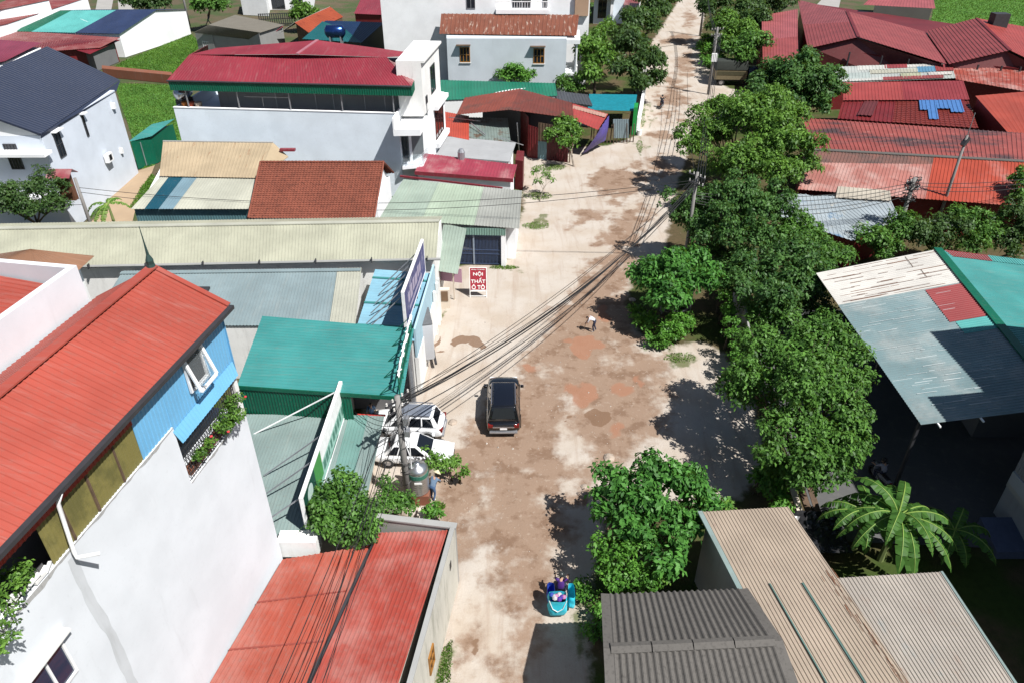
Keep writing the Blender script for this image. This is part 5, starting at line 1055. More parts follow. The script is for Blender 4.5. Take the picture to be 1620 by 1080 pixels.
def rosettes(rs, blobs, org, leaf, per, dens, droop, flat=.35, spread=1.0, sub=7, low=-.35):
    """leaf arrays for a crown: blobs -> uneven sub-lobes -> rosettes of leaves"""
    C, D, N, Ls, Ws, T = [], [], [], [], [], []
    for (c, r) in blobs:
        lobes = [(np.array(c) - org, r * .62)]
        for _ in range(sub):
            d = rs.normal(size=3); d[2] = abs(d[2]) * .7 - .15; d /= np.linalg.norm(d); lobes.append((np.array(c) - org + d * r * rs.uniform(.45, .85), r * rs.uniform(.26, .5)))
        for lc, lr in lobes:
            k = max(3, int(4 * math.pi * lr * lr * dens)); d = rs.normal(size=(k * 2, 3)); d /= np.linalg.norm(d, axis=1, keepdims=True); d = d[d[:, 2] > low][:k]; k = len(d)
            pos = lc + d * (lr * rs.uniform(.72, 1.06, size=(k, 1))); pos[:, 2] = np.maximum(pos[:, 2], .08)
            hole = np.array([mnoise.noise(Vector(tuple(p * (1.15 / max(.5, leaf * 3))))) for p in pos]) > -.22     # gaps where the sky or ground shows through
            d, pos = d[hole], pos[hole]; k = len(d)
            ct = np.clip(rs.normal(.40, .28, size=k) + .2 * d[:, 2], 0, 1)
            for i in range(k):
                m = max(3, int(per * rs.uniform(.7, 1.3))); up = d[i] * .6 + np.array((.12, -.1, .75)) + rs.normal(scale=.22, size=3); up /= np.linalg.norm(up)
                a = rs.normal(size=(m, 3)); a -= up * (a @ up)[:, None] * (1 - flat); a /= np.linalg.norm(a, axis=1, keepdims=True) + 1e-9
                a[:, 2] -= droop; a /= np.linalg.norm(a, axis=1, keepdims=True)
                nn = up + rs.normal(scale=.32, size=(m, 3)); nn -= a * (nn * a).sum(1)[:, None]; nn /= np.linalg.norm(nn, axis=1, keepdims=True) + 1e-9
                ll = leaf * rs.uniform(.65, 1.25, size=m)
                C.append(pos[i] + a * ll[:, None] * .1 + rs.normal(scale=leaf * .35 * spread, size=(m, 3))); D.append(a); N.append(nn); Ls.append(ll); Ws.append(ll * rs.uniform(.42, .6, size=m)); T.append(np.clip(ct[i] + rs.normal(scale=.13, size=m), 0, 1))
    return map(np.concatenate, (C, D, N, Ls, Ws, T))
def crown_object(name, parent, org, blobs, mat, leaf, per, dens, droop, seed, **kw):
    rs = np.random.RandomState(seed); me = leaf_mesh(name, *rosettes(rs, blobs, np.array(org), leaf, per, dens, droop, **kw)); me.materials.append(LEAF[mat])
    o = bpy.data.objects.new(name, me); COL.objects.link(o)
    if parent is not None: o.parent = parent
    else: o.location = org
    return o
def tree(name, label, base, px, mat, leaf=.3, per=9, dens=4.5, droop=.35, seed=1, group=None, trunk=.16, bark=None, cat='tree', stems=1, **kw):
    """px: crown blobs as (photo x, photo y, height, radius)"""
    base = Vector((base.x, base.y, 0)); t = thing(name, base, label, cat, group); blobs = [(tuple(P(x, y, z)), r) for x, y, z, r in px]
    rng = random.Random(seed); m = MB(); cx = sum((Vector(b[0]) for b in blobs), V(0, 0)) / len(blobs); lowz = min(b[0][2] - b[1] * .5 for b in blobs)
    for s_ in range(stems):
        b0 = base + V(rng.uniform(-.25, .25), rng.uniform(-.25, .25), -.05) * (0 if stems == 1 else 1)
        fork = lerp(base, cx, .45) + V(rng.uniform(-.2, .2), rng.uniform(-.2, .2)); fork.z = max(.4, lowz * .75)
        m.tube([b0, lerp(b0, fork, .5) + V(rng.uniform(-.08, .08), rng.uniform(-.08, .08)), fork], [trunk * 1.25, trunk, trunk * .8], 7)
        for (c, r) in blobs[s_::stems]:
            c = Vector(c); mid = lerp(fork, c, .5) + V(rng.uniform(-.3, .3), rng.uniform(-.3, .3), -.12 * (c - fork).length * .4)
            m.tube([fork - V(0, 0, .1), mid, c], [trunk * .62, trunk * .42, trunk * .12], 5)
            for _ in range(3):
                e = c + V(rng.uniform(-1, 1), rng.uniform(-1, 1), rng.uniform(-.2, .9)).normalized() * r * .8; m.tube([mid, lerp(mid, e, .6) + V(0, 0, .1), e], [trunk * .3, trunk * .2, trunk * .06], 4)
    m.build('trunk', bark or M_BARK, t)
    crown_object('crown', t, base, blobs, mat, leaf, per, dens, droop, seed, **kw); return t
def bush(name, label, px, mat, leaf=.16, per=8, dens=9, droop=.25, seed=1, cat='shrub', group=None, low=-.2, **kw):
    blobs = [(tuple(P(x, y, z)), r) for x, y, z, r in px]; c = sum((Vector(b[0]) for b in blobs), V(0, 0)) / len(blobs); c.z = 0
    t = thing(name, c, label, cat, group); m = MB(); rng = random.Random(seed)
    for (q, r) in blobs:
        q = Vector(q)
        for _ in range(3): m.tube([V(q.x + rng.uniform(-.2, .2), q.y + rng.uniform(-.2, .2), -.03), lerp(V(q.x, q.y), q, .6), q + V(rng.uniform(-.4, .4) * r, rng.uniform(-.4, .4) * r, r * .3)], [.035, .025, .008], 4)
    m.build('stem', M_BARK, t); crown_object('foliage', t, c, blobs, mat, leaf, per, dens, droop, seed, low=low, **kw); return t

RT = 'trees along the right side of the road'
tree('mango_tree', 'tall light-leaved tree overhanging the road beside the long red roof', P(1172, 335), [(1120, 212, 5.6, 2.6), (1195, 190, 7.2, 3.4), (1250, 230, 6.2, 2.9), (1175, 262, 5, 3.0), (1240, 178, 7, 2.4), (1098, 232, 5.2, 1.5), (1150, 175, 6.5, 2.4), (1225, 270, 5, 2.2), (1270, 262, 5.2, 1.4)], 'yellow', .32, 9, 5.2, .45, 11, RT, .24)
tree('feathery_tree', 'dark feathery tree below the light-leaved tree, right of the road', P(1150, 425), [(1085, 338, 4.2, 2.2), (1140, 325, 5.4, 2.7), (1205, 338, 5, 2.5), (1120, 378, 3.4, 2.1), (1185, 385, 3.8, 2.3), (1230, 325, 5.4, 1.8)], 'feather', .26, 12, 5.0, .6, 12, RT, .2)
tree('thicket_tree', 'mid green tree behind the vine hedge, right of the round tree', P(1215, 500), [(1178, 440, 3.6, 2.0), (1240, 425, 4.2, 2.3), (1205, 475, 3.4, 2.1), (1262, 462, 3.6, 2.0)], 'feather', .26, 11, 5.2, .45, 13, RT, .16)
tree('thicket_tree', 'small green tree between the pale blue shed and patchwork roof', P(1310, 440), [(1300, 402, 3.4, 1.7), (1335, 405, 3.0, 1.3), (1275, 385, 3.6, 1.5), (1290, 440, 2.6, 1.5)], 'mid', .26, 10, 5.2, .35, 14, RT, .13)
tree('thicket_tree', 'leafy tree covering the corner of the pale blue patched roof', P(1250, 400), [(1255, 360, 3.8, 1.5), (1285, 365, 3.3, 1.2), (1240, 385, 3.2, 1.4)], 'mid', .26, 10, 5.2, .35, 15, RT, .13)
tree('papaya_like_tree', 'round broad-leaved tree standing over the black signboard', P(1062, 500), [(1022, 440, 3.5, 1.6), (1068, 424, 4.2, 1.8), (1112, 445, 3.9, 1.6), (1062, 462, 3.5, 1.6), (1040, 470, 2.9, 1.2), (1095, 418, 4.1, 1.3)], 'palm', .34, 9, 6.0, .5, 16, RT, .15, flat=.2)
bush('weed_bush', 'bright green weedy bush in front of the black signboard', [(1022, 512, .9, .95), (1055, 520, .9, 1.0), (1085, 508, 1, .85), (1042, 542, .45, .8), (1010, 495, .8, .7), (1072, 530, .5, .7)], 'bright', .24, 8, 7, .2, 17)
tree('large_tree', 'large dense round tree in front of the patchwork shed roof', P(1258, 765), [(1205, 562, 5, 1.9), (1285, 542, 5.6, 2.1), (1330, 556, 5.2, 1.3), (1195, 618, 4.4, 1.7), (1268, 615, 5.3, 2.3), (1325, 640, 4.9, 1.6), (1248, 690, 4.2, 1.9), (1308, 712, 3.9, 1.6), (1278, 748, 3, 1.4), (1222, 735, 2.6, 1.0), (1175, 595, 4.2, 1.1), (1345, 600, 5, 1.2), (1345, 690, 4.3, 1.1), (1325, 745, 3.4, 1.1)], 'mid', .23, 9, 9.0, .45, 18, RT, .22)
tree('papaya_like_tree', 'bright broad-leaved tree right of the road above the motorbike', P(1042, 905), [(970, 772, 3.5, 1.15), (1030, 750, 4.2, 1.2), (1090, 770, 4.2, 1.15), (1005, 822, 3.4, 1.1), (1078, 828, 3.6, 1.15), (1048, 876, 2.9, 1.0), (952, 802, 3, .8), (1116, 800, 3.6, .8), (1030, 800, 3.9, 1.0)], 'palm', .30, 9, 7.2, .5, 19, RT, .13, flat=.2)
tree('small_bright_tree', 'light green bushy tree at the foot of the broad-leaved tree by the motorbike', P(985, 962), [(968, 866, 2.6, .9), (1010, 856, 2.8, 1.0), (980, 912, 2.0, .9), (1018, 908, 2.2, .8), (950, 900, 1.8, .6)], 'bright', .2, 9, 8.5, .3, 20, RT, .08)
bush('weed_bush', 'low weeds beside the loaded motorbike', [(930, 945, .5, .5), (945, 968, .55, .55), (958, 990, .5, .5), (935, 1000, .4, .45), (920, 925, .5, .45)], 'bright', .18, 8, 9, .2, 21)
bush('weed_bush', 'pale weeds between the grey wavy roof and the bright tree', [(1015, 928, 1.0, .6), (1040, 915, 1.2, .5), (995, 940, .8, .5)], 'yellow', .22, 8, 8, .35, 22)
bush('weed_bush', 'olive shrub right of the broad-leaved tree above the tan roof', [(1125, 798, 1.6, .8), (1105, 780, 1.5, .7), (1145, 805, 1.2, .6)], 'yellow', .2, 8, 8, .3, 23)
bush('weed_bush', 'green shrub between the large round tree and the tan roof', [(1225, 775, 1.5, .8), (1215, 745, 1.6, .7), (1238, 800, 1.2, .6), (1200, 760, 1.0, .6)], 'bright', .26, 8, 7, .3, 24)
# vine-covered fence
vb = [(1142 + i * 4.6, 452 + i * 19, 2.3 - .06 * i, .62) for i in range(7)] + [(1150 + i * 4, 470 + i * 20, 1.1, .6) for i in range(6)]
t = bush('vine_hedge', 'fence overgrown with bright green vines beside the dark passage', vb, 'bright', .18, 8, 9, .5, 25, cat='hedge')
bush('thicket_bush', 'dark shrubs filling the gap between vine hedge and large round tree', [(1195, 520, 1.8, 1.2), (1215, 500, 2.2, 1.3), (1190, 560, 1.5, 1.0), (1240, 510, 2.4, 1.3), (1185, 490, 2.0, 1.0)], 'mid', .26, 8, 6, .3, 26)
bush('thicket_bush', 'dark shrubs at the foot of the feathery tree by the road', [(1150, 425, 1.6, 1.3), (1130, 400, 1.8, 1.3), (1175, 410, 2.0, 1.4), (1160, 450, 1.8, 1.1)], 'feather', .26, 9, 5, .3, 27)
bush('thicket_bush', 'tangled shrubs left of the patchwork shed eave', [(1290, 480, 2.4, 1.4), (1265, 500, 2.6, 1.3), (1310, 500, 2.6, 1.2), (1335, 520, 2.6, 1.0)], 'dark', .26, 8, 5, .3, 28)
a, b = P(1160, 470), P(1180, 600); MB().bar(V(a.x, a.y, 1.2), V(b.x, b.y, 1.2), .12, 2.4).build('fence_panel', M_GREYPL, t)
# dense trees between the patchwork shed and the long red shed
DT = 'trees behind the patchwork shed'
for i, (lab, bx, bl, mt) in enumerate((('leftmost dark tree behind the patchwork shed roof', (1400, 415), [(1385, 378, 3, 1.6), (1425, 368, 3.4, 1.7), (1400, 395, 2.4, 1.2)], 'mid'), ('second tree behind the patchwork shed, under the bundled cable pole', (1470, 410), [(1460, 370, 3.4, 1.8), (1500, 360, 3.6, 1.6), (1482, 388, 2.6, 1.4)], 'dark'),
        ('third tree behind the patchwork shed, below the leaning pole', (1545, 405), [(1535, 358, 3.8, 1.9), (1570, 362, 3.6, 1.6), (1545, 386, 2.8, 1.5)], 'mid'), ('rightmost tree behind the patchwork shed at the right edge', (1610, 400), [(1605, 345, 4.2, 1.9), (1615, 378, 3, 1.7), (1590, 390, 2.6, 1.3)], 'dark'))):
    tree('thicket_tree', lab, P(*bx), bl, mt, .26, 10, 5.2, .35, 30 + i, DT, .13)
tree('edge_tree', 'small tree at the right edge in front of the long red shed', P(1640, 360), [(1618, 285, 5, 1.3), (1628, 305, 4.5, 1.3), (1610, 310, 4, .9)], 'mid', .3, 9, 5, .4, 36, None, .1)
tree('conifer_like_tree', 'dense dark green tree before the white patched shed, top right', P(1262, 215), [(1222, 132, 5, 2.7), (1268, 120, 6.2, 3.1), (1305, 138, 5.2, 2.6), (1250, 158, 4, 2.7), (1212, 160, 3.8, 2.2), (1290, 165, 3.6, 2.2)], 'feather', .42, 11, 3.6, .3, 37, None, .25)
LT = 'trees along the left side of the road'
tree('yellow_green_tree', 'tall yellow-green tree right of the rusty-roofed house', P(940, 152), [(945, 68, 6.4, 2.3), (952, 98, 5, 2.2), (935, 118, 4, 1.9), (962, 48, 6.6, 1.8), (925, 85, 5.4, 1.6)], 'yellow', .5, 9, 3.0, .7, 40, LT, .2)
tree('dark_tree', 'dark spreading tree at the left road edge beyond the teal tarp', P(1005, 150), [(1000, 72, 6, 2.7), (1026, 98, 5, 2.3), (998, 108, 4.5, 2.3), (1036, 124, 3.4, 1.7), (985, 58, 6.2, 2.1), (1012, 130, 3.2, 1.6)], 'dark', .5, 9, 3.0, .5, 41, LT, .22)
tree('dark_tree', 'far dark tree left of the road at the top edge', P(1025, 52), [(1005, 30, 5, 3.0), (1040, 16, 5.2, 3.0), (1020, 40, 4, 2.4)], 'dark', .6, 8, 2.2, .4, 42, LT, .22)
tree('dark_tree', 'farthest tree left of the road cut by the top edge', P(1052, 12), [(1050, -4, 5, 3.2), (1025, -6, 5.6, 3.4)], 'dark', .6, 8, 2.2, .4, 43, LT, .22)
for i, (lab, b, bl, mt) in enumerate((('tree right of the road at the top edge, above the white sign', (1140, 48), [(1132, 12, 6, 3.0), (1155, 30, 5, 2.8), (1140, 40, 4, 2.2)], 'dark'), ('yellowish tree above the white roadside sign', (1160, 80), [(1150, 42, 5, 2.4), (1175, 52, 5, 2.6), (1160, 65, 4, 2.2)], 'yellow'),
        ('tree between the white sign and the parked truck', (1180, 108), [(1165, 76, 4.6, 1.8), (1190, 70, 5, 2.2), (1178, 88, 4, 1.6)], 'mid'), ('dark tree left of the red side shed at the top', (1200, 40), [(1185, 15, 6, 3.2), (1215, 8, 6, 3.2), (1195, 35, 5, 2.6)], 'dark'), ('dark tree cut by the top edge left of the twin gables', (1245, 10), [(1240, -2, 6, 3.0), (1225, 6, 5, 2.6)], 'dark'))):
    tree('roadside_tree', lab, P(*b), bl, mt, .5, 9, 2.8, .4, 50 + i, 'far trees right of the road', .2)
bush('verge_bush', 'low green verge bushes beside the white roadside sign', [(1112, 78, 1.0, 1.5), (1120, 92, 1.1, 1.6), (1128, 104, 1.0, 1.5), (1116, 66, 1.0, 1.3), (1136, 96, 1, 1.4)], 'bright', .4, 8, 3.2, .1, 56)
tree('round_tree', 'dense round dark tree at the left edge below the slate roof', V(-38.6, 55.3), [(28, 305, 4.9, 1.5), (70, 298, 5.3, 1.6), (86, 324, 4.4, 1.3), (42, 332, 4.2, 1.5), (4, 322, 4.6, 1.5)], 'dark', .24, 10, 6.5, .25, 60, None, .15)
tree('yard_tree', 'round leafy tree in front of the red barn wall', P(908, 264), [(893, 196, 3.7, 1.35), (878, 213, 3, 1.15), (910, 212, 3, 1.15), (893, 224, 2.7, 1.1)], 'yellow', .34, 9, 5.2, .45, 61, None, .09, M_BARKP)
tree('sapling', 'thin young tree on the road edge beside the red end wall', P(854, 319), [(846, 270, 2.3, .5), (866, 278, 2.0, .5), (852, 288, 1.7, .5), (872, 284, 1.7, .35)], 'yellow', .3, 6, 5, .5, 62, None, .045, M_BARKP, sub=2)
tree('pole_tree', 'leafy tree under the cables beside the green signboard', V(-6.7, 23.2), [(545, 765, 4.6, .75), (525, 805, 4.1, .95), (562, 805, 4.2, .95), (545, 838, 3.7, .9), (510, 832, 3.7, .7), (580, 840, 3.7, .75), (560, 855, 3.3, .6), (520, 780, 4.0, .6)], 'mid', .22, 9, 9.0, .45, 63, None, .1)
tree('pole_tree', 'smaller leafy tree between the concrete pole and coral shed', V(-5.7, 25.2), [(608, 790, 2.7, .75), (635, 795, 2.3, .6), (600, 812, 2.5, .65), (648, 800, 2.0, .5), (618, 765, 2.9, .5)], 'mid', .2, 9, 9.0, .4, 64, None, .07)
bush('potted_shrub', 'yellow-green shrub between the steel water tank and white sedan', [(690, 727, 1.5, .55), (712, 733, 1.3, .6), (728, 745, 1.0, .45), (675, 720, 1.7, .4)], 'yellow', .2, 8, 10, .3, 65)
bush('potted_shrub', 'small bright sapling bush at the road edge below the water tank', [(682, 802, 1.0, .36), (690, 810, .8, .34), (678, 812, .8, .3)], 'bright', .18, 7, 11, .3, 66)
tree('round_shrub', 'round bright shrub under the right wooden window', V(.4, 98.2), [(812, 115, 3.9, 1.5), (799, 122, 3.4, 1.3), (828, 121, 3.4, 1.4)], 'bright', .36, 9, 4.2, .3, 67, None, .12)
tree('round_shrub', 'small dark shrub right of the emerald roof', P(903, 158), [(900, 136, 2.6, 1.4), (912, 142, 2.2, 1.2), (890, 130, 2.8, 1.1)], 'mid', .36, 9, 4.2, .3, 68, None, .1)
tree('garden_tree', 'round garden tree in front of the white villa', P(478, 34), [(478, 18, 3.6, 2.0), (470, 24, 3, 1.8), (490, 22, 3, 1.7)], 'yellow', .5, 8, 3, .3, 69, None, .15)
tree('garden_tree', 'dark tree at the top edge above the striped warehouse', P(236, 14), [(232, 0, 4.5, 3.2), (248, 4, 4, 2.6), (220, 4, 4, 2.6)], 'dark', .6, 8, 2.4, .3, 70, None, .2)
tree('garden_tree', 'tree at the top edge beside the white pole', P(330, 24), [(330, 6, 4.5, 2.6), (345, 8, 4, 2.2)], 'mid', .6, 8, 2.4, .3, 71, None, .2)
tree('garden_tree', 'tall narrow green shrub between the tall white house and pink awning', P(925, 36), [(922, 10, 6, 1.4), (922, 24, 3.6, 1.4)], 'mid', .5, 8, 3, .2, 72, None, .12)
# balcony plants on the tall white house
def balcony_plants(label, spots, mat, seed, leaf=.12):
    blobs = [(tuple(hp(s, b, z)), r) for s, b, z, r in spots]; c = sum((Vector(b[0]) for b in blobs), V(0, 0)) / len(blobs)
    t = thing('balcony_plants', c, label, 'plants'); crown_object('foliage', t, c, blobs, mat, leaf, 8, 14, .4, seed, low=-.9)
    MB().bar(hp(min(x[0] for x in spots), .3, min(x[2] for x in spots) - .15), hp(max(x[0] for x in spots), .3, min(x[2] for x in spots) - .15), .3, .25).build('planter', M_BRICK, t); return t
t = balcony_plants('green plants with a few red flowers spilling out of the barred balcony', [(.7, -.1, 12.1, .4), (1.2, -.2, 11.9, .45), (1.7, -.2, 11.6, .45), (2.3, -.1, 11.5, .35), (3.0, -.05, 11.5, .3), (.9, -.25, 11.4, .4), (1.5, -.3, 11.2, .35), (3.4, 0, 11.6, .25)], 'yellow', 80)
fl = MB(); rng = random.Random(6)
for i in range(3): q = hp(rng.uniform(.5, 3.4), -.5, rng.uniform(11.4, 12.4)); fl.lathe([(.01, 0), (.045, .02), (.05, .05), (.01, .07)], q, 6)
fl.build('flowers', plain('red_petal', (0.6, 0.04, 0.05)), t)
balcony_plants('plants growing over the rooftop parapet at the lower left edge', [(9.5, .3, 13.7, .3), (10.0, .2, 13.9, .45), (10.6, .1, 13.8, .5), (11.2, .0, 13.7, .5), (11.0, -.35, 13.2, .4), (11.4, -.3, 12.9, .35)], 'yellow', 81)
t = thing('bag_heap', hp(9.6, .2, 13.33), 'heap of white bags and sticks lying on the rooftop parapet', 'bags'); rng = random.Random(7)
for i in range(11): q = hp(9.15 + i * .16, rng.uniform(.0, .2), 13.40 + rng.uniform(0, .22)); e = V(rng.uniform(-.14, .14), rng.uniform(-.2, .2), rng.uniform(-.05, .05)); MB().bar(q - e, q + e, rng.uniform(.05, .14), rng.uniform(.04, .1)).build('bag', plain('white_sack', (0.7, 0.7, 0.68), .8), t)
# banana plants: every leaf a part of its own
def banana(name, label, base, h, leaves, seed, mat):
    t = thing(name, base, label, 'banana plant'); rng = random.Random(seed)
    MB().tube([base, base + V(.05, 0, h * .5), base + V(0, .05, h)], [.16, .13, .07], 8).build('stem', plain('banana_stem', (0.16, 0.2, 0.07), .7), t)
    for (az, el, ln, wd) in leaves:
        m = MB(); n = 16; d0 = V(math.cos(az), math.sin(az)); L, Rr, Md = [], [], []
        p = base + V(0, 0, h - .05); ang = el; cut = [rng.random() < .6 for _ in range(n + 1)]; side = V(-d0.y, d0.x)
        for i in range(n + 1):
            k = i / n; w = wd * .5 * (math.sin(math.pi * min(1, .08 + k * .95)) ** .6 if k > .12 else .1 + k * .5); dr = .35 + .25 * math.sin(i * 2.1 + seed)
            nrm_ = V(0, 0, 1) * math.cos(ang) - d0 * math.sin(ang)
            Md.append(p.copy()); L.append(p + side * w + nrm_ * (-w * dr)); Rr.append(p - side * w + nrm_ * (-w * dr))
            p = p + (d0 * math.cos(ang) + V(0, 0, math.sin(ang))) * (ln / n); ang -= (.9 + .5 * el) / n * 1.6
        for i in range(n):
            g = .7 if cut[i] else 1.0
            for S in (L, Rr):
                a, b, c, d = Md[i], Md[i + 1], lerp(Md[i + 1], S[i + 1], 1), S[i]; c2 = lerp(S[i], c, g)
                m.add([a, b, c2, d], [(0, 1, 2, 3)]); m.tone.append(min(1, max(0, .5 + rng.uniform(-.2, .2))))
        lf = m.build('leaf', LEAF[mat], t); MB().tube(Md[:-1], [.035 * (1 - .8 * i / n) for i in range(n)], 5).build('midrib', plain('midrib', (0.2, 0.3, 0.06), .6), lf)
    return t
R2 = random.Random(21)
def fan(n, seed, l0, l1):
    r = random.Random(seed); return [(R(360 / n * i + r.uniform(-14, 14)), R(r.uniform(28, 74) if i % 2 else r.uniform(5, 40)), r.uniform(l0, l1), r.uniform(.52, .68)) for i in range(n)]
banana('banana_plant', 'big banana plant with torn leaves behind the pinkish tan roof', P(1392, 885, 0), 3.0, fan(21, 3, 2.7, 3.6), 5, 'banana')
banana('banana_plant', 'second banana stem growing just left of the big banana plant', P(1350, 868, 0), 2.4, fan(12, 8, 2.2, 3.0), 8, 'banana')
banana('banana_plant', 'young banana plant half in shade right of the big banana plant', P(1490, 880, 0), 1.9, fan(8, 5, 1.9, 2.5), 6, 'banana')
banana('banana_plant', 'small banana plant beside the leaning pole, left of the striped shed', P(186, 372, 0), 2.9, [(R(a), R(e), l, .6) for a, e, l in ((170, 20, 2.8), (200, 0, 2.4), (240, -5, 2.6), (20, 25, 2.2), (95, 40, 1.8), (265, -10, 2.2), (60, 50, 1.7))], 7, 'yellow')
# ---------------- grass
M_LAWN = blob_mat('grass_ground', ph(100, 152, 62, .62), ph(76, 122, 50, .62), .42, .62, .5, third=ph(142, 160, 84, .6), rough=.9)
def lawn(name, label, poly, n, h, seed, mat='grass'):
    pave(name + '_ground', poly, M_LAWN, -.02); rs = np.random.RandomState(seed); xy = np.array([(p.x, p.y) for p in poly]); pts = []
    while len(pts) < n:
        c = rs.uniform(xy.min(0), xy.max(0), size=(n, 2)); sdv = poly_sd(c[:, 0], c[:, 1], poly); pts += list(c[sdv > 0])
    c = np.array(pts[:n]); org = np.array((xy[:, 0].mean(), xy[:, 1].mean(), 0)); cen = np.column_stack([c, np.zeros(n)]) - org
    d = rs.normal(size=(n, 3)) * .5; d[:, 2] = 1; d /= np.linalg.norm(d, axis=1, keepdims=True); nn = rs.normal(size=(n, 3)); nn[:, 2] = .4; nn -= d * (nn * d).sum(1)[:, None]; nn /= np.linalg.norm(nn, axis=1, keepdims=True)
    ll = h * rs.uniform(.4, 1.2, size=n); tn = np.array([.45 + .4 * mnoise.noise(V(x * .3, y * .3, 0)) for x, y in c]) + rs.normal(scale=.15, size=n)
    me = leaf_mesh(name, cen, d, nn, ll, ll * .55, tn); me.materials.append(LEAF[mat]); o = bpy.data.objects.new(name, me); COL.objects.link(o); o.location = org; return tag(o, label, 'grass', kind='stuff')
lawn('grass', 'rough green grass plot between the warehouse and terrace house', pp([(150, 125), (200, 95), (303, 55), (318, 70), (300, 95), (262, 130), (175, 118)]), 14000, .22, 1)
lawn('grass', 'grass plot beside the slate-roofed house', pp([(180, 132), (280, 135), (280, 170), (290, 222), (252, 222), (245, 262), (225, 268), (205, 205)]), 12000, .18, 2)
lawn('grass', 'green field beyond the red sheds, top right', pp([(1470, 50), (1480, -4), (1640, -4), (1640, 60), (1560, 40)]), 14000, .24, 3)
lawn('grass', 'strip of grass along the sandy path', pp([(205, 330), (222, 300), (240, 276), (252, 285), (236, 330)]), 1800, .2, 4)
lawn('grass', 'grass verge at the foot of the mossy shed wall', pp([(690, 1085), (700, 1030), (716, 1010), (712, 1085)]), 700, .12, 5)
for i, (cx, cy, rx, ry, n) in enumerate(((868, 266, 26, 5, 900), (850, 311, 24, 6, 700), (848, 358, 22, 6, 500), (798, 424, 24, 3, 500), (1017, 180, 4, 22, 600), (1012, 232, 5, 10, 300), (1075, 566, 26, 8, 350), (690, 508, 7, 10, 260), (695, 800, 10, 6, 260))):
    rs = np.random.RandomState(90 + i); a = rs.uniform(0, 2 * math.pi, n); r = np.sqrt(rs.uniform(0, 1, n)); c = np.array([tuple(P(cx + rx * rr * math.cos(q), cy + ry * rr * math.sin(q))) for q, rr in zip(a, r)]); org = c.mean(0); org[2] = 0
    d = rs.normal(size=(n, 3)) * .6; d[:, 2] = 1; d /= np.linalg.norm(d, axis=1, keepdims=True); nn = rs.normal(size=(n, 3)); nn -= d * (nn * d).sum(1)[:, None]; nn /= np.linalg.norm(nn, axis=1, keepdims=True); n = n; ll = .13 * rs.uniform(.4, 1.3, size=n)
    me = leaf_mesh('weeds', c - org, d, nn, ll, ll * .5, rs.uniform(.3, 1, n)); me.materials.append(LEAF['grass']); o = bpy.data.objects.new('weeds', me); COL.objects.link(o); o.location = org; tag(o, 'patch of low weeds growing on the road edge', 'weeds', kind='stuff')

# ================================================================== SIGNS
def board(t, w, a0, a1, z0, z1, face, back, frame, thick=.12, out=0.0, lean=0.0):
    b = MB().hexa(*w.slab(a0, a1, z0, z1, out - thick, out)).build('back_panel', back, t)
    f = MB(); 
    for q0, q1, y0, y1 in ((a0 - .05, a0 + .04, z0 - .05, z1 + .05), (a1 - .04, a1 + .05, z0 - .05, z1 + .05), (a0 + .04, a1 - .04, z0 - .05, z0 + .04), (a0 + .04, a1 - .04, z1 - .04, z1 + .05)): f.hexa(*w.slab(q0, q1, y0, y1, out - thick - .02, out + .03))
    f.build('frame', frame, t); return MB().hexa(*w.slab(a0 + .04, a1 - .04, z0 + .04, z1 - .04, out, out + .012)).build('face', face, t)
# long green board on the flat shop roof
gw = Wall((-8.92, 22.5), (-8.82, 30.7)); t = thing('green_signboard', V(-8.87, 26.6, 2.9), 'long green and white signboard standing on the grey-green shop roof', 'signboard')
board(t, gw, 0, gw.L, 3.1, 5.0, plain('board_mint', ph(170, 214, 200, .75)), M_DKSTEEL, M_PAINTW)
MB().hexa(*gw.slab(.06, 1.9, 3.15, 4.95, .012, .018)).build('dark_green_field', plain('board_dark_green', ph(26, 96, 78)), t)
MB().hexa(*gw.slab(1.9, 3.1, 3.5, 4.95, .012, .02)).build('light_green_field', plain('board_bright_green', ph(92, 190, 92)), t)
MB().hexa(*gw.slab(3.1, gw.L - .1, 4.15, 4.95, .012, .018)).build('white_field', plain('board_white', (0.78, 0.8, 0.79)), t)
m = MB(); c = gw.p(1.0, 4.35, .02); m.add([c + gw.e * (.42 * math.cos(a)) + V(0, 0, .42 * math.sin(a)) for a in [2 * math.pi * i / 20 for i in range(20)]], [tuple(range(20))]); m.build('round_emblem', plain('board_emblem', ph(206, 230, 224, .75)), t)
for k, z in ((.35, 3.45), (.65, 3.3)): MB().hexa(*gw.slab(k, k + 1.1, z, z + .1, .018, .024)).build('text_line', plain('board_white', (.8, .8, .8)), t)
rng = random.Random(2)
for i in range(9): a = 3.3 + i * .5; MB().hexa(*gw.slab(a, a + rng.uniform(.2, .38), 3.5, 4.0, .018, .024)).build('letter_stroke', plain('board_teal_text', ph(110, 170, 150)), t)
MB().hexa(*gw.slab(4.4, 6.2, 3.18, 3.24, .018, .03)).build('text_line', plain('board_dark_green', ph(26, 96, 78)), t)
for a, z in ((.6, 4.6), (2.8, 4.7), (4.6, 4.7), (7.6, 4.9)): MB().bar(gw.p(a, z, -.1), gw.p(a - 1.2, 3.0, -3.0 if a < 7 else -4.4), .05).build('brace', M_STEEL if a < 7 else M_PAINTW, t)
for a in (1.5, 4.2, 6.8): MB().bar(gw.p(a, 2.8, -.06), gw.p(a, 4.9, -.06), .08).build('post', M_DKSTEEL, t)
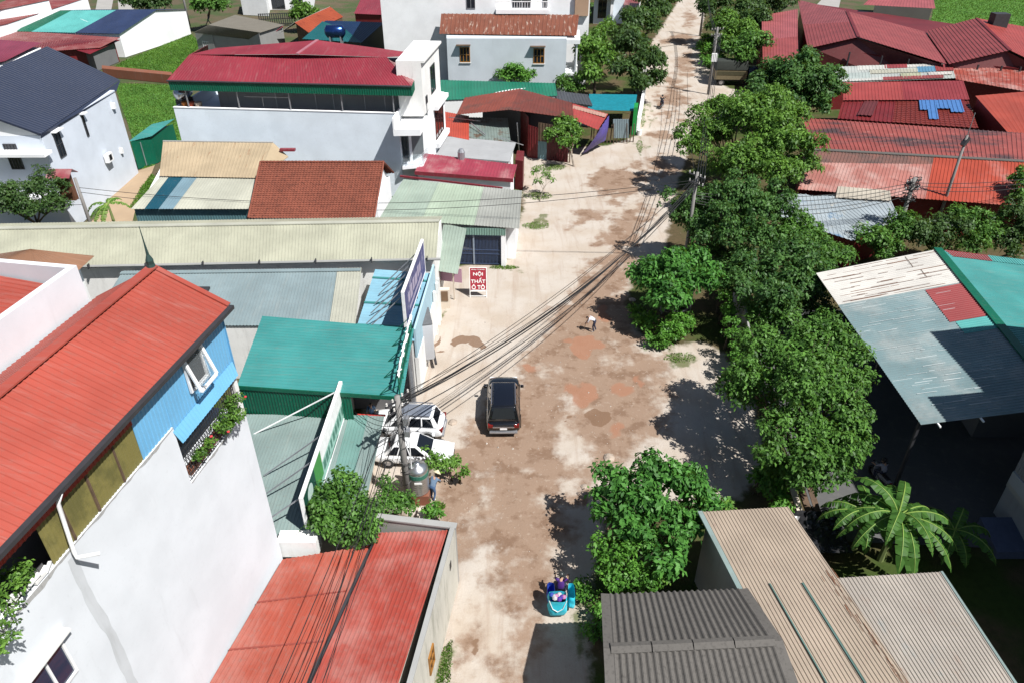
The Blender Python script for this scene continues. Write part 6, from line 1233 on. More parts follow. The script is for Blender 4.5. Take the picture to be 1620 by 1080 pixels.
# violet-blue board over the blue shop front
vw = Wall((-6.15, 36.45), (-5.72, 43.2)); t = thing('violet_signboard', V(-5.9, 39.8, 4.3), 'tall violet-blue shop signboard braced above the pale blue roof', 'signboard')
board(t, vw, 0, vw.L, 4.75, 7.0, blob_mat('violet_print', ph(92, 98, 158), ph(170, 172, 206), .5, .62, .9, third=ph(70, 66, 132)), M_DKSTEEL, M_PAINTW, out=0)
for i, (a, wd, z0, z1) in enumerate(((1.0, .5, 5.7, 6.3), (1.7, .6, 5.6, 6.4), (2.5, .5, 5.7, 6.4), (3.2, .7, 5.6, 6.3), (4.1, .45, 5.7, 6.4), (4.7, .5, 5.7, 6.3), (1.2, 4.2, 5.15, 5.35))): MB().hexa(*vw.slab(a, a + wd, z0, z1, .014, .024)).build('letter_stroke', plain('board_lilac', ph(214, 204, 232)), t)
for i in range(6): a = .5 + i * 1.15; MB().bar(vw.p(a, 6.6, -.1), vw.p(a - .9, 4.35, -2.6), .05).build('brace', M_STEEL, t); MB().bar(vw.p(a, 4.3, -.08), vw.p(a, 6.9, -.08), .07).build('post', M_DKSTEEL, t)
# red pavement sign
rs_ = P(757, 471); rw = Wall((rs_.x - .62, rs_.y), (rs_.x + .62, rs_.y)); t = thing('pavement_sign', rs_, 'red free-standing sign lettered in white on the left road edge', 'sign')
def rq(a, z, o=0): return rw.p(a, z, o - (z - 0) * .14)
M_SIGNR = plain('sign_red', ph(212, 66, 84)); M_SIGNW = plain('sign_white', (.82, .82, .8))
MB().hexa([rq(.02, .62), rq(1.22, .62), rq(1.22, .62, -.03), rq(.02, .62, -.03)], [rq(.02, 2.3), rq(1.22, 2.3), rq(1.22, 2.3, -.03), rq(.02, 2.3, -.03)]).build('panel', M_SIGNR, t)
for a in (0, 1.24): MB().bar(rq(a, 0), rq(a, 2.34), .05).build('leg', M_SIGNW, t); MB().bar(rq(a, 2.3, -.03), rw.p(a, 0, -1.0), .04).build('rear_leg', M_SIGNW, t)
for z in (.12, .5, 2.34): MB().bar(rq(0, z), rq(1.24, z), .04).build('rail', M_SIGNW, t)
up = (rq(.6, 2) - rq(.6, 1)).normalized()
for s, z, h, wd in (('PHỤ TÙNG', 2.2, .1, .95), ('NỘI', 1.86, .4, .72), ('THẤT', 1.36, .42, 1.08), ('Ô TÔ', .86, .4, .98)): text_mesh('lettering', s, M_SIGNW, t, rq(.62, z, .012), rw.e, up, h, wd, .006, .02)
MB().hexa([rq(.1, .52, .02), rq(1.14, .52, .02), rq(1.14, .52), rq(.1, .52)], [rq(.1, .6, .02), rq(1.14, .6, .02), rq(1.14, .6), rq(.1, .6)]).build('white_strip', M_SIGNW, t)
# black roadside sign under the round tree
b0 = P(1070, 505); bw = Wall((b0.x - 1.05, b0.y + .6), (b0.x + 1.05, b0.y + .6)); t = thing('black_signboard', V(b0.x, b0.y + .6), 'black signboard with white and gold letters half hidden by the weedy bush', 'signboard')
board(t, bw, 0, 2.1, .3, 2.0, plain('sign_black', (.01, .01, .012)), M_DKSTEEL, M_STEEL)
for s, z, a, c in (('Z', 1.78, .55, (230, 220, 190)), ('ZO', 1.4, .7, (240, 240, 244)), ('SO', .95, .9, (206, 176, 96)), ('HĐ', .5, .75, (220, 236, 230))): text_mesh('lettering', s, plain('sign_ink_%d' % c[2], ph(*c, .8)), t, bw.p(a, z, .02), bw.e, V(0, 0, 1), .3, None if len(s) == 1 else 1.15, .006, .02)
for a in (.1, 2.0): MB().bar(bw.p(a, 0, -.06), bw.p(a, 2.0, -.06), .08).build('post', M_STEEL, t)
# white sign far right of the road
w0 = P(1138, 100); ww = Wall((w0.x - 1.3, w0.y), (w0.x + 1.3, w0.y)); t = thing('white_signboard', w0, 'white signboard with faded red lettering beside the far cable pole', 'signboard')
board(t, ww, 0, 2.6, 1.6, 4.2, plain('sign_offwhite', (.62, .62, .63)), M_STEEL, M_STEEL)
for s, z, c, h in (('XƯỞNG', 3.7, (150, 130, 160), .5), ('ART', 2.9, (190, 70, 90), .8)): text_mesh('lettering', s, plain('sign_ink_%s' % s[0], ph(*c)), t, ww.p(1.2, z, .03), ww.e, V(0, 0, 1), h, 1.9, .006, .02)
for a in (.1, 2.5): MB().bar(ww.p(a, 0, -.08), ww.p(a, 4.2, -.08), .1).build('post', M_STEEL, t)

# ================================================================== POLES AND CABLES
M_POLE = plaster('pole_concrete', (.22, .21, .20), .55)
def pole(label, x, y, h, r0=.17, r1=.11, arms=((.3, 1.4), (.9, 1.2)), az=0.0, cat='pole', lamp=None):
    t = thing('power_pole', V(x, y), label, cat, 'concrete power poles'); MB().tube([V(x, y, -.1), V(x, y, h * .5), V(x, y, h)], [r0, (r0 + r1) / 2, r1], 10).build('shaft', M_POLE, t, smooth=True)
    d = V(math.cos(az), math.sin(az))
    for dz, L in arms:
        a = V(x, y, h - dz); am = MB().bar(a - d * L / 2, a + d * L / 2, .08).build('crossarm', M_DKSTEEL, t)
        for k in (-.45, -.2, .2, .45): MB().lathe([(.03, 0), (.06, .05), (.035, .1), (.055, .15), (.02, .2)], a + d * L * k + V(0, 0, .04), 8).build('insulator', plain('porcelain', (.5, .48, .45), .3), am)
    return t
front = pole('weathered concrete pole hung with cables beside the steel water tank', -5.3, 27.0, 7.0, .19, .13, ((.25, 1.5), (.8, 1.3)), .9)
m = MB(); rng = random.Random(13)
for i in range(9):
    z = rng.uniform(1.5, 6.3); a0 = rng.uniform(0, 6.3); m.tube([V(-5.3 + .24 * math.cos(a0 + k * .7), 27 + .24 * math.sin(a0 + k * .7), z + .1 * math.sin(k + i)) for k in range(10)], .018, 4)
m.build('cable_coils', M_BLACK, front)['kind'] = 'stuff'
for z, s in ((5.4, .3), (4.7, .24)): MB().box((-5.12, 26.75, z), (-4.85, 27.05, z + s * 1.4)).build('meter_box', M_STEEL, front)
MB().tube([V(-5.0, 27.1, 2.2), V(-4.95, 27.1, 4.6), V(-5.05, 27.05, 5.1), V(-5.2, 27.0, 5.3)], .03, 6).build('conduit', M_PAINTW, front)
treep = pole('concrete pole standing in the trees where the thick cables meet', 13.6, 52.0, 8.2, .17, .11, ((.3, 1.6), (.9, 1.4)), 2.2)
farp = pole('far concrete pole beside the white roadside sign', 26.7, 102.5, 8.6, .19, .13, ((.3, 1.8), (1.0, 1.6)), .3)
MB().box((26.4, 102.0, 4.4), (27.1, 102.4, 5.4)).build('meter_box', M_PAINTW, farp)
pole('far pole at the top of the road', 33.5, 140, 9, .2, .14, ((.3, 1.8),), .3)
cab = pole('short concrete pole wrapped in bundled cables before the long red shed', 30.8, 54.0, 7.0, .2, .15, ((.3, 1.6), (.9, 1.4)), .4)
m = MB(); rng = random.Random(14)
for i in range(16):
    z = rng.uniform(5.0, 6.9); a0 = rng.uniform(0, 6.3); r = rng.uniform(.28, .6); m.tube([V(30.8 + r * math.cos(a0 + k * .6), 54 + r * math.sin(a0 + k * .6), z + .2 * math.sin(k * .8 + i)) for k in range(11)], .03, 4)
m.build('cable_coils', M_BLACK, cab)['kind'] = 'stuff'
tallp = pole('tall slim concrete pole rising in front of the long red shed', 36.5, 58.5, 8.8, .16, .1, (), 0)
MB().tube([V(36.5, 58.5, 8.7), V(36.5, 58.5, 10.6)], .03, 6).build('lightning_rod', M_STEEL, tallp); MB().bar(V(36.3, 58.4, 8.0), V(36.7, 58.6, 8.6), .34, .3).build('fitting', M_DKSTEEL, tallp)
lp = pole('left pole carrying a small red-roofed box beside the round tree', -35.6, 57.5, 5.6, .17, .12, (), 0)
bx = MB().box((-36.9, 56.9, 3.9), (-35.75, 57.4, 6.0)).build('meter_cabinet', plain('brown_cabinet', ph(140, 96, 72)), lp)
sheet_part('cabinet_roof', lp, M_CRIM_OLD, V(-37.3, 56.4, 6.0), V(-35.4, 56.4, 6.0), V(-35.4, 57.2, 6.5), V(-37.3, 57.2, 6.5), flat=True, thick=.05)
sheet_part('cabinet_roof', lp, M_CRIM_OLD, V(-35.4, 57.9, 6.0), V(-37.3, 57.9, 6.0), V(-37.3, 57.2, 6.5), V(-35.4, 57.2, 6.5), flat=True, thick=.05)
pole('white pole at the top edge beside the grey house', P(300, 42).x, P(300, 42).y, 9, .22, .16, (), 0)
M_CABLE = plain('cable_rubber', (.012, .012, .013), .6)
ORD = ['topmost', 'second', 'third', 'fourth', 'fifth', 'sixth', 'seventh', 'eighth', 'ninth', 'lowest']; NCAB = {}
def cable(a, b, sag, r, label, group, wob=0.0):
    k = NCAB[group] = NCAB.get(group, -1) + 1; label = ORD[k] + ' ' + label
    a, b = Vector(a), Vector(b); n = 22; pts = [lerp(a, b, i / n) - V(0, 0, sag * 4 * (i / n) * (1 - i / n)) + V(wob * math.sin(i * .9), 0, wob * .5 * math.sin(i * 1.7)) for i in range(n + 1)]
    return tag(MB().tube(pts, r, 5).build('overhead_cable', M_CABLE), label, 'cable', group)
rng = random.Random(31); g1 = 'cables from the front pole to the tree pole'
for i in range(8):
    cable((-5.3 + rng.uniform(-.4, .4), 27.0 + rng.uniform(-.4, .4), 6.7 - .2 * (i % 4)), (13.6 + rng.uniform(-.3, .3), 52 + rng.uniform(-.3, .3), 7.7 - .12 * (i % 5)), 1.0 + i * .13 + rng.uniform(-.1, .1), rng.choice((.016, .02, .026, .032)), 'thick black cable in the bundle crossing the road to the tree pole', g1)
for i in range(8):
    cable((-5.3 + rng.uniform(-.5, .5), 27.0 + rng.uniform(-.3, .3), 6.7 - .2 * (i % 6)), (-8.2 + i * .24, 7.5, 6.4 - .15 * (i % 4)), .6 + .12 * i + rng.uniform(-.1, .1), rng.choice((.010, .013, .018)), 'black cable running from the front pole over the coral shed roofs', 'cables over the coral sheds')
for i in range(4): cable((13.6 + .2 * i, 52, 7.9 - .25 * i), (26.7 + .2 * i, 102.5, 8.2 - .3 * i), 1.0 + .2 * i, .03, 'cable along the road between the tree pole and far pole', 'cables along the far road')
for i in range(3): cable((26.7, 102.5, 8.3 - .3 * i), (33.5, 140, 8.7 - .3 * i), 1.2, .035, 'cable beyond the far pole towards the top of the road', 'cables at the top of the road')
for i in range(2): cable((-35.6, 57.5, 4.8 - .4 * i), (13.6, 52, 7.6 - .2 * i), 1.6 + .3 * i, .022, 'long thin cable from the left pole across the roofs and road', 'long cables across the roofs')
for i in range(2): cable((-35.6, 57.5, 3.8 - .5 * i), (-60, 57, 5 - .5 * i), .5, .02, 'cable leaving the left pole to the left edge', 'cables at the left edge')
for i in range(5): cable((13.8, 52, 6.6 - .2 * i), (30.8, 54, 6.6 - .25 * i), .7 + .15 * i, .025, 'cable sagging across the pale blue roof to the bundled pole', 'cables to the bundled pole')
for i in range(3): cable((30.8, 54, 6.6 - .25 * i), (52, 60, 6.4 - .2 * i), .8 + .15 * i, .025, 'cable from the bundled pole to the right edge', 'cables to the right edge')
for i in range(3): cable((-5.3, 27, 5.6 - .3 * i), (-8.0 - .4 * i, 30.6, 3.2), .4 + .1 * i, .015, 'thin drop cable from the front pole to the green-roofed building', 'drop cables at the front pole')
cable((26.7, 102.5, 7.6), (12, 108, 5), .8, .025, 'drop cable crossing the far road to the dark tree', 'far drop cables'); cable((13.6, 52, 7.5), (22, 96, 4.5), 1.2, .02, 'drop cable over the road from the tree pole', 'far drop cables')

# ================================================================== VEHICLES
def local_thing(name, loc, rz, label, cat, group=None):
    t = thing(name, loc, label, cat, group); t['_o'] = (0.0, 0.0, 0.0); t.rotation_euler = (0, 0, rz); return t
def wheel(t, x, y, r, w, rim=True, name='wheel'):
    prof = [(r * .62, -w / 2), (r * .93, -w / 2), (r, -w * .34), (r, w * .34), (r * .93, w / 2), (r * .62, w / 2)]
    m = MB(); vs = []; n = 20
    for pr, pz in prof:
        for k in range(n): a = 2 * math.pi * k / n; vs.append((x + pr * math.cos(a), y + pz, r + pr * math.sin(a)))
    fs = [(i * n + k, i * n + (k + 1) % n, (i + 1) * n + (k + 1) % n, (i + 1) * n + k) for i in range(len(prof) - 1) for k in range(n)]
    m.add(vs, fs); o = m.build(name, plain('tyre_rubber', (.02, .02, .02), .8), t, smooth=True)
    if rim:
        q = MB(); s = 1 if y > 0 else -1; yy = y + s * w * .38; c = (x, yy, r)
        q.add([c] + [(x + r * .62 * math.cos(2 * math.pi * k / 20), yy - s * .02, r + r * .62 * math.sin(2 * math.pi * k / 20)) for k in range(20)], [(0, 1 + k, 1 + (k + 1) % 20) for k in range(20)]); q.build('rim', plain('alloy', (.35, .35, .37), .3, .8), o)
    return o
def rounded(o, w=.06, seg=2, sub=0):
    b = o.modifiers.new('bevel', 'BEVEL'); b.width = w; b.segments = seg; b.limit_method = 'ANGLE'; b.angle_limit = R(25)
    o.data.polygons.foreach_set('use_smooth', [True] * len(o.data.polygons)); return o
def car(label, loc, rz, L, Wd, Hh, paint, suv=True, roof_mat=None, cat='car', plate=True):
    t = local_thing('parked_car' if cat == 'car' else 'suv', loc, rz, label, cat); hw_ = Wd / 2; belt = .98 if suv else .86; hood = .96 if suv else .80
    st = [(-L / 2, .80, .42, .86), (-L / 2 + .06, .92, .32, .92), (-L / 2 + .35, .99, .26, belt), (-L * .28, 1.0, .24, belt + .01), (0, 1.0, .24, belt), (L * .22, 1.0, .24, belt - .01), (L * .30, .99, .25, hood + .02), (L / 2 - .35, .97, .26, hood - .04), (L / 2 - .08, .88, .34, hood - .16), (L / 2, .74, .42, hood - .26)]
    m = MB(); ring = []
    for x, k, zb, zt in st:
        w = hw_ * k; half = [(w * .9, zb), (w, zb + .14), (w * 1.0, (zb + zt) / 2 + .05), (w * .985, zt - .1), (w * .90, zt - .01), (w * .55, zt + .03), (0, zt + .045)]
        pts = half + [(-y, z) for y, z in half[-2::-1]]; ring.append([(x, y, z) for y, z in pts])
    n = len(ring[0]); vs = [p for r in ring for p in r]; fs = []
    for i in range(len(ring) - 1):
        for k in range(n - 1): fs.append((i * n + k, i * n + k + 1, (i + 1) * n + k + 1, (i + 1) * n + k))
        fs.append((i * n + n - 1, i * n, (i + 1) * n, (i + 1) * n + n - 1))
    fs.append(tuple(range(n))); fs.append(tuple(range((len(ring) - 1) * n, len(ring) * n))[::-1])
    m.add(vs, fs); b = m.build('body', paint, t, smooth=True); sm = b.modifiers.new('sub', 'SUBSURF'); sm.levels = sm.render_levels = 1
    # greenhouse: x of (base rear, base front, roof rear, roof front)
    if suv: xb0, xb1, xt0, xt1 = -L / 2 + .22, L * .27, -L / 2 + .55, L * .10
    else: xb0, xb1, xt0, xt1 = -L / 2 + .62, L * .25, -L / 2 + 1.25, L * .05
    wb, wt = hw_ * .93, hw_ * .70; zb, zt = belt - .04, Hh
    base = [(xb0, -wb, zb), (xb1, -wb, zb), (xb1, wb, zb), (xb0, wb, zb)]; top = [(xt0, -wt, zt), (xt1, -wt, zt), (xt1, wt, zt), (xt0, wt, zt)]
    rounded(MB().hexa(base, top).build('cabin', paint, t), .09, 3)
    rounded(MB().hexa([(xt0 + .12, -wt + .1, zt - .02), (xt1 - .12, -wt + .1, zt - .02), (xt1 - .12, wt - .1, zt - .02), (xt0 + .12, wt - .1, zt - .02)], [(xt0 + .14, -wt + .12, zt + .025), (xt1 - .14, -wt + .12, zt + .025), (xt1 - .14, wt - .12, zt + .025), (xt0 + .14, wt - .12, zt + .025)]).build('roof_panel', roof_mat or paint, t), .02)
    Bv, Tv = [Vector(p) for p in base], [Vector(p) for p in top]; gl = glass('car_glass', (.008, .01, .014), .04)
    def pane(nm, a, b, c, d, u0, u1, v0, v1):
        nr = (b - a).cross(d - a).normalized()
        def q(u, v): return lerp(lerp(a, b, u), lerp(d, c, u), v) + nr * .012
        P4 = [q(u0, v0), q(u1, v0), q(u1, v1), q(u0, v1)]; MB().hexa([p - nr * .02 for p in P4], P4).build(nm, gl, t)
    pane('windscreen', Bv[1], Bv[2], Tv[2], Tv[1], .08, .92, .10, .93); pane('rear_window', Bv[3], Bv[0], Tv[0], Tv[3], .12, .88, .22 if suv else .08, .92)
    for s, (a, b, c, d) in ((0, (Bv[0], Bv[1], Tv[1], Tv[0])), (1, (Bv[2], Bv[3], Tv[3], Tv[2]))):
        for u0, u1 in ((.07, .28), (.31, .56), (.60, .90)):
            if s: u0, u1 = 1 - u1, 1 - u0
            pane('side_window', a, b, c, d, u0, u1, .14, .86)
    chrome = plain('chrome', (.6, .6, .62), .2, .9)
    for s in (-1, 1):
        if suv: MB().bar(V(xt0 + .15, s * (wt - .02), zt + .06), V(xt1 - .2, s * (wt - .02), zt + .06), .045).build('roof_rail', chrome, t)
        rounded(MB().hexa([(L * .20, s * (hw_ + .02), belt), (L * .20 + .16, s * (hw_ + .02), belt), (L * .20 + .13, s * (hw_ + .22), belt + .02), (L * .20 - .02, s * (hw_ + .22), belt + .02)], [(L * .20, s * (hw_ + .02), belt + .16), (L * .20 + .16, s * (hw_ + .02), belt + .16), (L * .20 + .13, s * (hw_ + .22), belt + .16), (L * .20 - .02, s * (hw_ + .22), belt + .16)]).build('mirror', paint, t), .03)
        MB().box((-L / 2 - .01, s * hw_ * .74 - .14, .72), (-L / 2 + .2, s * hw_ * .74 + .14, .90)).build('tail_light', plain('tail_lens', (.16, .012, .01), .25), t)
        MB().box((L / 2 - .28, s * hw_ * .68 - .16, hood - .30), (L / 2 - .03, s * hw_ * .68 + .16, hood - .18)).build('headlight', plain('head_lens', (.6, .62, .64), .1), t)
        for x in (-L * .30, L * .31):
            wheel(t, x, s * (hw_ - .10), .36 if suv else .33, .23)
            m = MB(); n = 12; r0, r1 = (.40, .47) if suv else (.36, .40); vs = []
            for i in range(n + 1):
                a = math.pi * i / n
                for rr, yy in ((r0, hw_ - .03), (r1, hw_ + .015)): vs.append((x + rr * math.cos(a), s * yy, .34 + rr * math.sin(a)))
            m.add(vs, [(2 * i, 2 * i + 1, 2 * i + 3, 2 * i + 2) for i in range(n)]); m.build('wheel_arch', M_BLACK, t)
            MB().box((x - .4, s * hw_ * .72 - .12, .2), (x + .4, s * hw_ * .72 + .12, .66)).build('wheel_well', M_BLACK, t)
        for k in (.02, -.2): MB().box((L * k, s * (hw_ * .985) - .012, belt - .2), (L * k + .16, s * (hw_ * .985) + .012 + .01, belt - .16)).build('door_handle', chrome, t)
    MB().box((-L / 2 - .045, -hw_ * .62, .74), (-L / 2 + .02, hw_ * .62, .79)).build('tailgate_trim', chrome, t)
    if plate: MB().box((-L / 2 - .05, -.2, .60), (-L / 2 + .02, .2, .71)).build('number_plate', plain('plate_white', (.8, .8, .8), .5), t)
    MB().box((-L / 2 - .06, -hw_ * .8, .34), (-L / 2 + .1, hw_ * .8, .44)).build('bumper_trim', M_STEEL if suv else M_BLACK, t)
    MB().box((L / 2 - .1, -hw_ * .45, .42), (L / 2 + .015, hw_ * .45, hood - .32)).build('grille', M_BLACK, t)
    MB().tube([V(xb1 - .02, -.5, belt + .05), V(xb1 - .22, .1, belt + .22)], .012, 4).build('wiper', M_BLACK, t)
    return t
M_CARBLK = plain('black_car_paint', (.006, .0065, .008), .14, 0, .5, 1.0); M_CARWHT = plain('white_car_paint', (.74, .75, .76), .25, 0, .5, .8)
car('black SUV driving up the middle of the dirt road', V(-.5, 34.5, .03), R(90.5), 4.8, 1.98, 1.80, M_CARBLK, True, glass('sunroof_glass', (.007, .009, .015), .05), 'suv')
car('white crossover parked tail to the road under the green roof edge', V(-6.0, 32.65, .03), R(176), 4.3, 1.78, 1.60, M_CARWHT, True, plain('grey_car_roof', (.16, .18, .22), .25, 0, .5, .6))
car('white sedan parked nose to the road beside the concrete pole', V(-5.35, 30.35, .03), R(-3), 4.35, 1.7, 1.44, M_CARWHT, False)
# box truck body beside the blue shop front
t = local_thing('box_truck', V(-5.5, 39.6, 0), R(12), 'grey box-bodied truck parked beside the blue shop front', 'truck'); M_BOXG = plaster('grey_box_panel', (.42, .43, .45), .3)
rounded(MB().box((-2.6, -1.0, .85), (.35, 1.0, 3.45)).build('cargo_box', M_BOXG, t), .03)
MB().box((-2.62, -1.02, 3.45), (.38, 1.02, 3.5)).build('box_roof', plain('dark_box_roof', (.12, .12, .125), .6), t)
for y0, y1 in ((-.95, -.03), (.03, .95)): 
    d = MB().box((.35, y0, .95), (.39, y1, 3.35)).build('rear_door', plain('door_grey', (.5, .51, .52), .5), t); MB().bar(V(.41, (y0 + y1) / 2 + .2, 1.0), V(.41, (y0 + y1) / 2 + .2, 3.3), .035).build('lock_rod', M_STEEL, d)
MB().box((-3.9, -.12, .5), (.5, .12, .8)).build('chassis', M_DKSTEEL, t); MB().box((.35, -1.0, .4), (.5, 1.0, .55)).build('rear_bumper', M_DKSTEEL, t)
for y in (-.78, .78): wheel(t, -.5, y, .38, .26); wheel(t, -3.4, y, .38, .24)
rounded(MB().hexa([(-4.2, -.9, .5), (-2.7, -.9, .5), (-2.7, .9, .5), (-4.2, .9, .5)], [(-3.9, -.85, 2.1), (-2.7, -.85, 2.1), (-2.7, .85, 2.1), (-3.9, .85, 2.1)]).build('cab', plain('cab_white', (.6, .6, .6), .4), t), .08)
# canvas truck far right of the road
q = P(1163, 134); t = local_thing('canvas_truck', V(q.x, q.y, 0), R(-4), 'dark canvas-topped truck parked off the road, top right', 'truck')
MB().box((-3.2, -1.05, .9), (1.2, 1.05, 2.1)).build('cargo_bed', plain('tan_truck_side', ph(150, 136, 104)), t); rounded(MB().hexa([(-3.3, -1.1, 2.1), (1.25, -1.1, 2.1), (1.25, 1.1, 2.1), (-3.3, 1.1, 2.1)], [(-3.2, -.9, 3.4), (1.15, -.9, 3.4), (1.15, .9, 3.4), (-3.2, .9, 3.4)]).build('canvas_top', plain('dark_canvas', (.03, .035, .03), .9), t), .15, 3)
MB().box((-2.9, -1.08, 1.5), (.9, -1.04, 2.0)).build('side_board', plain('olive_board', ph(96, 92, 66)), t)
rounded(MB().hexa([(1.4, -1.0, .7), (3.2, -1.0, .7), (3.2, 1.0, .7), (1.4, 1.0, .7)], [(1.4, -.95, 2.5), (2.7, -.95, 2.5), (2.7, .95, 2.5), (1.4, .95, 2.5)]).build('cab', plain('truck_blue', ph(44, 62, 96), .3), t), .1, 2)
MB().hexa([(3.05, -.85, 1.55), (3.07, -.85, 1.55), (3.07, .85, 1.55), (3.05, .85, 1.55)], [(2.75, -.8, 2.35), (2.77, -.8, 2.35), (2.77, .8, 2.35), (2.75, .8, 2.35)]).build('windscreen', M_GLASS, t)
for x in (-2.2, 2.4):
    for y in (-.85, .85): wheel(t, x, y, .45, .28)
MB().box((-3.3, -.4, .6), (3.1, .4, .9)).build('chassis', M_DKSTEEL, t)

# ================================================================== PEOPLE AND MOTORBIKES
SKIN = plain('skin', (.42, .25, .17), .6, var=.03); HAIR = plain('dark_hair', (.012, .01, .009), .6)
def person(label, loc, rz, J, shirt, trousers, shoe, hat=None, helmet=None, group=None):
    """J: joint positions in metres, facing +x; one continuous skinned surface"""
    t = local_thing('person', loc, rz, label, 'person', group)
    j = {k: Vector(v) for k, v in J.items()}; bones = []; V_ = []; Rd = []; E_ = []
    def vtx(p, r): V_.append(Vector(p)); Rd.append(r); return len(V_) - 1
    def chain(start, pts, cls):
        prev = start
        for p, r in pts: k = vtx(p, r); E_.append((prev, k)); bones.append((V_[prev], V_[k], cls)); prev = k
        return prev
    pel = vtx(j['pelvis'], .135); spine = chain(pel, [(lerp(j['pelvis'], j['chest'], .5), .13), (j['chest'], .15)], 'shirt'); nk = chain(spine, [(j['neck'], .062)], 'skin')
    hd = (j['head'] - j['neck']).normalized(); chain(nk, [(j['neck'] + hd * .07, .07), (j['head'], .098), (j['head'] + hd * .09, .085)], 'head')
    for s in ('l', 'r'):
        sg = 1 if s == 'l' else -1
        hp_ = chain(pel, [(j['hip_' + s], .10)], 'trousers'); kn = chain(hp_, [(lerp(j['hip_' + s], j['knee_' + s], .5), .085), (j['knee_' + s], .062)], 'trousers'); an = chain(kn, [(lerp(j['knee_' + s], j['foot_' + s], .4), .06), (j['foot_' + s] + V(0, 0, .08), .045)], 'trousers')
        chain(an, [(j['foot_' + s] + V(.06, 0, .04), .045), (j['foot_' + s] + V(.17, 0, .03), .036)], 'shoe')
        sh = chain(spine, [(j['sh_' + s], .068)], 'shirt'); el = chain(sh, [(lerp(j['sh_' + s], j['el_' + s], .6), .052), (j['el_' + s], .043)], 'shirt'); wr = chain(el, [(lerp(j['el_' + s], j['ha_' + s], .85), .03)], 'skin')
        d = (j['ha_' + s] - j['el_' + s]).normalized(); sd = d.cross(V(0, 0, 1)); sd = sd.normalized() if sd.length > .1 else V(0, 1); palm = chain(wr, [(j['ha_' + s], .036)], 'skin')
        for f in range(4): q = j['ha_' + s] + d * .035 + sd * (-.027 + .018 * f); chain(palm, [(q, .011), (q + d * (.035 + .006 * (f in (1, 2))) - V(0, 0, .008), .0095), (q + d * (.055 + .01 * (f in (1, 2))) - V(0, 0, .028), .008)], 'skin')
        q = j['ha_' + s] + sd * .035 * sg - d * .01; chain(palm, [(q, .012), (q + d * .035 + sd * .012 * sg, .010)], 'skin')
    me = bpy.data.meshes.new('body'); me.from_pydata([v[:] for v in V_], E_, []); o = bpy.data.objects.new('body', me); COL.objects.link(o)
    o.modifiers.new('skin', 'SKIN'); o.modifiers.new('sub', 'SUBSURF').levels = 1
    for i, sv in enumerate(me.skin_vertices[0].data): sv.radius = (Rd[i], Rd[i]); sv.use_root = (i == 0)
    ev = o.evaluated_get(bpy.context.evaluated_depsgraph_get()); me2 = bpy.data.meshes.new_from_object(ev); bpy.data.objects.remove(o)
    o = bpy.data.objects.new('body', me2); COL.objects.link(o); o.parent = t; me2.materials.clear()
    for mt in (shirt, trousers, SKIN, HAIR, shoe): me2.materials.append(mt)
    idx = {'shirt': 0, 'trousers': 1, 'skin': 2, 'shoe': 4}
    fwd = V(1, 0) if abs(hd.x) < .8 else V(0, 0, -1)
    for f in me2.polygons:
        c = f.center; best = min(bones, key=lambda b: (c - b[0] - (b[1] - b[0]) * max(0, min(1, (c - b[0]).dot(b[1] - b[0]) / ((b[1] - b[0]).length_squared + 1e-9)))).length)
        if best[2] == 'head': q = c - j['head']; f.material_index = 3 if (q.dot(hd) > .035 or q.dot(fwd) < -.01) and not q.dot(fwd) > .085 else 2
        else: f.material_index = idx[best[2]]
        f.use_smooth = True
    h = j['head']; fx = (fwd - hd * fwd.dot(hd)).normalized(); sy = hd.cross(fx)
    for s in (-1, 1):
        MB().lathe([(.004, -.008), (.012, 0), (.004, .008)], h + fx * .088 + sy * s * .032 + hd * .012, 6).build('eye', HAIR, o); MB().lathe([(.008, -.02), (.02, 0), (.008, .025)], h + sy * s * .1, 6).build('ear', SKIN, o)
    MB().bar(h + fx * .085 + hd * .01, h + fx * .112 - hd * .025, .024, .02).build('nose', SKIN, o); MB().bar(h + fx * .088 - hd * .05 - sy * .02, h + fx * .088 - hd * .05 + sy * .02, .012, .01).build('mouth', plain('lips', (.3, .1, .08)), o)
    if hat: 
        m = MB(); n = 20; tip = h + hd * .26; rim = [h + hd * .075 + (fx * math.cos(2 * math.pi * k / n) + sy * math.sin(2 * math.pi * k / n)) * .23 for k in range(n)]; m.add([tip] + rim, [(0, 1 + k, 1 + (k + 1) % n) for k in range(n)]); m.add([tip - hd * .02] + [p - hd * .012 for p in rim], [(0, 1 + (k + 1) % n, 1 + k) for k in range(n)]); m.build('conical_hat', hat, t)
    if helmet:
        m = MB(); n = 14; vs = []
        for i in range(7):
            a = i / 6 * math.pi * .62
            for k in range(n): b = 2 * math.pi * k / n; vs.append(h + hd * (.03 + .135 * math.cos(a)) + (fx * math.cos(b) * 1.08 + sy * math.sin(b)) * (.135 * math.sin(a) + .002))
        m.add(vs, [(i * n + k, i * n + (k + 1) % n, (i + 1) * n + (k + 1) % n, (i + 1) * n + k) for i in range(6) for k in range(n)]); m.build('helmet', helmet, t, smooth=True)
    return t
STAND = dict(pelvis=(0, 0, .92), chest=(.01, 0, 1.24), neck=(.02, 0, 1.43), head=(.05, 0, 1.56), hip_l=(0, .09, .88), hip_r=(0, -.09, .88), knee_l=(.03, .1, .48), knee_r=(.02, -.1, .48), foot_l=(-.03, .11, 0), foot_r=(-.02, -.11, 0), sh_l=(.01, .19, 1.36), sh_r=(.01, -.19, 1.36), el_l=(-.02, .25, 1.08), el_r=(-.02, -.25, 1.08), ha_l=(.08, .24, .84), ha_r=(.08, -.24, .84))
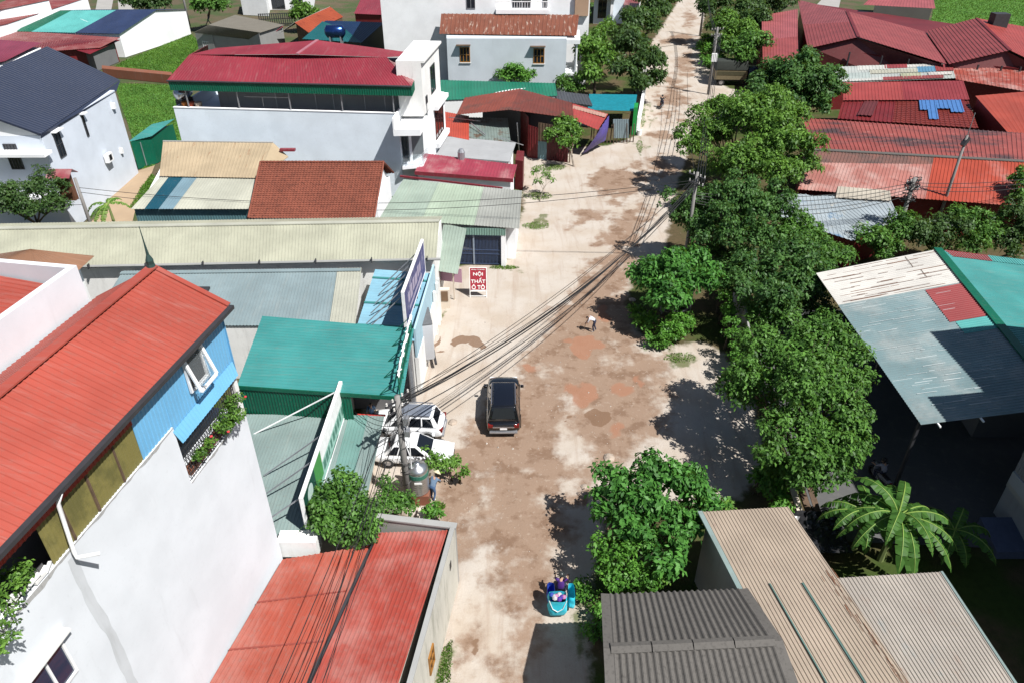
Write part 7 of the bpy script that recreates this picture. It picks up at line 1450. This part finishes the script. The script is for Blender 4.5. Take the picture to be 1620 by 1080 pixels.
BEND = dict(pelvis=(-.12, 0, .86), chest=(.16, 0, 1.06), neck=(.34, 0, 1.10), head=(.45, 0, 1.06), hip_l=(-.1, .1, .83), hip_r=(-.1, -.1, .83), knee_l=(.02, .12, .46), knee_r=(-.06, -.12, .45), foot_l=(-.08, .12, 0), foot_r=(-.2, -.12, 0), sh_l=(.26, .18, 1.06), sh_r=(.26, -.18, 1.06), el_l=(.38, .2, .78), el_r=(.40, -.16, .8), ha_l=(.52, .06, .6), ha_r=(.54, -.06, .6))
M_SHW = plain('pale_grey_shirt', (.62, .63, .68), .8); M_TRN = plain('dark_navy_trousers', (.025, .03, .06), .8); M_JEAN = plain('blue_jeans', ph(96, 130, 176), .8); M_SHB = plain('light_blue_shirt', ph(130, 156, 186), .8); M_SHOE = plain('pale_shoe', (.5, .45, .4), .7)
person('person in pale shirt and dark trousers bending forward on the muddy road', P(938, 524), R(168), BEND, M_SHW, M_TRN, M_SHOE)
o = MB().bar(P(938, 524) + V(-.55, .05, .52), P(938, 524) + V(-.62, .05, .05), .03).build('stick', M_WOOD); tag(o, 'short stick in the hands of the bending person', 'stick')
person('person in blue shirt, jeans and conical hat leaning to the shrub', P(687, 787), R(60), {**BEND, 'pelvis': (-.05, 0, .9), 'chest': (.12, 0, 1.18), 'neck': (.24, 0, 1.32), 'head': (.33, 0, 1.40), 'sh_l': (.18, .18, 1.25), 'sh_r': (.18, -.18, 1.25), 'el_l': (.36, .22, 1.0), 'el_r': (.36, -.2, 1.02), 'ha_l': (.56, .1, .92), 'ha_r': (.56, -.14, .92)}, M_SHB, M_JEAN, M_SHOE, hat=plain('palm_leaf_hat', ph(240, 226, 190, .7), .8))
person('person in blue shirt standing in the shade under the green roof', V(-8.1, 33.2, .03), R(-60), STAND, plain('sky_shirt', ph(140, 180, 220), .8), M_TRN, M_BLACK)
RIDE = dict(pelvis=(-.18, 0, .88), chest=(-.04, 0, 1.18), neck=(.02, 0, 1.38), head=(.07, 0, 1.5), hip_l=(-.15, .11, .86), hip_r=(-.15, -.11, .86), knee_l=(.25, .19, .72), knee_r=(.25, -.19, .72), foot_l=(.12, .2, .27), foot_r=(.12, -.2, .27), sh_l=(-.02, .19, 1.3), sh_r=(-.02, -.19, 1.3), el_l=(.18, .27, 1.08), el_r=(.18, -.27, 1.08), ha_l=(.45, .28, 1.03), ha_r=(.45, -.28, 1.03))
def motorbike(label, loc, rz, paint, group=None):
    t = local_thing('motorbike', loc, rz, label, 'motorbike', group)
    for x in (-.62, .62): wheel(t, x, 0, .29, .1)
    rounded(MB().hexa([(-.7, -.1, .5), (.15, -.1, .4), (.15, .1, .4), (-.7, .1, .5)], [(-.85, -.12, .74), (.1, -.11, .66), (.1, .11, .66), (-.85, .12, .74)]).build('body', paint, t), .04)
    rounded(MB().hexa([(-.65, -.13, .74), (.08, -.11, .7), (.08, .11, .7), (-.65, .13, .74)], [(-.65, -.12, .82), (.08, -.1, .78), (.08, .1, .78), (-.65, .12, .82)]).build('seat', M_BLACK, t), .03)
    rounded(MB().hexa([(.15, -.2, .3), (.4, -.18, .34), (.4, .18, .34), (.15, .2, .3)], [(.3, -.2, .9), (.46, -.12, .95), (.46, .12, .95), (.3, .2, .9)]).build('leg_shield', paint, t), .04)
    MB().tube([V(.62, .0, .29), V(.5, 0, .7), V(.42, 0, 1.0)], .035, 8).build('fork', M_STEEL, t); MB().tube([V(.34, .36, 1.02), V(.43, .14, 1.03), V(.45, 0, 1.0), V(.43, -.14, 1.03), V(.34, -.36, 1.02)], .018, 6).build('handlebar', M_DKSTEEL, t)
    for s in (-1, 1): MB().tube([V(.4, s * .24, 1.03), V(.42, s * .3, 1.22)], .008, 4).build('mirror_stalk', M_DKSTEEL, t); MB().box((.40, s * .3 - .05, 1.2), (.425, s * .3 + .05, 1.28)).build('mirror', M_BLACK, t)
    MB().lathe([(.03, -.05), (.08, 0), (.03, .05)], V(.5, 0, .92), 10).build('headlight', plain('head_lens', (.6, .6, .6)), t); MB().box((-.9, -.06, .68), (-.84, .06, .75)).build('tail_light', plain('tail_lens', (.35, .015, .012), .2), t)
    MB().box((-.1, -.15, .28), (.2, .15, .46)).build('engine', M_STEEL, t); MB().tube([V(.1, -.16, .3), V(-.4, -.18, .3), V(-.75, -.18, .42)], .04, 8).build('exhaust', M_STEEL, t); MB().box((-.75, -.05, .45), (-.45, .05, .6)).build('rear_mudguard', M_BLACK, t)
    return t
bl = P(886, 948); hdg = R(84); mb = motorbike('motorbike loaded with cyan sacks heading up the road', bl, hdg, plain('dark_bike_paint', (.03, .03, .04), .3, 0, .5, .6))
person('helmeted rider in purple and pink jacket on the loaded motorbike', bl + V(math.cos(hdg) * .1, math.sin(hdg) * .1, 0), hdg, RIDE, plain('purple_jacket', ph(96, 52, 150), .7), M_TRN, M_BLACK, helmet=plain('dark_helmet', (.03, .035, .035), .25))
M_CYS = blob_mat('cyan_woven_sack', ph(60, 208, 230, .8), ph(110, 222, 238, .8), .45, .65, 2.0, rough=.7); M_BLS = plain('blue_woven_sack', ph(40, 80, 200, .7), .7)
def sack(label, c, sx, sy, sz, mat, seed, trim=True, open_=True):
    c = Vector(c); m = MB(); n, mm = 18, 10
    for i in range(mm + 1):
        k = i / mm; prof = (.78 + .22 * math.sin(min(1, k * 3.5) * math.pi / 2)) * (1.02 - .14 * k)
        for q in range(n):
            a = 2 * math.pi * q / n; wv = 1 + .16 * mnoise.noise(V(math.cos(a) * 1.4 + seed, math.sin(a) * 1.4, k * 3)) + .09 * mnoise.noise(V(math.cos(a) * 4 + seed, math.sin(a) * 4, k * 7)); ca, sa = math.cos(a), math.sin(a)
            m.v.append((c.x + sx * prof * wv * math.copysign(abs(ca) ** .5, ca), c.y + sy * prof * wv * math.copysign(abs(sa) ** .5, sa), c.z + sz * (k - .12 * k * k * (0 if math.sin(a) > 0 else 1))))
    for i in range(mm):
        for q in range(n): m.f.append((i * n + q, i * n + (q + 1) % n, (i + 1) * n + (q + 1) % n, (i + 1) * n + q)); m.mi.append(0)
    m.f.append(tuple(range(n))[::-1]); m.mi.append(0)
    t = thing('sack', V(c.x, c.y, c.z), label, 'sack', 'sacks on the loaded motorbike'); s_ = MB(); s_.v, s_.f, s_.mi = m.v, m.f, m.mi; s_.build('bag', mat, t, smooth=True)
    top = [Vector(p) for p in m.v[-n:]]; 
    if trim: MB().tube(top + [top[0]], .012, 5).build('white_hem', M_SIGNW, t)
    if open_:
        for e in (-1, 1): MB().tube([c + V(e * sx * .85, -sy * .85, sz * .92), c + V(e * sx * .5, -sy * 1.08, sz * .5), c + V(0, -sy * 1.12, sz * .34)], .016, 5).build('strap', M_SIGNW, t)
        rng = random.Random(seed)
        for i in range(9):
            q = c + V(rng.uniform(-.6, .6) * sx, rng.uniform(-.6, .6) * sy, sz * .84); MB().lathe([(.02, 0), (.1, .04), (.12, .1), (.07, .16), (.01, .18)], q, 7).build('contents', plain('load_%d' % (i % 4), [ph(230, 226, 230), ph(226, 150, 200), ph(110, 60, 180), ph(60, 90, 200)][i % 4], .6), t)
    return t
back = V(math.cos(hdg), math.sin(hdg)) * -1; side = V(-math.sin(hdg), math.cos(hdg))
sack('big open cyan sack with white hem hung at the back of the motorbike', bl + back * .80 + side * .1 + V(0, 0, .22), .44, .26, 1.12, M_CYS, 3, False)
sack('slim cyan sack hung on the right side of the motorbike', bl + back * .35 - side * .48 + V(0, 0, .35), .16, .40, .85, M_CYS, 5, False, False)
sack('dark blue sack hung on the left side of the motorbike', bl + back * .3 + side * .42 + V(0, 0, .4), .17, .34, .75, M_BLS, 7, False, False)
q = P(1046, 171); motorbike('motorbike ridden along the far road past the white yard wall', q, R(70), M_BLACK); person('rider in dark clothes on the far road', q, R(70), RIDE, plain('dark_jacket', (.02, .02, .025), .8), M_TRN, M_BLACK, helmet=plain('black_helmet', (.015, .015, .015), .3))
q = P(1388, 762, .07); motorbike('scooter standing in the shade of the patchwork shed', q, R(100), plain('grey_bike_paint', (.25, .26, .3), .3)); person('person in striped shirt on the shaded scooter', q, R(100), RIDE, plain('grey_shirt', (.3, .3, .36), .8), M_TRN, M_BLACK, helmet=plain('black_helmet', (.015, .015, .015), .3))

# ================================================================== SMALL THINGS
c = V(-4.75, 27.35); t = thing('water_tank', c, 'upright stainless steel water tank with green band beside the pole', 'tank'); M_INOX = plain('stainless_steel', (.55, .56, .57), .3, .9)
prof = [(.5, .7)]
for i in range(9): z = .72 + i * .15; prof += [(.54, z), (.54, z + .09), (.515, z + .12)]
prof += [(.54, 2.1), (.54, 2.16), (.5, 2.24), (.36, 2.38), (.16, 2.46), (.15, 2.52), (.05, 2.54)]
MB().lathe(prof, c, 24).build('shell', M_INOX, t, smooth=True); MB().lathe([(.546, 1.78), (.548, 1.8), (.548, 2.0), (.546, 2.02)], c, 24).build('green_band', plain('tank_green', ph(70, 140, 120), .4), t)
MB().box((c.x - .12, c.y - .562, 1.55), (c.x + .26, c.y - .545, 1.66)).build('label_strip', M_SIGNW, t); MB().box((c.x - .55, c.y - .5, 0), (c.x + .55, c.y + .5, .68)).build('brick_stand', M_BRICK, t)
for i in range(4): a = R(45 + 90 * i); MB().bar(c + V(.42 * math.cos(a), .42 * math.sin(a), .66), c + V(.46 * math.cos(a), .46 * math.sin(a), 1.0), .06).build('leg', M_INOX, t)
o = MB().prism([(-5.6, 28.4), (-4.0, 28.2), (-4.0, 28.35), (-5.6, 28.55)], 0, 1.3).build('yard_wall', M_CREAMPL); tag(o, 'short cream wall between the pole and white sedan', 'wall')
o = rounded(MB().box((-5.15, 28.75, .03), (-4.55, 29.2, .85)).build('red_crate', plain('red_plastic', ph(170, 60, 56), .5)), .03); tag(o, 'red crate beside the white sedan', 'crate')
o = MB().prism([(-4.9, 23.3), (-4.55, 23.3), (-4.35, 26.4), (-4.7, 26.4)], 0, .35).build('kerb_wall', M_CREAMPL); tag(o, 'low cream kerb wall below the water tank', 'wall')
for i, (px, py, s, lab) in enumerate([(700, 745, .2, 'white plastic bag beside the conical hat')]):
    q = P(px, py, 0 if i == 0 else 3.6); o = MB().lathe([(.02, 0), (s, .08), (s * .9, .22), (s * .3, .34), (.02, .36)], q, 9).build('plastic_bag', M_SIGNW); tag(o, lab, 'bag')
# yard clutter in the shade on the right
q = P(1585, 860); o = MB().hexa([q + V(-.9, -.9, 0), q + V(1.0, -.9, 0), q + V(1.0, .9, 0), q + V(-.9, .9, 0)], [q + V(-.9, -.9, .5), q + V(1.0, -.9, .5), q + V(1.0, .9, .9), q + V(-.9, .9, .9)]).build('blue_cover', plain('blue_cover', ph(110, 122, 150), .7)); tag(o, 'pale blue cover in the shade right of the banana plants', 'cover')
q = P(1290, 860); m = MB(); n = 14
for j in range(n + 1):
    for i in range(n + 1): p = q + V((i / n - .5) * 2.2, (j / n - .5) * 2.6, 0); m.v.append((p.x, p.y, .9 + .12 * mnoise.noise(V(i * .6, j * .6, 0))))
for j in range(n):
    for i in range(n): a = j * (n + 1) + i; m.f.append((a, a + 1, a + n + 2, a + n + 1)); m.mi.append(0)
o = m.build('black_tarp', plain('black_plastic_sheet', (.02, .02, .022), .25)); tag(o, 'crumpled black plastic sheet between the tan roof and banana plant', 'tarpaulin')
t = thing('plank_stack', P(1270, 790), 'narrow plank walkway beside the big tree foot', 'planks')
for i in range(3): MB().bar(P(1250 + i * 14, 760, .5), P(1268 + i * 14, 815, .5), .3, .05).build('plank', M_WOOD if i else M_CREAMPL, t)
# loose stones on the road, too many and small to count
m = MB(); rng = random.Random(77)
for i in range(520):
    if i < 300: px, py = rng.uniform(720, 1010), rng.uniform(430, 880)
    else: px, py = rng.uniform(700, 1150), rng.uniform(250, 1070)
    q = P(px, py); s = rng.uniform(.015, .04) * (2.2 if rng.random() < .06 else 1); a = rng.uniform(0, 3); e = V(math.cos(a), math.sin(a)) * s; f = V(-e.y, e.x) * rng.uniform(.6, 1); z = V(0, 0, .03)
    m.add([q + e, q + f, q - e, q - f, q + z + V(0, 0, s * .7)], [(0, 1, 4), (1, 2, 4), (2, 3, 4), (3, 0, 4)])
tag(m.build('gravel', plain('pale_stone', (.42, .38, .34), .9, var=.2)), 'scattered pale stones on the dirt road', 'gravel', kind='stuff')
for i, (px, py, r) in enumerate(((963, 724, .35), (925, 770, .22), (716, 668, .3), (1000, 475, .3), (835, 298, .5), (815, 305, .35))):
    q = P(px, py); o = MB().lathe([(r, -.02), (r * .9, r * .25), (r * .5, r * .5), (.02, r * .55)], q, 8); 
    o.v = [(x + .2 * r * mnoise.noise(V(x * 4, y * 4, z * 4)), y + .2 * r * mnoise.noise(V(y * 4, x * 4, z)), z) for x, y, z in o.v]; o = o.build('rock', plain('pale_rock', ph(214, 196, 178), .95, var=.2))
    tag(o, ('pale rock at the edge of the shaded bay', 'small stone on the muddy road left of the bright tree', 'flat stone behind the white crossover', 'pale stone below the round broad-leaved tree', 'large rock under the thin sapling', 'smaller rock left of the thin sapling')[i], 'rock')
for _o in bpy.data.objects:
    if '_o' in _o.keys(): del _o['_o']
